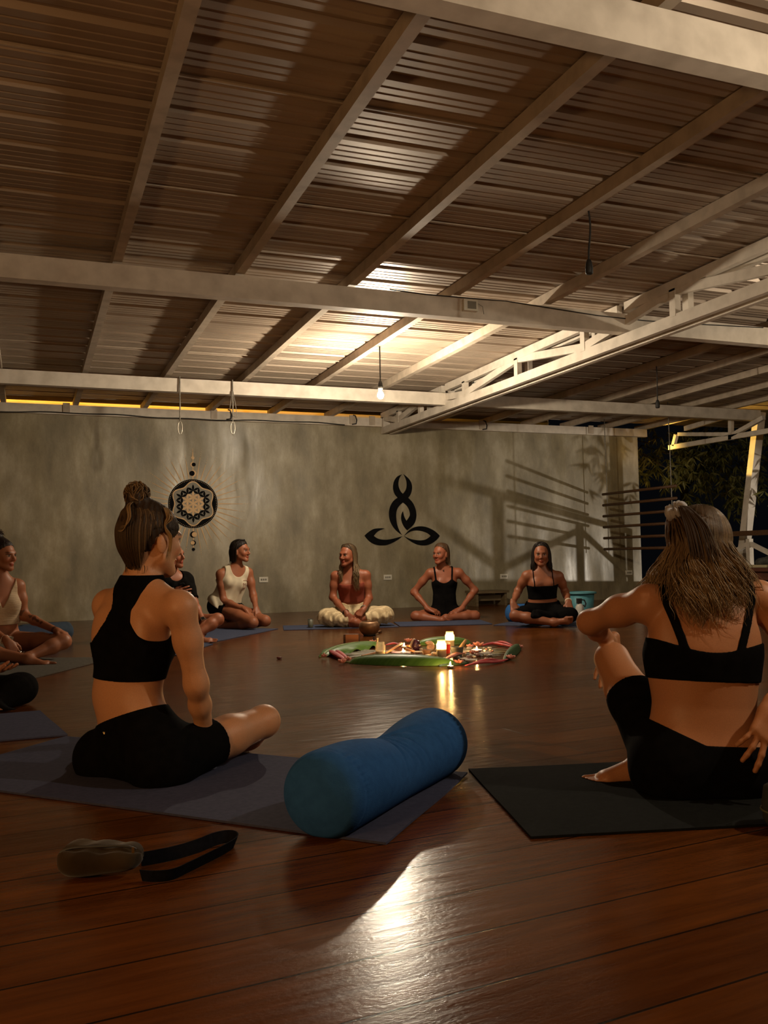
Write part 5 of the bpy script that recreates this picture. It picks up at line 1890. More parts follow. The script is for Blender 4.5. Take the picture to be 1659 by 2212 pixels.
    def with_legs(s, waist, *sides, t=0.02):
        """waist clip that never cuts the legs themselves, however high the knees are drawn"""
        c = np.broadcast_to(waist, tuple(s.F.n)).astype(np.float32)
        for sd in sides:
            c = np.minimum(c, np.maximum(-s.leg_clip(sd, 0.14), s.D['leg' + sd] - t))
            c = np.minimum(c, np.maximum(-s.leg_clip(sd, 0.14), s.D['shin' + sd] - t))
        return c

    # ---------------------------------------------------------------- hair
    def hp(s, a, b, c):
        h, r, f, u, sc = s.hd
        return h + (r * a + f * b + u * c) * sc

    def hair(s, extra=(), cap=0.011, line=(-0.8, 0.6, -0.020), c1=(0.02, 0.012, 0.008), c2=None, tubes=(), waves=0.0025, hz=None, ear=False, nape=-0.095):
        h, r, f, u, sc = s.hd
        A = [r, f, u]
        pr = [Ell(s.hp(0, -0.014, 0.032), np.array((0.073 + cap, 0.093 + cap, 0.083 + cap)) * sc, A)] + list(extra)
        lo = np.min([p.box(0.03)[0] for p in pr], axis=0); hi = np.max([p.box(0.03)[1] for p in pr], axis=0)
        F = Field(lo, hi, hz or s.F.h * 0.85)
        base = chain_field(F, pr[:1], 0.02, 0.05)
        X, Y, Z = F.ax[0][:, None, None], F.ax[1][None, :, None], F.ax[2][None, None, :]
        g = lambda d: ((X - h[0]) * d[0] + (Y - h[1]) * d[1] + (Z - h[2]) * d[2]) / sc
        a_, b_, c_ = g(r), g(f), g(u)
        cut = -(line[0] * b_ + line[1] * c_ - line[2]) * 1.0
        base = base + (cap * 0.85 * np.clip(1 + cut / 0.030, 0, 1) ** 2).astype(np.float32)
        base = np.maximum(base, cut.astype(np.float32))
        base = np.maximum(base, (nape - c_).astype(np.float32))
        if ear:
            base = np.maximum(base, -(np.sqrt((b_ + 0.004) ** 2 + ((c_ + 0.018) * 0.75) ** 2) - 0.030).astype(np.float32))
        d = base
        for p in extra:
            sl = F.sub(*p.box(0.04)); d[sl] = smin(d[sl], p.d(*F.pts(sl)).astype(np.float32), p.k or 0.02)
        ang = np.arctan2(a_, -b_ + 0.02)
        rho_ = np.clip(np.sqrt(a_ ** 2 + (b_ + 0.014) ** 2) / 0.07, 0, 1) ** 2
        d = d + rho_ * (waves * np.sin(ang * 34 + 6 * c_ / 0.1) + waves * 0.6 * np.sin(ang * 71 + 2.0 + 3 * b_ / 0.1)).astype(np.float32)
        V, Q = surface_nets(d.astype(np.float32), F)
        rng = np.random.default_rng(3)
        c1 = np.array(c1); c2 = np.array(c2 if c2 is not None else c1 * 1.8)
        q = V - h
        an = np.arctan2(q @ r, -(q @ f) + 0.02)
        mix = 0.5 + 0.5 * np.sin(an * 47 + 3 * np.sin((q @ u) * 30)) * np.sin(an * 19 + 1)
        cols = c1[None] * (1 - 0.35 * mix[:, None]) + c2[None] * 0.35 * mix[:, None]
        Vs, Fs, Cs = [V], [Q], [cols]
        off = len(V)
        for t in tubes:
            tv, tf, tcol = strand_mesh(*t)
            Vs.append(tv); Fs.append(tf + off); Cs.append(tcol); off += len(tv)
        return quick_mesh('hair', np.concatenate(Vs), np.concatenate(Fs), M_HAIR, s.root, np.clip(np.concatenate(Cs), 0, 1))


def strand_mesh(pts, r, ca, cb, seg=5):
    """one lock of hair: tube along pts tapering at both ends, colour ca -> cb"""
    pts = np.asarray(pts, float)
    # smooth by Catmull-Rom
    out = []
    n = len(pts)
    for i in range(n - 1):
        p0, p1, p2, p3 = pts[max(i - 1, 0)], pts[i], pts[i + 1], pts[min(i + 2, n - 1)]
        for t in np.linspace(0, 1, 5, endpoint=False):
            out.append(0.5 * ((2 * p1) + (-p0 + p2) * t + (2 * p0 - 5 * p1 + 4 * p2 - p3) * t * t + (-p0 + 3 * p1 - 3 * p2 + p3) * t ** 3))
    out.append(pts[-1])
    out = np.array(out)
    n = len(out)
    d = np.gradient(out, axis=0)
    d /= np.linalg.norm(d, axis=1, keepdims=True) + 1e-12
    ref = np.array([0.31, 0.52, 0.79])
    ref = ref[None] - d * (d @ ref)[:, None]
    ref /= np.linalg.norm(ref, axis=1, keepdims=True) + 1e-9
    s_ = np.cross(d, ref)
    u = np.linspace(0, 1, n)
    rr = r * np.maximum(0.12, np.minimum(1, 6 * u + 0.3) * (1 - u ** 3 * 0.92))
    t = 2 * math.pi * np.arange(seg) / seg
    V = out[:, None] + (ref[:, None] * np.cos(t)[None, :, None] + s_[:, None] * 0.75 * np.sin(t)[None, :, None]) * rr[:, None, None]
    C = np.repeat((np.array(ca)[None] * (1 - u)[:, None] + np.array(cb)[None] * u[:, None])[:, None], seg, axis=1)
    I = np.arange(n - 1)[:, None] * seg; K = np.arange(seg)[None, :]; K2 = (K + 1) % seg
    Fq = np.stack([I + K, I + K2, I + seg + K2, I + seg + K], -1).reshape(-1, 4)
    return V.reshape(-1, 3), Fq, C.reshape(-1, 3)


def bracelet(P, c, axis, r, th, material, name='bracelet', beads=0):
    axis = nz(axis)
    a = nz(np.cross(axis, (0.3, 0.2, 0.9))); b = np.cross(axis, a)
    bm = new()
    if beads:
        for q in range(beads):
            t = 2 * math.pi * q / beads
            p = c + (a * math.cos(t) + b * math.sin(t)) * r
            blob(bm, p, th, th, th, q, 0.0, 1)
    else:
        tube(bm, [c + (a * math.cos(t) + b * math.sin(t)) * r for t in np.linspace(0, 2 * math.pi, 25)], th, 7, cap=False)
    return link_bm(name, bm, material, P.root, smooth=True)


def JW(d0, **k):
    """joints given as photo pixel + distance offset from d0"""
    return {n: at(v[0], v[1], d0 + (v[2] if len(v) > 2 else 0)) for n, v in k.items()}


UP = np.array([0, 0, 1.0])
TOCAM = lambda p: nz(CAM - p)
RIGHT_ = _R  # image right
M_CBLACK = mat('black_stretch_cloth', (0.0035, 0.0033, 0.0033), (0.0055, 0.005, 0.005), 30, 0.95, spec=0.04)
M_TEEBLK = mat('black_cotton', (0.005, 0.0047, 0.0045), (0.008, 0.0075, 0.007), 30, 0.95, spec=0.04)
M_TEEWHT = mat('cream_cotton', (0.56, 0.49, 0.36), (0.50, 0.43, 0.31), 12, 0.9)
M_RUST = mat('rust_ribbed_cloth', (0.22, 0.040, 0.018), (0.17, 0.030, 0.013), 14, 0.85)
M_KNIT = mat('cream_knit', (0.50, 0.38, 0.25), (0.42, 0.31, 0.20), 30, 0.9, bump=0.3, stretch=(1, 1, 14), bump_scale=9)
M_SILVER = mat('silver', (0.7, 0.68, 0.62), None, 5, 0.3, 1.0)
M_BEADW = mat('white_beads', (0.72, 0.64, 0.52), None, 5, 0.35)
def lerp(a, b, t): return np.asarray(a) * (1 - t) + np.asarray(b) * t


def dirpx(p, px, py, d):
    """direction from point p to what is seen at the pixel at distance d"""
    return nz(at(px, py, d) - p)


def smoothfold(P, amp, freq, seed=0.0, dirv=None):
    a, b, c = P.coords()
    ang = np.arctan2(a, b)
    return (amp * np.sin(ang * freq + seed + 9 * c) * np.clip(-c * 3.0, 0.1, 1)).astype(np.float32)


# ---------------------------------------------------------------- 1: front person with a bun, back to the camera
d0 = 3.05
J = JW(d0, pelvis=(306, 1618, 0.0), waist=(272, 1500, 0.02), chest=(288, 1400, 0.02), neck=(308, 1262, 0.02), head=(326, 1166, 0.03),
       shL=(233, 1303, 0.13), shR=(391, 1308, -0.10), elL=(246, 1475, 0.30), wrL=(310, 1560, 0.50), elR=(424, 1478, -0.06), wrR=(448, 1612, 0.10),
       hipL=(252, 1632, 0.12), hipR=(368, 1640, -0.06), knL=(262, 1560, 0.62), knR=(570, 1558, 0.28), anL=(400, 1618, 0.66), anR=(470, 1640, 0.52))
hd = nz(_R * 0.66 + _F * 0.75)
P = Person('person', 'person with a messy bun and black crop top, back to the camera at left', J, h=0.0046, wt=1.0, skin=(0.64, 0.31, 0.155),
           head_f=nz(hd - UP * 0.10), head_u=nz(UP + 0.08 * hd), head_s=1.06, bust=0.9,
           hands={'R': dict(d=dirpx(J['wrR'], 430, 1640, 3.35), n=-UP * 1.0 + _F * 0.2, thumb_side=1, curl=0.5), 'L': dict(d=nz(_R * 0.7 + _F * 0.3 - UP * 0.5), n=-UP, thumb_side=-1, curl=0.5)},
           feet={'R': dict(d=nz(-_R * 0.9 + _F * 0.25 + UP * 0.02), sole=nz(_F * 0.75 - UP * 0.6), big_side=1), 'L': dict(d=nz(_R * 0.9 + UP * 0.0), sole=nz(_F * 0.5 - UP * 0.8), big_side=-1)})
a, b, c = P.coords()
v = -c + 0.02
gx = np.interp(v.ravel(), [-0.05, 0.0, 0.03, 0.06, 0.10, 0.14, 0.18, 0.215, 0.235, 0.5], [0.085, 0.085, 0.080, 0.066, 0.052, 0.062, 0.092, 0.135, 0.5, 0.5]).reshape(v.shape)
top_edge = 0.0 + 0.012
clip = np.maximum(np.abs(a) - gx, np.maximum(-0.012 - v + 0.0, v - 0.335))
P.cloth('crop_top', ['torso', 'neck'], 0.0055, clip, M_CBLACK, 0.045)
clip_sh = np.maximum(v - 5, 0.450 + (-0.36 * a) - v)
legs = np.minimum(np.maximum(P.leg_clip('R', 0.47), 0.30 - v), np.maximum(P.leg_clip('L', 0.47), 0.30 - v))
clip = np.maximum(clip_sh, np.minimum(np.maximum(P.leg_clip('R', 0.45), P.leg_clip('L', 0.8)), 9))
P.cloth('shorts', ['torso', 'legL', 'legR'], 0.0065, clip, M_CBLACK, 0.05)
# small gold tag on the waistband
tp = at(225, 1584, 2.78)
h, r, f, u, sc = P.hd
loc = lambda A, B, C: P.hp(A, B, C)
tb = []
rng = np.random.default_rng(5)
BR1, BR2, BL1, BL2 = (0.030, 0.016, 0.008), (0.075, 0.042, 0.018), (0.30, 0.185, 0.085), (0.42, 0.28, 0.14)
# hair drawn up from nape and sides to the bun
bun = loc(0.0, -0.062, 0.140)
for q in range(560):
    t = rng.uniform(-2.5, 2.5)
    k_ = np.clip((abs(t) - 0.75) / 0.6, 0, 1); k_ = k_ * k_ * (3 - 2 * k_)
    cr = -0.104 + 0.134 * k_ + rng.uniform(0, 1) ** 2 * 0.05
    rf = float(np.interp(cr, [-0.10, -0.06, -0.02, 0.03, 0.08], [0.60, 0.80, 0.95, 1.0, 0.86]))
    S_ = lambda cc, ff, ad=0.0: loc((0.083 + ad) * ff * math.sin(t), -0.014 - (0.104 + ad) * ff * math.cos(t), cc)
    RF = lambda cc: float(np.interp(cc, [-0.12, -0.09, -0.07, -0.045, -0.02, 0.02, 0.05, 0.088], [0.42, 0.56, 0.68, 0.84, 0.95, 1.0, 0.98, 0.74]))
    lv = [cr] + [q_ for q_ in (-0.060, -0.035, -0.005, 0.03, 0.06, 0.088) if q_ > cr + 0.012]
    path = [S_(q_, RF(q_), 0.002) for q_ in lv]
    path[-1] = path[-1] - f * 0.010
    en = bun - u * 0.03 + (r * math.sin(t) - f * math.cos(t)) * 0.016
    w = rng.uniform(0, 1)
    c_ = lerp(BR1, BR2, w)
    if 0.8 < t < 1.5 and rng.random() < 0.35: c_ = lerp(BR2, BL1, w)
    tb.append((path + [en], rng.uniform(0.0012, 0.0026), c_, lerp(c_, BL1, 0.15)))
for q in range(230):      # the bun itself: loops of twisted hair
    R_ = rng.uniform(0.028, 0.043); tilt = rng.uniform(-1.0, 1.0); ph = rng.uniform(0, 6.28); az = rng.uniform(0, 6.28)
    ax1 = nz(r * math.cos(az) + f * math.sin(az)); ax2 = nz(u * math.cos(tilt) + np.cross(ax1, u) * math.sin(tilt))
    pts = [bun + (ax1 * math.cos(ph + s * 0.55) + ax2 * math.sin(ph + s * 0.55)) * R_ * (1 + 0.1 * math.sin(s * 2.1)) for s in range(8)]
    c_ = lerp(BR2, BL1, rng.uniform(0.0, 0.9))
    tb.append((pts, rng.uniform(0.0012, 0.0030), c_, lerp(c_, BL2, 0.4)))
for q in range(46):      # loose wavy strands: at the right temple and curling over the crown
    t0 = rng.uniform(0.9, 1.3)
    o_ = rng.uniform(-0.009, 0.009)
    s0 = loc(0.070, 0.0 + o_, 0.10); 
    pts = [s0, loc(0.090 + o_, 0.004 + 0.008 * math.sin(q), 0.068), loc(0.082 + o_, -0.010, 0.040), loc(0.094 + o_, 0.006, 0.010), loc(0.086 + o_, 0.014, -0.020), loc(0.088, 0.004 + o_, -0.055 - 0.02 * rng.random())]
    tb.append((pts, rng.uniform(0.0007, 0.0015), lerp(BL1, BL2, rng.random()), BL2))
for q in range(9):
    o_ = rng.uniform(-0.012, 0.012)
    pts = [bun + u * (-0.02), loc(0.035 + o_, -0.110, 0.098), loc(0.055 + o_, -0.118, 0.060), loc(0.040 + o_, -0.122, 0.030 + o_), loc(0.010 + o_, -0.122, 0.028 + o_)]
    tb.append((pts, rng.uniform(0.0012, 0.0022), BL1, BL2))
for q in range(14):      # wisps at the nape
    t = rng.uniform(-1.1, 1.1)
    st = loc(0.050 * math.sin(t), -0.018 - 0.062 * math.cos(t), -0.085)
    tb.append(([st, st - u * 0.014 + r * 0.003, st - u * 0.03 + r * rng.uniform(-.008, .008) + f * 0.004], 0.0009, BR2, BR2))
P.hair(extra=[Ell(bun, (0.036, 0.036, 0.032), [r, f, u]), Cone(bun - u * 0.02, loc(0, -0.04, 0.09), 0.03, 0.045, k=0.03)], cap=0.010, line=(-0.55, 0.8, -0.030), c1=BR1, c2=BR2, tubes=tb, waves=0.0016, ear=True, nape=-0.092)
bm = new()
M_ = Matrix.Translation(Vector(at(225, 1583, 2.79)))
cdir = Vector(TOCAM(at(225, 1583, 2.79)))
# heart-shaped metal tag set into the cloth below the waistband
hit = None
Vb = P.Vb
ray = nz(at(225, 1583, 2.8) - CAM)
rel = Vb - CAM
tt = rel @ ray
dist = np.linalg.norm(rel - tt[:, None] * ray, axis=1)
tt[dist > 0.006] = 99
pt = CAM + ray * (tt.min() - 0.0068)
sideV = Vector(_R); upV = Vector(_U)
hpts = [(0, -1), (0.55, -0.25), (0.8, 0.25), (0.55, 0.6), (0.2, 0.5), (0, 0.2), (-0.2, 0.5), (-0.55, 0.6), (-0.8, 0.25), (-0.55, -0.25)]
fr = [bm.verts.new(Vector(pt) + (sideV * x_ + upV * y_) * 0.006) for x_, y_ in hpts]
bk_ = [bm.verts.new(Vector(pt) + (sideV * x_ + upV * y_) * 0.006 + Vector(ray) * 0.004) for x_, y_ in hpts]
bm.faces.new(fr); bm.faces.new(bk_[::-1])
for i in range(10): bm.faces.new((fr[i], bk_[i], bk_[(i + 1) % 10], fr[(i + 1) % 10]))
link_bm('waist_tag', bm, mat('brass', (0.6, 0.45, 0.2), None, 5, 0.3, 1.0), P.root)
# fine necklace at the nape
nb = P.J['neck'] + u * 0.022
bm = new()
tube(bm, [nb + (P.r * math.cos(t) * 0.056 + nz(P.f) * math.sin(t) * 0.055) + P.u * (0.01 - 0.012 * math.sin(t)) for t in np.linspace(0, 2 * math.pi, 30)], 0.0011, 5, cap=False)
link_bm('necklace', bm, M_BLACK, P.root, smooth=True)

# ---------------------------------------------------------------- 2: person at right with long wavy hair
d0 = 2.75
J = JW(d0, pelvis=(1516, 1655, 0.0), waist=(1521, 1520, 0.02), chest=(1517, 1415, 0.03), neck=(1516, 1283, 0.06), head=(1512, 1188, 0.11),
       shL=(1396, 1298, 0.06), shR=(1644, 1290, 0.04), elL=(1274, 1344, 0.26), wrL=(1322, 1392, 0.56), elR=(1742, 1420, 0.0), wrR=(1662, 1535, -0.14),
       hipL=(1452, 1662, 0.02), hipR=(1580, 1662, 0.02), knL=(1322, 1424, 0.42), knR=(1790, 1620, 0.36), anL=(1392, 1644, 0.13), anR=(1560, 1690, 0.45))
hd = nz(_R * 0.30 + _F * 0.95)
P = Person('person', 'person with long wavy hair and grey scrunchie, back to the camera at right', J, h=0.0046, wt=1.16, skin=(0.50, 0.215, 0.095),
           head_f=nz(hd - UP * 0.22), head_u=nz(UP + hd * 0.22), head_s=1.06, bust=1.0,
           hands={'R': dict(d=dirpx(J['wrR'], 1634, 1640, 2.54), n=nz(_F * 1.0), thumb_side=1, curl=[0.10, 0.22, 0.26, 0.3], spread=0.26, s=1.02), 'L': dict(d=nz(_F * 0.35 - UP * 0.9 - _R * 0.15), n=nz(-_F + 0.2 * UP), thumb_side=-1, curl=0.3)},
           feet={'L': dict(d=dirpx(J['anL'], 1290, 1648, 2.88), sole=nz(-UP), big_side=-1, s=1.0), 'R': dict(d=nz(-_R * 0.9 + _F * 0.1), sole=nz(_F * 0.6 - UP * 0.7), big_side=1)})
a, b, c = P.coords()
v = -c
band = np.maximum(0.155 + 0.02 * np.cos(a * 14) * (b < 0) - v, v - 0.262)
strap = np.maximum(np.abs(np.abs(a - 0.0) - (0.128 - 0.32 * np.clip(v - 0.02, 0, 0.2) + 0.0)) - 0.013, v - 0.20)
P.cloth('bra_top', ['torso'], 0.006, np.minimum(band, np.maximum(strap, -v - 0.05)), M_CBLACK, 0.045)
waist = 0.445 - 0.42 * np.clip(-a - 0.02, 0, 1) + 0.0 - v
clip = np.maximum(P.with_legs(waist, 'L', 'R'), np.maximum(P.leg_clip('L', 0.66), P.leg_clip('R', 0.98)))
P.cloth('leggings', ['torso', 'legL', 'legR'], 0.0065, clip, M_CBLACK, 0.05)
h, r, f, u, sc = P.hd
loc = lambda A, B, C: P.hp(A, B, C)
tb = []
rng = np.random.default_rng(9)
D1, D2, W1, W2 = (0.022, 0.011, 0.005), (0.070, 0.036, 0.015), (0.30, 0.185, 0.085), (0.52, 0.36, 0.19)
down = nz(-P.u * 0.9 - UP * 0.4)
for q in range(2400):
    t = rng.uniform(-2.15, 2.15)
    s0 = rng.uniform(0.0, 1.0)
    th0 = 0.12 + 1.1 * s0
    arc = [loc(0.0915 * math.sin(a_) * math.sin(t), -0.014 - 0.1125 * math.sin(a_) * math.cos(t), 0.030 + 0.1035 * math.cos(a_)) for a_ in np.linspace(th0, 1.72, 5)]
    side = arc[-1]
    lock = round(t * 9) / 9.0                       # strands of one lock wave together
    wv = lock * 37.0 + rng.uniform(-0.7, 0.7); wa = 0.013 + 0.006 * math.sin(lock * 50)
    L_ = (0.300 - 0.055 * abs(t)) * rng.uniform(0.55, 1.0)
    pts = list(arc)
    base = side
    spread = nz(r * math.sin(t) * 1.0 - f * math.cos(t) * 0.9)
    lx = rng.normal() * 0.009
    for k_ in range(1, 9):
        z_ = L_ * k_ / 8
        outw = 0.030 * min(1.0, z_ / 0.20) ** 1.4
        pos = base + down * z_ + spread * outw + r * ((0.30 * math.sin(t) if z_ < 0.12 else 0.30 * math.sin(t) * (0.24 / z_ - 1.0)) * z_ * 0.5 + lx * k_ / 3)
        wz = wa * min(1.0, z_ / 0.11)
        pos = pos + r * wz * math.sin(wv + z_ * 46) + f * (-wz * 0.7) * math.cos(wv + z_ * 46)
        rb = pos - P.J['neck']
        bb = rb @ P.f
        lim = -0.062 - 0.048 * min(1, max(0, -(rb @ P.u)) / 0.14) + 0.10 * min(1, abs(rb @ P.r) / 0.19) - 0.016 * rng.random()
        if rb @ P.u < 0.0 and bb > lim: pos = pos + P.f * (lim - bb)
        pts.append(pos)
    w = rng.uniform(0, 1)
    ca = lerp(D1, D2, w)
    cb_ = lerp(W1, W2, rng.uniform(0, 1)) if rng.random() < 0.8 else lerp(D2, W1, 0.5)
    if abs(t) > 0.75 and rng.random() < 0.55: ca = lerp(D2, W1, w)
    tb.append((pts, rng.uniform(0.0011, 0.0026), ca, cb_))
scr = at(1461, 1104, d0 + 0.07)
sq = scr - h
for q in range(70):     # hair drawn up to the scrunchie
    t = rng.uniform(-2.4, 2.4)
    st = loc(0.088 * math.sin(t), -0.014 - 0.105 * math.cos(t), rng.uniform(-0.03, 0.05))
    md = lerp(st, scr, 0.55) + nz(lerp(st, scr, 0.55) - h) * 0.022
    tb.append(([st, lerp(st, md, 0.5) + nz(st - h) * 0.008, md, scr - sq * 0.06], rng.uniform(0.0025, 0.0045), lerp(D2, W1, rng.random() * 0.5), D2))
for q in range(26):     # tail falling out of the scrunchie down the back of the head
    o_ = rng.uniform(-0.03, 0.03)
    pts = [scr, scr + u * 0.004 - f * 0.03 + r * (0.02 + o_ * 0.4), loc(-0.015 + o_, -0.128, 0.055), loc(0.0 + o_ * 1.2, -0.132, 0.0), loc(0.01 + o_ * 1.3, -0.130, -0.06)]
    tb.append((pts, rng.uniform(0.003, 0.006), D1, D2))
P.hair(extra=[Ell(loc(0, -0.052, -0.075), np.array((0.082, 0.052, 0.085)), [r, f, u], 0.03)], cap=0.017, line=(-0.7, 0.7, -0.030), c1=D1, c2=D2, tubes=tb, waves=0.002, nape=-0.16)
# scrunchie: gathered ring
bm = new()
ax1, ax2, ax3 = nz(np.cross(sq, _F)), None, nz(sq)
ax2 = nz(np.cross(ax3, ax1))
rings = []
for i in range(48):
    t = 2 * math.pi * i / 48
    cen = scr + (ax1 * math.cos(t) + ax2 * math.sin(t)) * 0.021
    rr = 0.0145 * (1 + 0.22 * math.sin(t * 11) + 0.12 * math.sin(t * 5 + 1))
    rad = ax1 * math.cos(t) + ax2 * math.sin(t)
    rings.append([bm.verts.new(tuple(cen + (rad * math.cos(s) + ax3 * math.sin(s) * 1.35) * rr)) for s in np.linspace(0, 2 * math.pi, 12, endpoint=False)])
for i in range(48):
    for k_ in range(12):
        bm.faces.new((rings[i][k_], rings[(i + 1) % 48][k_], rings[(i + 1) % 48][(k_ + 1) % 12], rings[i][(k_ + 1) % 12]))
link_bm('scrunchie', bm, mat('grey_satin', (0.36, 0.34, 0.34), (0.28, 0.265, 0.265), 30, 0.6), P.root, smooth=True)

# ---------------------------------------------------------------- 3: person in black tank top, hands on hips
d0 = 10.42
J = JW(d0, pelvis=(961, 1325, 0.05), waist=(960, 1294, 0.03), chest=(960, 1259, 0.02), neck=(957, 1227, 0.02), head=(952, 1196, -0.03),
       shR=(928, 1237, 0.02), shL=(992, 1236, 0.02), elR=(894, 1279, 0.06), elL=(1026, 1275, 0.06), wrR=(926, 1316, -0.12), wrL=(995, 1316, -0.12),
       hipR=(947, 1329, 0.04), hipL=(976, 1329, 0.04), knR=(898, 1331, -0.12), knL=(1026, 1330, -0.10), anR=(955, 1340, -0.26), anL=(963, 1334, -0.20))
hf = nz(TOCAM(J['head']) * 0.80 - _R * 0.55)
P = Person('person', 'person in black tank top sitting cross-legged with hands on hips', J, wt=0.94, skin=(0.28, 0.088, 0.042), head_f=nz(hf - UP * 0.04), head_s=1.02, bust=0.7,
           hands={'R': dict(d=nz(_R * 0.85 - UP * 0.25 - _F * 0.3), n=nz(-UP * 0.8 + _F * 0.4), thumb_side=1, curl=[0.5, 0.6, 0.7, 0.7]), 'L': dict(d=nz(-_R * 0.85 - UP * 0.35 - _F * 0.3), n=nz(-UP * 0.8 + _F * 0.4), thumb_side=-1, curl=0.3)},
           feet={'R': dict(d=nz(_R * 0.95 + _F * 0.2), sole=nz(UP * -0.3 + _R * 0.1 - _F * -0.4), big_side=1), 'L': dict(d=nz(-_R * 0.95 + _F * 0.25), sole=nz(_F * 0.4 - UP * 0.5), big_side=-1)})
a, b, c = P.coords(); v = -c
front = 0.105 + 0.055 * np.cos(np.clip(a / 0.10, -1, 1) * math.pi / 2) - v
tank = np.maximum(np.where(b > 0, front, 0.10 - v), np.abs(a) - np.interp(np.clip(v, 0, 1).ravel(), [0, 0.08, 0.13, 0.17, 0.2], [0.07, 0.09, 0.105, 0.15, 0.6]).reshape(v.shape))
strap = np.maximum(np.abs(np.abs(a) - 0.098 + 0.10 * np.clip(v - 0.05, -1, .1)) - 0.010, v - 0.17)
P.cloth('tank_top', ['torso'], 0.006, np.minimum(tank, np.maximum(strap, -v - 0.06)), M_CBLACK, 0.04)
P.cloth('shorts', ['torso', 'legL', 'legR'], 0.007, np.maximum(0.36 - v, np.minimum(P.leg_clip('R', 0.55), 9) + 0 * v) if False else np.maximum(0.36 - v, np.maximum(P.leg_clip('R', 0.5), P.leg_clip('L', 0.5))), M_CBLACK, 0.05)
h, r, f, u, sc = P.hd; loc = lambda A, B, C: P.hp(A, B, C)
rng = np.random.default_rng(2); tb = []
C1, C2 = (0.055, 0.026, 0.011), (0.17, 0.090, 0.040)
for q in range(70):
    t = rng.uniform(-1.7, 1.7)
    st = loc(0.03 * math.sin(t), -0.02, 0.12); md = loc(0.086 * math.sin(t), -0.016 - 0.104 * math.cos(t), 0.02); e1 = loc(0.082 * math.sin(t), -0.03 - 0.095 * math.cos(t), -0.06)
    tb.append(([st, loc(0.07 * math.sin(t), -0.015 - 0.07 * math.cos(t), 0.095), md, e1, e1 - u * 0.075 + r * rng.uniform(-.01, .01)], 0.005, C1, lerp(C1, C2, rng.random())))
P.hair(extra=[Ell(loc(0, -0.055, -0.075), (0.068, 0.042, 0.075), [r, f, u], 0.03)], cap=0.009, line=(-0.70, 0.71, 0.020), c1=C1, c2=C2, tubes=tb, ear=True, nape=-0.14)
bm = new(); nb = P.J['neck'] + P.u * 0.01
tube(bm, [nb + P.r * math.cos(t) * 0.06 + P.f * (math.sin(t) * 0.062 + 0.004) - P.u * (0.012 + 0.012 * math.sin(t)) for t in np.linspace(0, 2 * math.pi, 30)], 0.0035, 5, cap=False)
blob(bm, nb + P.f * 0.075 - P.u * 0.03, 0.008, 0.008, 0.012, 1, 0.1, 1)
link_bm('necklace', bm, mat('brown_cord', (0.06, 0.03, 0.015), None, 5, 0.7), P.root, smooth=True)
bracelet(P, lerp(P.J['anL'], P.J['knL'], 0.06), P.J['knL'] - P.J['anL'], 0.037, 0.004, mat('brown_cord', (0.06, 0.03, 0.015), None, 5, 0.7), 'ankle_band')

# ---------------------------------------------------------------- 4: person in black bandeau top
d0 = 9.35
J = JW(d0, pelvis=(1173, 1318, 0.05), waist=(1172, 1292, 0.03), chest=(1171, 1262, 0.02), neck=(1170, 1231, 0.02), head=(1169, 1197, -0.02),
       shR=(1137, 1243, 0.02), shL=(1207, 1244, 0.02), elR=(1119, 1277, 0.06), elL=(1221, 1279, 0.06), wrR=(1108, 1303, -0.14), wrL=(1228, 1300, -0.14),
       hipR=(1157, 1323, 0.04), hipL=(1190, 1323, 0.04), knR=(1113, 1330, -0.22), knL=(1233, 1328, -0.22), anR=(1197, 1345, -0.36), anL=(1185, 1335, -0.24))
hf = nz(TOCAM(J['head']) - UP * 0.06)
P = Person('person', 'person with dark shoulder-length hair in black bandeau top before the teal tub', J, wt=1.03, skin=(0.255, 0.088, 0.041), head_f=hf, head_s=1.05, bust=1.0, zfloor=0.0095,
           hands={'R': dict(d=nz(-UP * 0.80 - _F * 0.55 + _R * 0.10), n=nz(_F * 0.9 - UP * 0.4), thumb_side=1, curl=[0.15, 0.2, 0.25, 0.3], spread=0.1), 'L': dict(d=nz(-UP * 0.80 - _F * 0.55 + _R * 0.02), n=nz(_F * 0.9 - UP * 0.4), thumb_side=-1, curl=[0.15, 0.2, 0.25, 0.3], spread=0.1)},
           feet={'R': dict(d=nz(_R * 0.35 + UP * 0.05 - _F * 0.35), sole=nz(_R * 0.4 - _F * 0.2 + UP * 0.1), big_side=1), 'L': dict(d=nz(-_R * 0.8 + UP * 0.06 - _F * 0.15), sole=nz(-_F * 0.6 + UP * 0.5), big_side=-1)})
a, b, c = P.coords(); v = -c
band = np.maximum(0.150 - v, v - 0.292)
strap = np.maximum(np.abs(np.abs(a) - 0.098) - 0.0048, v - 0.165)
P.cloth('bandeau_top', ['torso'], 0.006, np.minimum(band, np.maximum(strap, -v - 0.06)), M_CBLACK, 0.04)
clip = np.maximum(P.with_legs(0.325 - v, 'R', 'L'), np.maximum(P.leg_clip('R', 1.0), P.leg_clip('L', 1.6)))
P.cloth('trousers', ['torso', 'legL', 'legR', 'shinL'], 0.012, clip, M_CBLACK, 0.04)
h, r, f, u, sc = P.hd; loc = lambda A, B, C: P.hp(A, B, C)
rng = np.random.default_rng(4); tb = []
C1, C2 = (0.010, 0.0065, 0.005), (0.022, 0.014, 0.010)
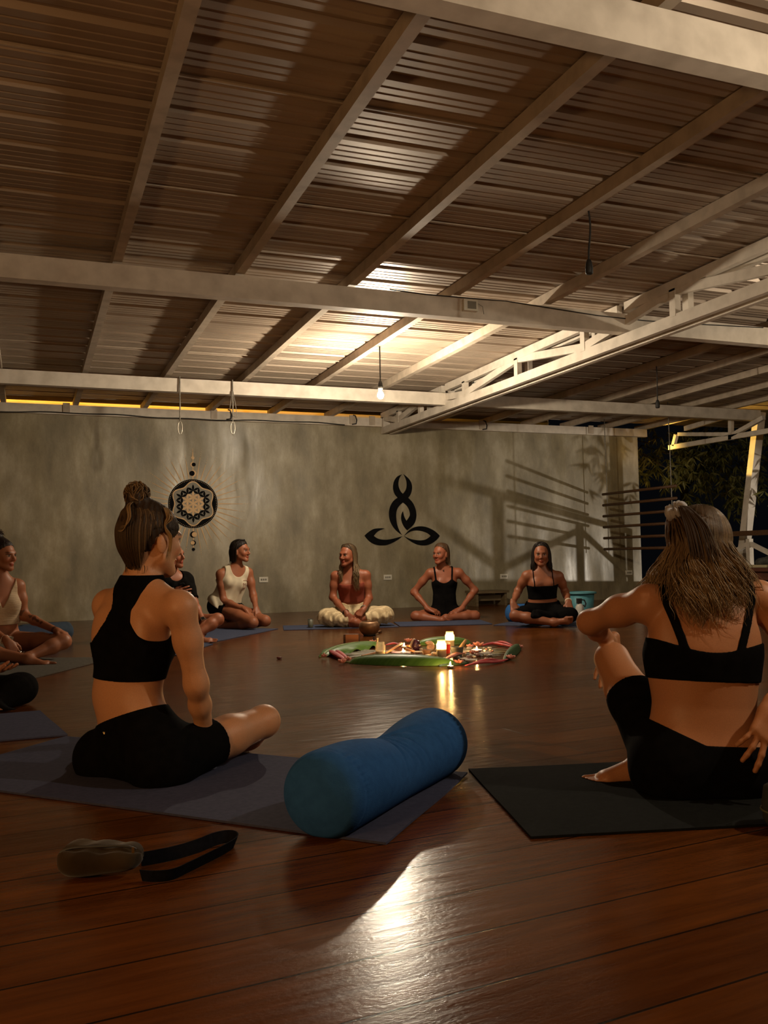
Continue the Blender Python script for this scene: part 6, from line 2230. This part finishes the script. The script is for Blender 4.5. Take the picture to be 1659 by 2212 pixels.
for q in range(130):
    t = rng.choice([-1, 1]) * rng.uniform(0.6, 2.35)
    st = loc(0.004 * np.sign(t), 0.03, 0.118)
    md = loc(0.090 * math.sin(t), -0.012 - 0.104 * math.cos(t) * (1 if abs(t) < 1.57 else 0.55), 0.02); e1 = loc(0.092 * math.sin(t) + 0.004 * np.sign(t), -0.012 - 0.092 * math.cos(t) * (1 if abs(t) < 1.57 else 0.5), -0.07)
    L_ = rng.uniform(0.07, 0.12)
    tb.append(([st, loc(0.058 * math.sin(t), 0.01 - 0.05 * math.cos(t), 0.098), md, e1, e1 - u * L_ * 0.5 + r * (0.012 * math.sin(q)), e1 - u * L_ + r * 0.012 * math.cos(q)], 0.0065, C1, C2))
P.hair(extra=[Ell(loc(0, -0.050, -0.085), (0.088, 0.045, 0.085), [r, f, u], 0.03), Ell(loc(-0.076, -0.02, -0.075), (0.020, 0.04, 0.08), [r, f, u], 0.02), Ell(loc(0.078, -0.02, -0.075), (0.022, 0.04, 0.085), [r, f, u], 0.02)],
       cap=0.010, line=(-0.72, 0.69, 0.018), c1=C1, c2=C2, tubes=tb, nape=-0.16)
bracelet(P, lerp(P.J['wrL'], P.J['elL'], 0.06), P.J['elL'] - P.J['wrL'], 0.030, 0.007, M_BEADW, 'white_bracelet')

# ---------------------------------------------------------------- 5: person with long hair in patterned trousers
d0 = 9.75
J = JW(d0, pelvis=(762, 1325, 0.08), waist=(761, 1299, 0.05), chest=(759, 1265, 0.03), neck=(757, 1232, 0.03), head=(751, 1199, -0.01),
       shR=(724, 1243, 0.03), shL=(791, 1241, 0.03), elR=(719, 1290, 0.02), elL=(797, 1292, 0.02), wrR=(750, 1327, -0.30), wrL=(785, 1317, -0.26),
       hipR=(747, 1328, 0.06), hipL=(778, 1328, 0.06), knR=(705, 1330, -0.16), knL=(831, 1325, -0.14), anR=(768, 1344, -0.32), anL=(778, 1337, -0.26))
hf = nz(TOCAM(J['head']) * 0.82 - _R * 0.58)
P = Person('person', 'person with long light brown hair in a rust top and cream patterned trousers, centre', J, wt=0.98, skin=(0.28, 0.088, 0.042), head_f=nz(hf - UP * 0.05), head_s=1.03, bust=0.95,
           hands={'R': dict(d=nz(_R * 0.45 - UP * 0.85 - _F * 0.2), n=nz(_F * 0.7 - _R * 0.2), thumb_side=1, curl=[0.3, 0.35, 0.4, 0.45], spread=0.06), 'L': dict(d=nz(-_R * 0.55 - UP * 0.6 - _F * 0.3), n=nz(_F * 0.5 - UP * 0.6), thumb_side=-1, curl=[0.7, 0.8, 0.8, 0.8])},
           feet={'R': dict(d=nz(_R * 0.8 - _F * 0.2), sole=nz(-UP * 0.6 + _F * 0.5), big_side=1), 'L': dict(d=nz(-_R * 0.9 - _F * 0.1 + UP * 0.12), sole=nz(_F * 0.5 - UP * 0.6), big_side=-1)})
a, b, c = P.coords(); v = -c
P.cloth('top', ['torso'], 0.006, np.maximum(np.where(b > 0, 0.128 + 0.006 * np.cos(a * 18), 0.16) - v, v - 0.335), M_RUST, 0.04)


def trouser_mat():
    mt, nt, bb_, N, L = nodes_of('cream_patterned_cotton')
    setb(bb_, None, 0.9)
    tc = N.new('ShaderNodeTexCoord'); vo = N.new('ShaderNodeTexVoronoi'); vo.inputs['Scale'].default_value = 34
    wv = N.new('ShaderNodeTexWave'); wv.wave_type = 'RINGS'; wv.inputs['Scale'].default_value = 6; wv.inputs['Distortion'].default_value = 9
    L.new(tc.outputs['Object'], vo.inputs['Vector']); L.new(tc.outputs['Object'], wv.inputs['Vector'])
    mu = N.new('ShaderNodeMath'); mu.operation = 'MULTIPLY'; L.new(vo.outputs['Distance'], mu.inputs[0]); L.new(wv.outputs['Fac'], mu.inputs[1])
    rp = N.new('ShaderNodeValToRGB'); rp.color_ramp.elements[0].position = 0.08; rp.color_ramp.elements[1].position = 0.26
    rp.color_ramp.elements[0].color = (0.60, 0.48, 0.29, 1); rp.color_ramp.elements[1].color = (0.43, 0.33, 0.19, 1)
    L.new(mu.outputs[0], rp.inputs[0]); L.new(rp.outputs[0], bb_.inputs['Base Color'])
    return mt


M_TROUSER = trouser_mat()
X, Y, Z = P.F.ax[0][:, None, None], P.F.ax[1][None, :, None], P.F.ax[2][None, None, :]
folds = (0.0065 * np.sin(a * 62 + v * 30 + 2 * np.sin(b * 20)) + 0.005 * np.sin(b * 75 - a * 30) + 0.003 * np.sin(a * 150 + b * 60)).astype(np.float32)
clip = np.maximum(0.352 - v, np.maximum(P.leg_clip('R', 0.85, 'shin'), -P.leg_clip('R', -0.6, 'shin')) * 0)
cR = P.plane(lerp(P.J['knR'], P.J['anR'], 0.72), P.J['anR'] - P.J['knR']); cL = P.plane(lerp(P.J['knL'], P.J['anL'], 0.72), P.J['anL'] - P.J['knL'])
tight = np.clip((v - 0.36) / 0.10, 0, 1) * 0.020
dR = P.D['shinR'].copy(); dL_ = P.D['shinL'].copy()
P.D['shinR'] = np.maximum(P.D['shinR'], cR.astype(np.float32)); P.D['shinL'] = np.maximum(P.D['shinL'], cL.astype(np.float32))
P.cloth('trousers', ['torso', 'legL', 'legR', 'shinL', 'shinR'], 0.010, P.with_legs(0.352 - v, 'L', 'R', t=0.06), M_TROUSER, 0.07, disp=(folds * (tight / 0.02) - tight).astype(np.float32))
P.D['shinR'], P.D['shinL'] = dR, dL_
h, r, f, u, sc = P.hd; loc = lambda A, B, C: P.hp(A, B, C)
rng = np.random.default_rng(6); tb = []
C1, C2, C3 = (0.040, 0.022, 0.010), (0.13, 0.078, 0.034), (0.30, 0.20, 0.10)
for q in range(360):
    t = rng.choice([-1, 1, 1]) * rng.uniform(0.35, 2.1)
    st = loc(0.0, 0.02, 0.116)
    kx = 1 if abs(t) < 1.57 else 0.5
    md = loc(0.088 * math.sin(t), -0.012 - 0.102 * math.cos(t) * kx, 0.02); e1 = loc(0.096 * math.sin(t), -0.012 - 0.090 * math.cos(t) * kx, -0.08)
    L_ = rng.uniform(0.16, 0.30)
    fwd = P.f * (0.125 if abs(t) > 0.9 else -0.05)
    pts = [st, loc(0.058 * math.sin(t), 0.005 - 0.05 * math.cos(t), 0.100), md, e1]
    for k_ in range(1, 5):
        pts.append(e1 - P.u * L_ * k_ / 4 + fwd * min(1, k_ / 2) * 0.8 + P.r * (0.012 * math.sin(q * 0.37 + k_ * 1.7) + rng.normal() * 0.006))
    tb.append((pts, 0.0050, lerp(C1, C2, 0.3 * rng.random()), lerp(C2, C3, rng.random())))
P.hair(extra=[Ell(loc(0, -0.055, -0.09), (0.086, 0.045, 0.10), [r, f, u], 0.03)], cap=0.009, line=(-0.72, 0.69, 0.018), c1=C1, c2=C2, tubes=tb, nape=-0.2)
bm = new(); nb = P.J['neck']
tube(bm, [nb + P.r * math.cos(t) * 0.062 + P.f * (0.02 + 0.085 * max(0, math.sin(t)) + 0.05 * min(0, math.sin(t))) - P.u * (0.0 + 0.15 * max(0, math.sin(t))) for t in np.linspace(0, 2 * math.pi, 40)], 0.004, 5, cap=False)
blob(bm, nb + P.f * 0.112 - P.u * 0.17, 0.012, 0.010, 0.026, 2, 0.1, 1)
link_bm('pendant_necklace', bm, M_BLACK, P.root, smooth=True)
bracelet(P, lerp(P.J['wrR'], P.J['elR'], 0.10), P.J['elR'] - P.J['wrR'], 0.031, 0.008, mat('dark_wood_beads', (0.03, 0.02, 0.015), None, 5, 0.5), 'bracelet')
bracelet(P, lerp(P.J['wrL'], P.J['elL'], 0.10), P.J['elL'] - P.J['wrL'], 0.030, 0.010, mat('grey_band', (0.16, 0.15, 0.11), None, 5, 0.6), 'bracelet')

# ---------------------------------------------------------------- 6: person in white sleeveless shirt, kneeling, looking right
d0 = 9.80
J = JW(d0, pelvis=(484, 1306, 0.05), waist=(493, 1284, 0.03), chest=(502, 1257, 0.01), neck=(511, 1226, 0.0), head=(519, 1190, -0.02),
       shR=(477, 1239, -0.07), shL=(537, 1236, 0.09), elR=(482, 1297, -0.10), elL=(547, 1286, 0.06), wrR=(531, 1318, -0.26), wrL=(553, 1313, -0.10),
       hipR=(477, 1314, -0.02), hipL=(494, 1312, 0.14), knR=(546, 1345, -0.40), knL=(573, 1341, -0.20), anR=(478, 1354, -0.10), anL=(505, 1352, 0.10))
hf = nz(_R * 0.93 + TOCAM(J['head']) * 0.38)
P = Person('person', 'person with dark bobbed hair in white sleeveless shirt, kneeling', J, wt=1.02, skin=(0.30, 0.105, 0.050), head_f=nz(hf + UP * 0.02), head_s=1.03, bust=0.8,
           hands={'R': dict(d=nz(_R * 0.72 - UP * 0.62 - _F * 0.3), n=nz(-UP * 0.7 - _R * 0.4 + _F * 0.1), thumb_side=1, curl=0.12, spread=0.10), 'L': dict(d=nz(_R * 0.35 - UP * 0.75 - _F * 0.55), n=nz(-UP * 0.5 - _R * 0.3 + _F * 0.4), thumb_side=-1, curl=0.15, spread=0.16)},
           feet={'R': dict(d=nz(-_R * 0.8 + _F * 0.4), sole=nz(UP * 0.9 - _R * 0.3), big_side=1), 'L': dict(d=nz(-_R * 0.8 + _F * 0.4), sole=nz(UP * 0.9 - _R * 0.3), big_side=-1)})
a, b, c = P.coords(); v = -c
arm = np.abs(a) - np.interp(np.clip(v, -.1, 1).ravel(), [-.1, 0.0, 0.10, 0.16, 0.20, 0.24], [0.125, 0.130, 0.135, 0.15, 0.20, 0.7]).reshape(v.shape)
neckcut = np.where(np.abs(a) < 0.085, np.where(b > 0, 0.095 * np.sqrt(np.clip(1 - (a / 0.085) ** 2, 0, 1)) - 0.02 - v, -0.03 - v), -0.12 - v)
hem = v - 0.435 - 0.015 * np.sin(a * 20)
fold = (0.0065 * np.sin(a * 75 + 14 * v + 2 * np.sin(v * 14)) * np.clip(v * 4, 0, 1)).astype(np.float32)
grow = (0.004 + 0.016 * np.clip((v - 0.10) / 0.25, 0, 1)).astype(np.float32)
P.cloth('sleeveless_shirt', ['torso'], 0.006, np.maximum(np.maximum(arm, neckcut), hem), M_TEEWHT, 0.06, disp=fold - grow)
P.cloth('shorts', ['torso', 'legL', 'legR'], 0.008, np.maximum(0.36 - v, np.maximum(P.leg_clip('R', 0.30), P.leg_clip('L', 0.30))), M_CBLACK, 0.05)
# faded print on the chest: an arch of lettering-like strokes over a sun and palm
prn = thing  # noqa
bm = new()


def on_chest(px, py):
    ray_ = nz(at(px, py, 10) - CAM)
    return ray_


shirt = [o for o in P.root.children if o.name.startswith('sleeveless_shirt')][0]
sv = np.empty(len(shirt.data.vertices) * 3, np.float32); shirt.data.vertices.foreach_get('co', sv); sv = sv.reshape(-1, 3) + 0.0


def hit_surface(V, px, py, lift=0.0005):
    ray_ = nz(at(px, py, 10) - CAM)
    rel_ = V - CAM; t_ = rel_ @ ray_
    ds = np.linalg.norm(rel_ - t_[:, None] * ray_, axis=1)
    near_ = ds < 0.010
    if not near_.any(): return None
    return CAM + ray_ * (t_[near_].min() - lift)


for seg in (((526, 1254), (530, 1253.4)), ((531, 1253.3), (535, 1253.8)), ((525, 1262), (526.5, 1259.5)), ((526.5, 1259.5), (528, 1263)), ((528, 1263), (526, 1266)), ((534, 1259), (535, 1264)), ((533.5, 1264), (536, 1268)),
            ((525, 1270), (530, 1269.6)), ((531, 1269.5), (536, 1270)), ((530, 1260), (532, 1266))):
    q0_, q1_ = hit_surface(sv, *seg[0]), hit_surface(sv, *seg[1])
    if q0_ is None or q1_ is None: continue
    tube(bm, [q0_, (q0_ + q1_) / 2, q1_], 0.0030, 5)
link_bm('chest_print', bm, mat('faded_red_print', (0.30, 0.13, 0.08), None, 5, 0.9), P.root)
h, r, f, u, sc = P.hd; loc = lambda A, B, C: P.hp(A, B, C)
rng = np.random.default_rng(8); tb = []
C1, C2 = (0.010, 0.0065, 0.005), (0.024, 0.015, 0.010)
for q in range(120):
    t = rng.uniform(-1.75, 1.75)
    st = loc(0.0, 0.06, 0.108)
    md = loc(0.086 * math.sin(t), -0.014 - 0.104 * math.cos(t), 0.02); e1 = loc(0.082 * math.sin(t), -0.020 - 0.098 * math.cos(t), -0.07)
    tb.append(([st, loc(0.05 * math.sin(t), 0.01 - 0.06 * math.cos(t), 0.110), md, e1, e1 - u * rng.uniform(0.035, 0.06)], 0.0060, C1, C2))
P.hair(extra=[Ell(loc(0, -0.058, -0.080), (0.078, 0.048, 0.055), [r, f, u], 0.03)], cap=0.010, line=(-0.66, 0.75, 0.006), c1=C1, c2=C2, tubes=tb, ear=True, nape=-0.135)

# ---------------------------------------------------------------- 7: person in black tee behind the front person
d0 = 8.45
J = JW(d0, pelvis=(366, 1342, 0.10), waist=(368, 1312, 0.08), chest=(371, 1280, 0.05), neck=(372, 1240, 0.03), head=(374, 1199, 0.0),
       shR=(344, 1250, -0.10), shL=(402, 1252, 0.10), elR=(340, 1305, -0.22), elL=(419, 1301, 0.0), wrR=(372, 1282, -0.34), wrL=(440, 1345, -0.20),
       hipR=(356, 1350, 0.02), hipL=(382, 1350, 0.16), knR=(330, 1372, -0.42), knL=(470, 1338, -0.12), anR=(420, 1376, -0.42), anL=(424, 1372, -0.30))
hf = nz(_R * 0.90 + TOCAM(J['head']) * 0.42)
P = Person('person', 'person in black tee with smartwatch, half hidden behind the person with a bun', J, wt=1.04, skin=(0.32, 0.110, 0.052), head_f=nz(hf + UP * 0.03), head_s=1.06, bust=0.5,
           hands={'L': dict(d=nz(-UP * 0.93 + _R * 0.10 - _F * 0.3), n=nz(-_R * 0.7 + _F * 0.5), thumb_side=-1, curl=[0.5, 0.55, 0.6, 0.6]), 'R': dict(d=nz(_R * 0.9 + UP * 0.12), n=nz(_F * 0.9 + _R * 0.1), thumb_side=1, curl=0.3)},
           feet={'L': dict(d=nz(-_R * 0.9 - _F * 0.1), sole=nz(_F * 0.5 - UP * 0.6), big_side=-1), 'R': dict(d=nz(_R * 0.8 - _F * 0.2), sole=nz(_F * 0.5 - UP * 0.6), big_side=1)})
a, b, c = P.coords(); v = -c
neckcut = np.where(np.abs(a) < 0.078, np.where(b > 0, 0.062 * np.sqrt(np.clip(1 - (a / 0.078) ** 2, 0, 1)) - 0.018 - v, -0.030 - v), -0.12 - v)
cl = np.maximum(np.maximum(neckcut, v - 0.46), np.maximum(P.plane(lerp(P.J['shL'], P.J['elL'], 0.85), P.J['elL'] - P.J['shL']), P.plane(lerp(P.J['shR'], P.J['elR'], 0.85), P.J['elR'] - P.J['shR'])))
P.cloth('tee_shirt', ['torso', 'armL', 'armR'], 0.016, np.maximum(cl, np.maximum(neckcut, 0.6 * np.abs(a) - 0.35)), M_TEEBLK, 0.05, disp=(0.004 * np.sin(a * 50 + v * 30)).astype(np.float32))
P.cloth('shorts', ['torso', 'legL', 'legR'], 0.012, np.maximum(0.42 - v, np.maximum(P.leg_clip('R', 0.6), P.leg_clip('L', 0.5))), M_TEEBLK, 0.05)
h, r, f, u, sc = P.hd
P.hair(cap=0.008, line=(-0.66, 0.75, 0.006), c1=(0.012, 0.008, 0.006), c2=(0.03, 0.018, 0.012), ear=True, nape=-0.085)
w_ = lerp(P.J['wrL'], P.J['elL'], 0.06); ax_ = P.J['elL'] - P.J['wrL']
bracelet(P, w_, ax_, 0.030, 0.010, M_BLACK, 'watch_strap')
fc = nz(TOCAM(w_) + _R * 0.2); fc = nz(fc - nz(ax_) * (fc @ nz(ax_)))
Mw = Matrix((( *np.cross(nz(ax_), fc), 0), (*nz(ax_), 0), (*fc, 0), (0, 0, 0, 1))).transposed().to_4x4()
Mw.translation = Vector(w_ + fc * 0.034)
bm = new(); box(bm, (-0.018, -0.020, -0.005), (0.018, 0.020, 0.006), Mw)
link_bm('watch_case', bm, M_SILVER, P.root, bevel=0.003)
bm = new(); box(bm, (-0.015, -0.017, 0.0055), (0.015, 0.017, 0.0075), Mw)
link_bm('watch_face', bm, mat('dark_glass', (0.015, 0.014, 0.012), None, 5, 0.15), P.root)
bracelet(P, lerp(P.J['wrR'], P.J['elR'], 0.02) + _R * 0.01, P.J['wrR'] - P.J['elR'], 0.031, 0.0085, M_BEADW, 'bead_bracelet', beads=18)
bracelet(P, lerp(P.J['wrR'], P.J['elR'], -0.16), P.J['wrR'] - P.J['elR'], 0.036, 0.008, M_SILVER, 'silver_bracelet', beads=12)

# ---------------------------------------------------------------- 8: person in cream crop top at the left edge
d0 = 7.0
J = JW(d0, pelvis=(-8, 1376, 0.05), waist=(-3, 1345, 0.04), chest=(0, 1305, 0.02), neck=(2, 1252, 0.02), head=(6, 1199, 0.0),
       shR=(-42, 1266, -0.06), shL=(40, 1264, 0.10), elR=(-38, 1345, -0.14), elL=(52, 1330, 0.10), wrR=(16, 1386, -0.36), wrL=(122, 1362, -0.06),
       hipR=(-26, 1386, 0.0), hipL=(18, 1386, 0.12), knR=(-40, 1408, -0.46), knL=(136, 1386, -0.12), anR=(60, 1424, -0.50), anL=(60, 1420, -0.34))
hf = nz(_R * 0.92 + TOCAM(J['head']) * 0.40)
P = Person('person', 'person with curly dark bun in cream knitted crop top at the left edge', J, wt=1.0, skin=(0.35, 0.130, 0.060), head_f=nz(hf - UP * 0.04), head_s=1.04, bust=1.05,
           hands={'L': dict(d=nz(_R * 0.90 - UP * 0.30 - _F * 0.2), n=nz(-UP * 0.85 - _R * 0.3), thumb_side=-1, curl=[0.4, 0.45, 0.5, 0.5], s=1.0), 'R': dict(d=nz(_R * 0.55 - UP * 0.80 - _F * 0.1), n=nz(_F * 0.6 - _R * 0.5), thumb_side=1, curl=[0.3, 0.35, 0.4, 0.4])},
           feet={'L': dict(d=nz(_R * 0.35 - _F * 0.75), sole=nz(-UP * 0.8 + _R * 0.5), big_side=-1), 'R': dict(d=nz(_R * 0.8 - _F * 0.2), sole=nz(_F * 0.5 - UP * 0.7), big_side=1)})
a, b, c = P.coords(); v = -c
arm = np.abs(a) - np.interp(np.clip(v, -.1, 1).ravel(), [-.1, 0.0, 0.10, 0.15, 0.19, 0.22], [0.105, 0.105, 0.115, 0.135, 0.19, 0.7]).reshape(v.shape)
vn = np.where(b > 0, 0.20 - np.abs(a) * 2.1 - v, 0.12 - np.abs(a) * 1.2 - v)
P.cloth('crop_top', ['torso'], 0.010, np.maximum(np.maximum(arm, vn), v - 0.335), M_KNIT, 0.05, disp=(-0.010 * np.clip((v - 0.2) / 0.1, 0, 1) + 0.0014 * np.sin(v * 420)).astype(np.float32))
P.cloth('shorts', ['torso', 'legL', 'legR'], 0.011, np.maximum(0.425 - v, np.maximum(P.leg_clip('R', 0.24), P.leg_clip('L', 0.24))), mat('white_cotton', (0.55, 0.48, 0.36), (0.48, 0.42, 0.31), 20, 0.9), 0.05)
el, wr = P.J['elL'], P.J['wrL']


def tattoos(V, col):
    d = wr - el; L_ = np.linalg.norm(d); d = d / L_
    t = (V - el) @ d / L_
    rel_ = (V - el) - ((V - el) @ d)[:, None] * d
    near_ = (np.linalg.norm(rel_, axis=1) < 0.06) & (t > -0.1) & (t < 1.02)
    ph = np.arctan2(rel_ @ UP, rel_ @ TOCAM(el))
    m1 = near_ & (t > 0.18) & (t < 0.62) & (np.abs(ph - 0.75 + 0.8 * (t - 0.4)) < 0.24 + 0.13 * np.sin(t * 55) + 0.10 * np.sin(t * 31 + ph * 9) - 0.3 * np.abs(t - 0.38))
    m2 = near_ & (t > 0.93) & (t < 0.985)
    m3 = near_ & (t > -0.02) & (t < 0.05) & (np.abs(ph - 0.6) < 0.45)
    col[m1 | m3] *= 0.35
    col[m2] *= 0.3
    return col


P.paint_more(tattoos)
h, r, f, u, sc = P.hd; loc = lambda A, B, C: P.hp(A, B, C)
rng = np.random.default_rng(10); tb = []
bun = loc(0.01, -0.055, 0.145)
C1, C2 = (0.014, 0.008, 0.006), (0.05, 0.024, 0.014)
for q in range(120):
    az, el_ = rng.uniform(0, 6.28), rng.uniform(-0.6, 1.5)
    dv = nz(r * math.cos(az) * math.cos(el_) + f * math.sin(az) * math.cos(el_) + u * math.sin(el_))
    p = bun + dv * 0.025
    e1 = nz(np.cross(dv, u + 0.1)); pts = [bun] + [p + dv * (0.012 * k_) + (e1 * math.cos(k_ * 1.6 + q) + np.cross(dv, e1) * math.sin(k_ * 1.6 + q)) * 0.009 for k_ in range(4)]
    tb.append((pts, 0.0035, C1, C2))
P.hair(extra=[Ell(bun, (0.040, 0.040, 0.034), [r, f, u]), Cone(bun, loc(0, -0.03, 0.09), 0.03, 0.05, k=0.03)], cap=0.008, line=(-0.66, 0.75, 0.010), c1=C1, c2=C2, tubes=tb, ear=True, nape=-0.09)
bracelet(P, lerp(P.J['wrR'], P.J['elR'], 0.10), P.J['wrR'] - P.J['elR'], 0.031, 0.007, M_BEADW, 'bead_bracelet', beads=16)
bm = new(); blob(bm, at(44, 1409, d0 - 0.46), 0.010, 0.008, 0.012, 3, 0.1, 1)
link_bm('ring', bm, M_SILVER, P.root, smooth=True)

# ---------------------------------------------------------------- 9: person in black trousers cut off at the left edge
d0 = 4.75
J = JW(d0, pelvis=(-170, 1488, 0.10), waist=(-168, 1440, 0.08), chest=(-164, 1385, 0.06), neck=(-160, 1308, 0.05), head=(-150, 1232, 0.03),
       shR=(-226, 1322, -0.08), shL=(-104, 1322, 0.12), elR=(-210, 1425, -0.15), elL=(-92, 1415, 0.10), wrR=(-110, 1500, -0.45), wrL=(-30, 1449, -0.05),
       hipR=(-200, 1500, 0.0), hipL=(-140, 1500, 0.16), knR=(-230, 1540, -0.62), knL=(46, 1487, -0.06), anR=(-60, 1552, -0.50), anL=(-22, 1530, -0.28))
P = Person('person', 'person in loose black trousers, hand on knee, cut off by the left edge', J, h=0.0056, wt=1.05, skin=(0.46, 0.19, 0.095), head_f=nz(_R), head_s=1.04, bust=0.6, zfloor=0.0095,
           hands={'L': dict(d=dirpx(J['wrL'], 40, 1446, 4.66), n=nz(UP * 0.95), thumb_side=-1, curl=[0.18, 0.2, 0.22, 0.25], spread=0.06), 'R': dict(d=nz(_R), n=-UP, thumb_side=1, curl=0.4)},
           feet={'L': dict(d=nz(_R * 0.85 - _F * 0.30 - UP * 0.02), sole=nz(-UP * 0.9 + _F * 0.4), big_side=-1), 'R': dict(d=nz(_R), sole=-UP, big_side=1)})
a, b, c = P.coords(); v = -c
cl = P.plane(lerp(P.J['knL'], P.J['anL'], 0.93), P.J['anL'] - P.J['knL'])
P.D['shinL'] = np.maximum(P.D['shinL'], cl.astype(np.float32))
P.D['shinR'] = np.maximum(P.D['shinR'], P.plane(lerp(P.J['knR'], P.J['anR'], 0.9), P.J['anR'] - P.J['knR']).astype(np.float32))
P.cloth('trousers', ['torso', 'legL', 'legR', 'shinL', 'shinR'], 0.014, P.with_legs(0.42 - v, 'L', 'R', t=0.03), M_TEEBLK, 0.07)
P.cloth('top', ['torso'], 0.008, np.maximum(np.maximum(0.10 - v, v - 0.44), 0 * v - 1), M_TEEBLK, 0.05)
P.hair(cap=0.010, c1=(0.02, 0.012, 0.008), ear=True)
# ================================================================== TREES OUTSIDE
M_TLEAF = mat('tree_leaf', (0.12, 0.13, 0.035), (0.20, 0.19, 0.06), 3, 0.5)
M_BARK = mat('bark', (0.06, 0.045, 0.03), (0.09, 0.07, 0.045), 12, 0.9, bump=0.3)


def leafy_tree(base, top, trunk_r, clusters, label, seed, leaf_len=0.20, per=70):
    rnd = np.random.default_rng(seed)
    t = thing('tree', label, 'tree', (base[0], base[1], -0.4))
    bm = new()
    b, tp = np.array(base, float), np.array(top, float)
    mid = (b + tp) / 2 + np.array([0.1, 0.05, 0])
    tube(bm, [b, mid, tp], [trunk_r, trunk_r * 0.8, trunk_r * 0.45], 10)
    link_bm('trunk', bm, M_BARK, t, smooth=True)
    bm = new()
    for c in clusters:
        cc = np.array(c[:3])
        tube(bm, [tp * 0.5 + mid * 0.5, (tp + cc) / 2 + np.array([0, 0, 0.15]), cc], [trunk_r * 0.35, trunk_r * 0.2, 0.008], 6)
    link_bm('branches', bm, M_BARK, t, smooth=True)
    vs, fs = [], []
    for c in clusters:
        cc, R_ = np.array(c[:3]), c[3]
        for _ in range(int(per * R_ / 0.6)):
            # twig with a few drooping lance leaves
            dv = nz(rnd.normal(size=3)); p = cc + dv * R_ * rnd.random() ** 0.5
            for k in range(5):
                d = nz(np.array([rnd.normal() * 0.6, rnd.normal() * 0.6, -0.75 + rnd.normal() * 0.35]))
                L_ = leaf_len * rnd.uniform(0.6, 1.15); w = L_ * 0.10
                s = nz(np.cross(d, rnd.normal(size=3)))
                n_ = np.cross(d, s) * 0.12 * L_
                q = [p, p + d * L_ * 0.35 + s * w - n_ * 0.2, p + d * L_ - n_, p + d * L_ * 0.35 - s * w - n_ * 0.2]
                i = len(vs); vs += [tuple(x) for x in q]; fs.append((i, i + 1, i + 2, i + 3))
    link_mesh('leaves', vs, fs, M_TLEAF, t)
    return t


leafy_tree((13.8, 16.6, -0.4), (13.6, 16.3, 3.0), 0.14, [(*at(1560, 985, 17.8), 0.95), (*at(1520, 1040, 17.2), 0.75), (*at(1600, 1000, 18.4), 0.9), (*at(1600, 1075, 17.0), 0.45), (*at(1640, 960, 18), 0.9), (*at(1500, 960, 17.5), 0.6), (*at(1560, 900, 18.5), 0.8)],
           'dense leafy tree in the dark beyond the open right side', 1)
leafy_tree((11.0, 15.6, -0.4), (11.0, 15.3, 2.8), 0.09, [(*at(1462, 985, 15.8), 0.5), (*at(1400, 985, 16.2), 0.45), (*at(1455, 1020, 15.4), 0.35), (*at(1390, 1010, 16.4), 0.35), (*at(1420, 960, 16.5), 0.5)],
           'small tree just beyond the right end of the concrete wall, leaves lit amber', 2, 0.17, 45)
# tree beside the deck whose trunk and leaves throw shadows on the wall
leafy_tree((10.15, 9.75, -0.4), (9.95, 9.9, 1.15), 0.07, [(10.0, 9.9, 1.45, 0.35), (10.1, 9.7, 1.75, 0.3), (10.25, 9.4, 1.5, 0.3)], 'slim shrub tree beside the railing at the right', 3, 0.22, 14)
